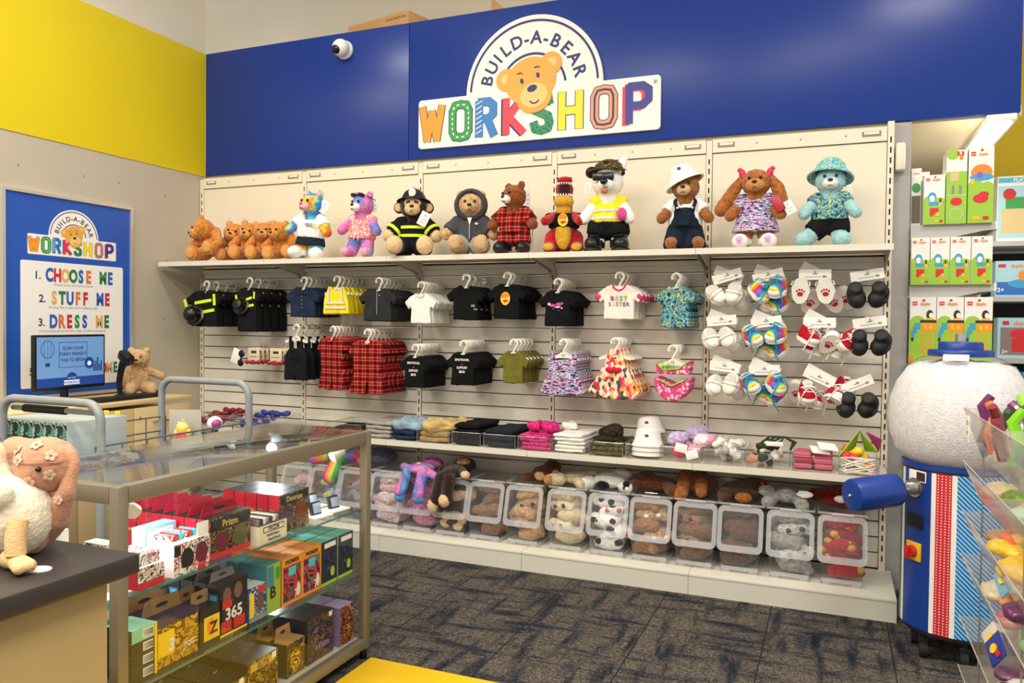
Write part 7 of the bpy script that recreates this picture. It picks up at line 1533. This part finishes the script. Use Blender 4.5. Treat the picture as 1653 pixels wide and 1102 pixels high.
MB().cyl(A_, B1, .018, n=16).cyl(onb(0, .70, -.002), onb(0, .70, .008), .04, n=20).rbox(onb(.0, .70, .02), (.05, .05, .05), .01).build('filler_pipe', STEEL, mc)
dd = (B2-B1).normalized(); q = dd.to_track_quat('Z', 'Y').to_matrix()
MB().lathe([(0, 0), (.055, 0), (.064, .008), (.066, .02), (.066, .2), (.062, .212), (.04, .218), (0, .218)], 36, c=B1-dd*.0, rot=q).build('filler_nozzle_cover', navyp, mc); MB().ell(B1+dd*.22, .008).build('cover_screw', STEEL, mc)
Xp = Vector((-px_, -py_, 0)) if False else Vector((px_, py_, 0))
Xv = (Xp.x, Xp.y, 0)
def plate(u, z, w, h, t_, mt, nm, par=None):
    return MB().rbox(onb(u, z, t_/2-.002), (.001+t_, w, h), .003, rot=(0, 0, na)).build(nm, mt, par or mc)
plate(0, .565, .085, .055, .006, M('machine_black', '#15161a', .5), 'rating_plate')
sw = plate(.0, .44, .075, .075, .008, M('switch_yellow', '#e8b820', .5), 'switch_plate'); MB().cyl(onb(0, .44, .004), onb(0, .44, .03), .024, n=20).rbox(onb(0, .44, .036), (.014, .014, .05), .003, rot=(0, 0, na)).build('rotary_switch', M('switch_red', '#c02028', .45), sw)
st2 = plate(.01, .748, .09, .045, .0045, CARD, 'warning_sticker'); 
mb = MB(); mb.rbox(onb(.03, .748, .0035), (.001, .045, .036), .0004, rot=(0, 0, na)); mb.build('sticker_print', M('sticker_dark', '#3a2222', .6), st2)
MB().rbox((-.035, -.155, 1.231), (.09, .004, .036), .001, rot=(R_(-50), 0, R_(-10))).build('globe_sticker', CARD, mc)

# ================================================================ acrylic sweet-shop rack in the right foreground
rk = thing('acrylic_rack', 'tall clear acrylic bin rack in the right foreground', 'rack', (4.60, -2.40, 0)); ra = clear('rack_acrylic', (.95, .95, .93), .30, .10, .06, (.66, .60, .52))
y0, y1 = -.75, .535
def sheet(nm, vs, mt=ra): return MB().add(vs, [(0, 1, 2, 3)]).build(nm, mt, rk, smooth=False)
edge = clear('acrylic_cut_edge', (.9, .9, .86), .4, .1, .1, (.75, .72, .64))
TZ = [(.985, 1.122), (.865, .972), (.73, .828), (.60, .706), (.42, .526), (.28, .385), (.10, .23)]
for k, (za, zb) in enumerate(TZ):
    sheet('bin_front', [(.045, y0, za), (.045, y1, za), (.0, y1, zb), (.0, y0, zb)])
    sheet('bin_floor', [(.045, y0, za), (.40, y0, za+.04), (.40, y1, za+.04), (.045, y1, za)])
    for yy, nm in ((y1, 'bin_end'), (.0, 'bin_divider')): sheet(nm, [(.045, yy, za), (.40, yy, za+.04), (.40, yy, zb+.02), (.0, yy, zb)])
    MB().tube([(.0, y0, zb), (.0, y1, zb), (.045, y1, za)], .0016, 6).build('bin_edge', edge, rk)
for yy in (y1-.002, .0, y0+.02):
    MB().tube([(.41, yy, 0), (.41, yy, 1.15)], .004, 6).build('rack_rod', M('rack_rod_steel', '#9a988e', .35, .5), rk); MB().tube([(.05, yy, .0), (.05, yy, 1.0)], .002, 6).build('rack_rod', M('rack_rod_steel', '#9a988e', .35, .5), rk)
MB().bb((.04, y0, 0), (.42, y1, .05)).build('rack_base', M('rack_base_dark', '#2a2a2c', .6), rk, smooth=False)
mb = MB(); mb.rbox((-.004, y1-.10, 1.075), (.0015, .05, .07), .0005); o = mb.build('price_label', CARD, rk); MB().text('$2.50', .018, 0, 0, 0, (-.0055, y1-.10, 1.085), (0, -1, 0), (0, 0, 1)).text('EACH', .012, 0, 0, 0, (-.0055, y1-.10, 1.06), (0, -1, 0), (0, 0, 1)).build('label_print', INK, o)
tw = [('plum', '#6a1c5a'), ('orange', '#d86a1c'), ('lime', '#7ac81c'), ('dark green', '#2a4a2a'), ('maroon', '#7a1c2a'), ('violet', '#4a2a7a')]
for i in range(14):
    c = tw[(i*5+i//6) % 6]; y = -2.40+y1-.035-.034*i; mb = MB(); pts = [(0, 0, 0), (.012, -.01, .05), (-.008, -.02, .10), (.01, -.03, .13)]
    mb.tube(pts, [.013, .015, .014, .011], 8)
    t = mb.build('twist_pack', M('foil_'+c[0].replace(' ', '_'), c[1], .3, coat=.4), None, (4.64+.07*(i % 3), y, 1.03+.012*(i % 3)), rot=(R_(-10+8*(i % 4)), R_(4), .5*i)); tag(t, '%s twisted foil pack in the top bin of the acrylic rack' % c[0], 'foil pack', '%s twisted foil packs' % c[0])
def bag(y, z, x, sc, col, label, lump=4, flat=1., seed=0):
    rr = random.Random(seed); mb = MB()
    for k in range(lump): mb.ell((rr.uniform(-.04, .04), rr.uniform(-.05, .05), rr.uniform(0, .02)), (.05, .055, .03*flat))
    me = blobmesh(mb, 'bag', M('bag_'+col[0], col[1], .35, coat=.3, bump=.3, bscale=25), .007, 2, .5, .004, 60)
    o = link('toy_bag', me, None, (x, y, z)); o.scale = (sc*.85,)*3; tag(o, label, 'toy bag')
bag(-2.02, .785, 4.74, .9, ('orange', '#f0704a'), 'orange foam bag at the far end of the third acrylic bin', seed=1); bag(-2.06, .765, 4.69, .8, ('lemon', '#f0c83a'), 'lemon bag under the orange bag in the acrylic rack', seed=2)
bag(-2.30, .775, 4.70, 1.1, ('yellow', '#f2c21a'), 'big yellow bag in the third acrylic bin nearest the camera', seed=3); bag(-2.36, .71, 4.66, .7, ('aubergine', '#5a1c4a'), 'dark purple spiky bag below the yellow bag', 6, seed=4)
bag(-2.10, .64, 4.72, .9, ('peach', '#e8a070'), 'peach bag in the fourth acrylic bin', seed=5); bag(-2.35, .64, 4.70, 1.0, ('sage', '#8fae7a'), 'sage green bag in the fourth acrylic bin', seed=6)
bag(-2.05, .905, 4.72, .8, ('moss', '#6a8a2a'), 'moss green pack in the second acrylic bin', seed=7); bag(-2.22, .905, 4.72, .8, ('coral', '#d87a5a'), 'coral pack in the second acrylic bin', seed=8); bag(-2.42, .91, 4.72, .9, ('pale_green', '#9ab88a'), 'pale green pack in the second acrylic bin near the camera', seed=9)
bag(-2.30, .47, 4.68, 1.0, ('black', '#1a1a1c'), 'black pack in the fifth acrylic bin', seed=10); bag(-2.37, .43, 4.66, .8, ('neon', '#5ac81c'), 'neon green pack in the fifth acrylic bin', 3, .6, seed=11)
bag(-2.08, .33, 4.68, .75, ('pink', '#d83a6a'), 'pink ball bag in the low acrylic bin', 7, seed=12); bag(-2.18, .33, 4.70, .8, ('silver', '#b8b8ba'), 'silver bag beside the pink bag in the low bin', seed=13)
for i, (y, z, c, lb) in enumerate(((-2.05, .49, '#2a3a9a', 'blue cartoon print pack leaning in the fifth acrylic bin'), (-2.14, .70, '#7ab0d0', 'pale blue flat card across the fourth acrylic bin'), (-2.0, .50, '#d8d0c4', 'white wrapped pack at the far end of the fifth bin'))):
    tag(MB().rbox((0, 0, 0), (.004, .08, .06), .0015).disc(0, .0, .013, .013, .004, (-.0035, 0, 0), (0, -1, 0), (0, 0, 1), mat=1).disc(.024, .01, .009, .008, .004, (-.0035, 0, 0), (0, -1, 0), (0, 0, 1), mat=2).build('flat_pack', [M('flat_pack_'+c[1:], c, .35), inky, inkr], None, (4.66, y, z+.02), rot=(.5, .35, .3)), lb, 'toy pack')
for i, (y, z, c, lb) in enumerate(((-1.96, .765, ('tan', '#b08a5a'), 'tan paper bag at the far corner of the third acrylic bin'), (-2.2, .64, ('rose', '#c86a7a'), 'rose bag in the middle of the fourth acrylic bin'), (-1.98, .635, ('cream', '#e0d4b8'), 'cream bag at the far corner of the fourth acrylic bin'), (-2.14, .465, ('plum', '#6a3a5a'), 'plum bag in the middle of the fifth acrylic bin'), (-2.22, .47, ('white', '#e6e4de'), 'white bag in the fifth acrylic bin beside the black pack'), (-2.0, .325, ('grape', '#7a4a9a'), 'grape coloured bag at the far end of the low acrylic bin'), (-1.98, .90, ('buff', '#c8b48a'), 'buff pack at the far corner of the second acrylic bin'), (-2.32, .91, ('mint', '#a8d0b8'), 'mint pack in the middle of the second acrylic bin'))):
    bag(y, z, 4.69, .85, c, lb, 4, .8, seed=30+i)
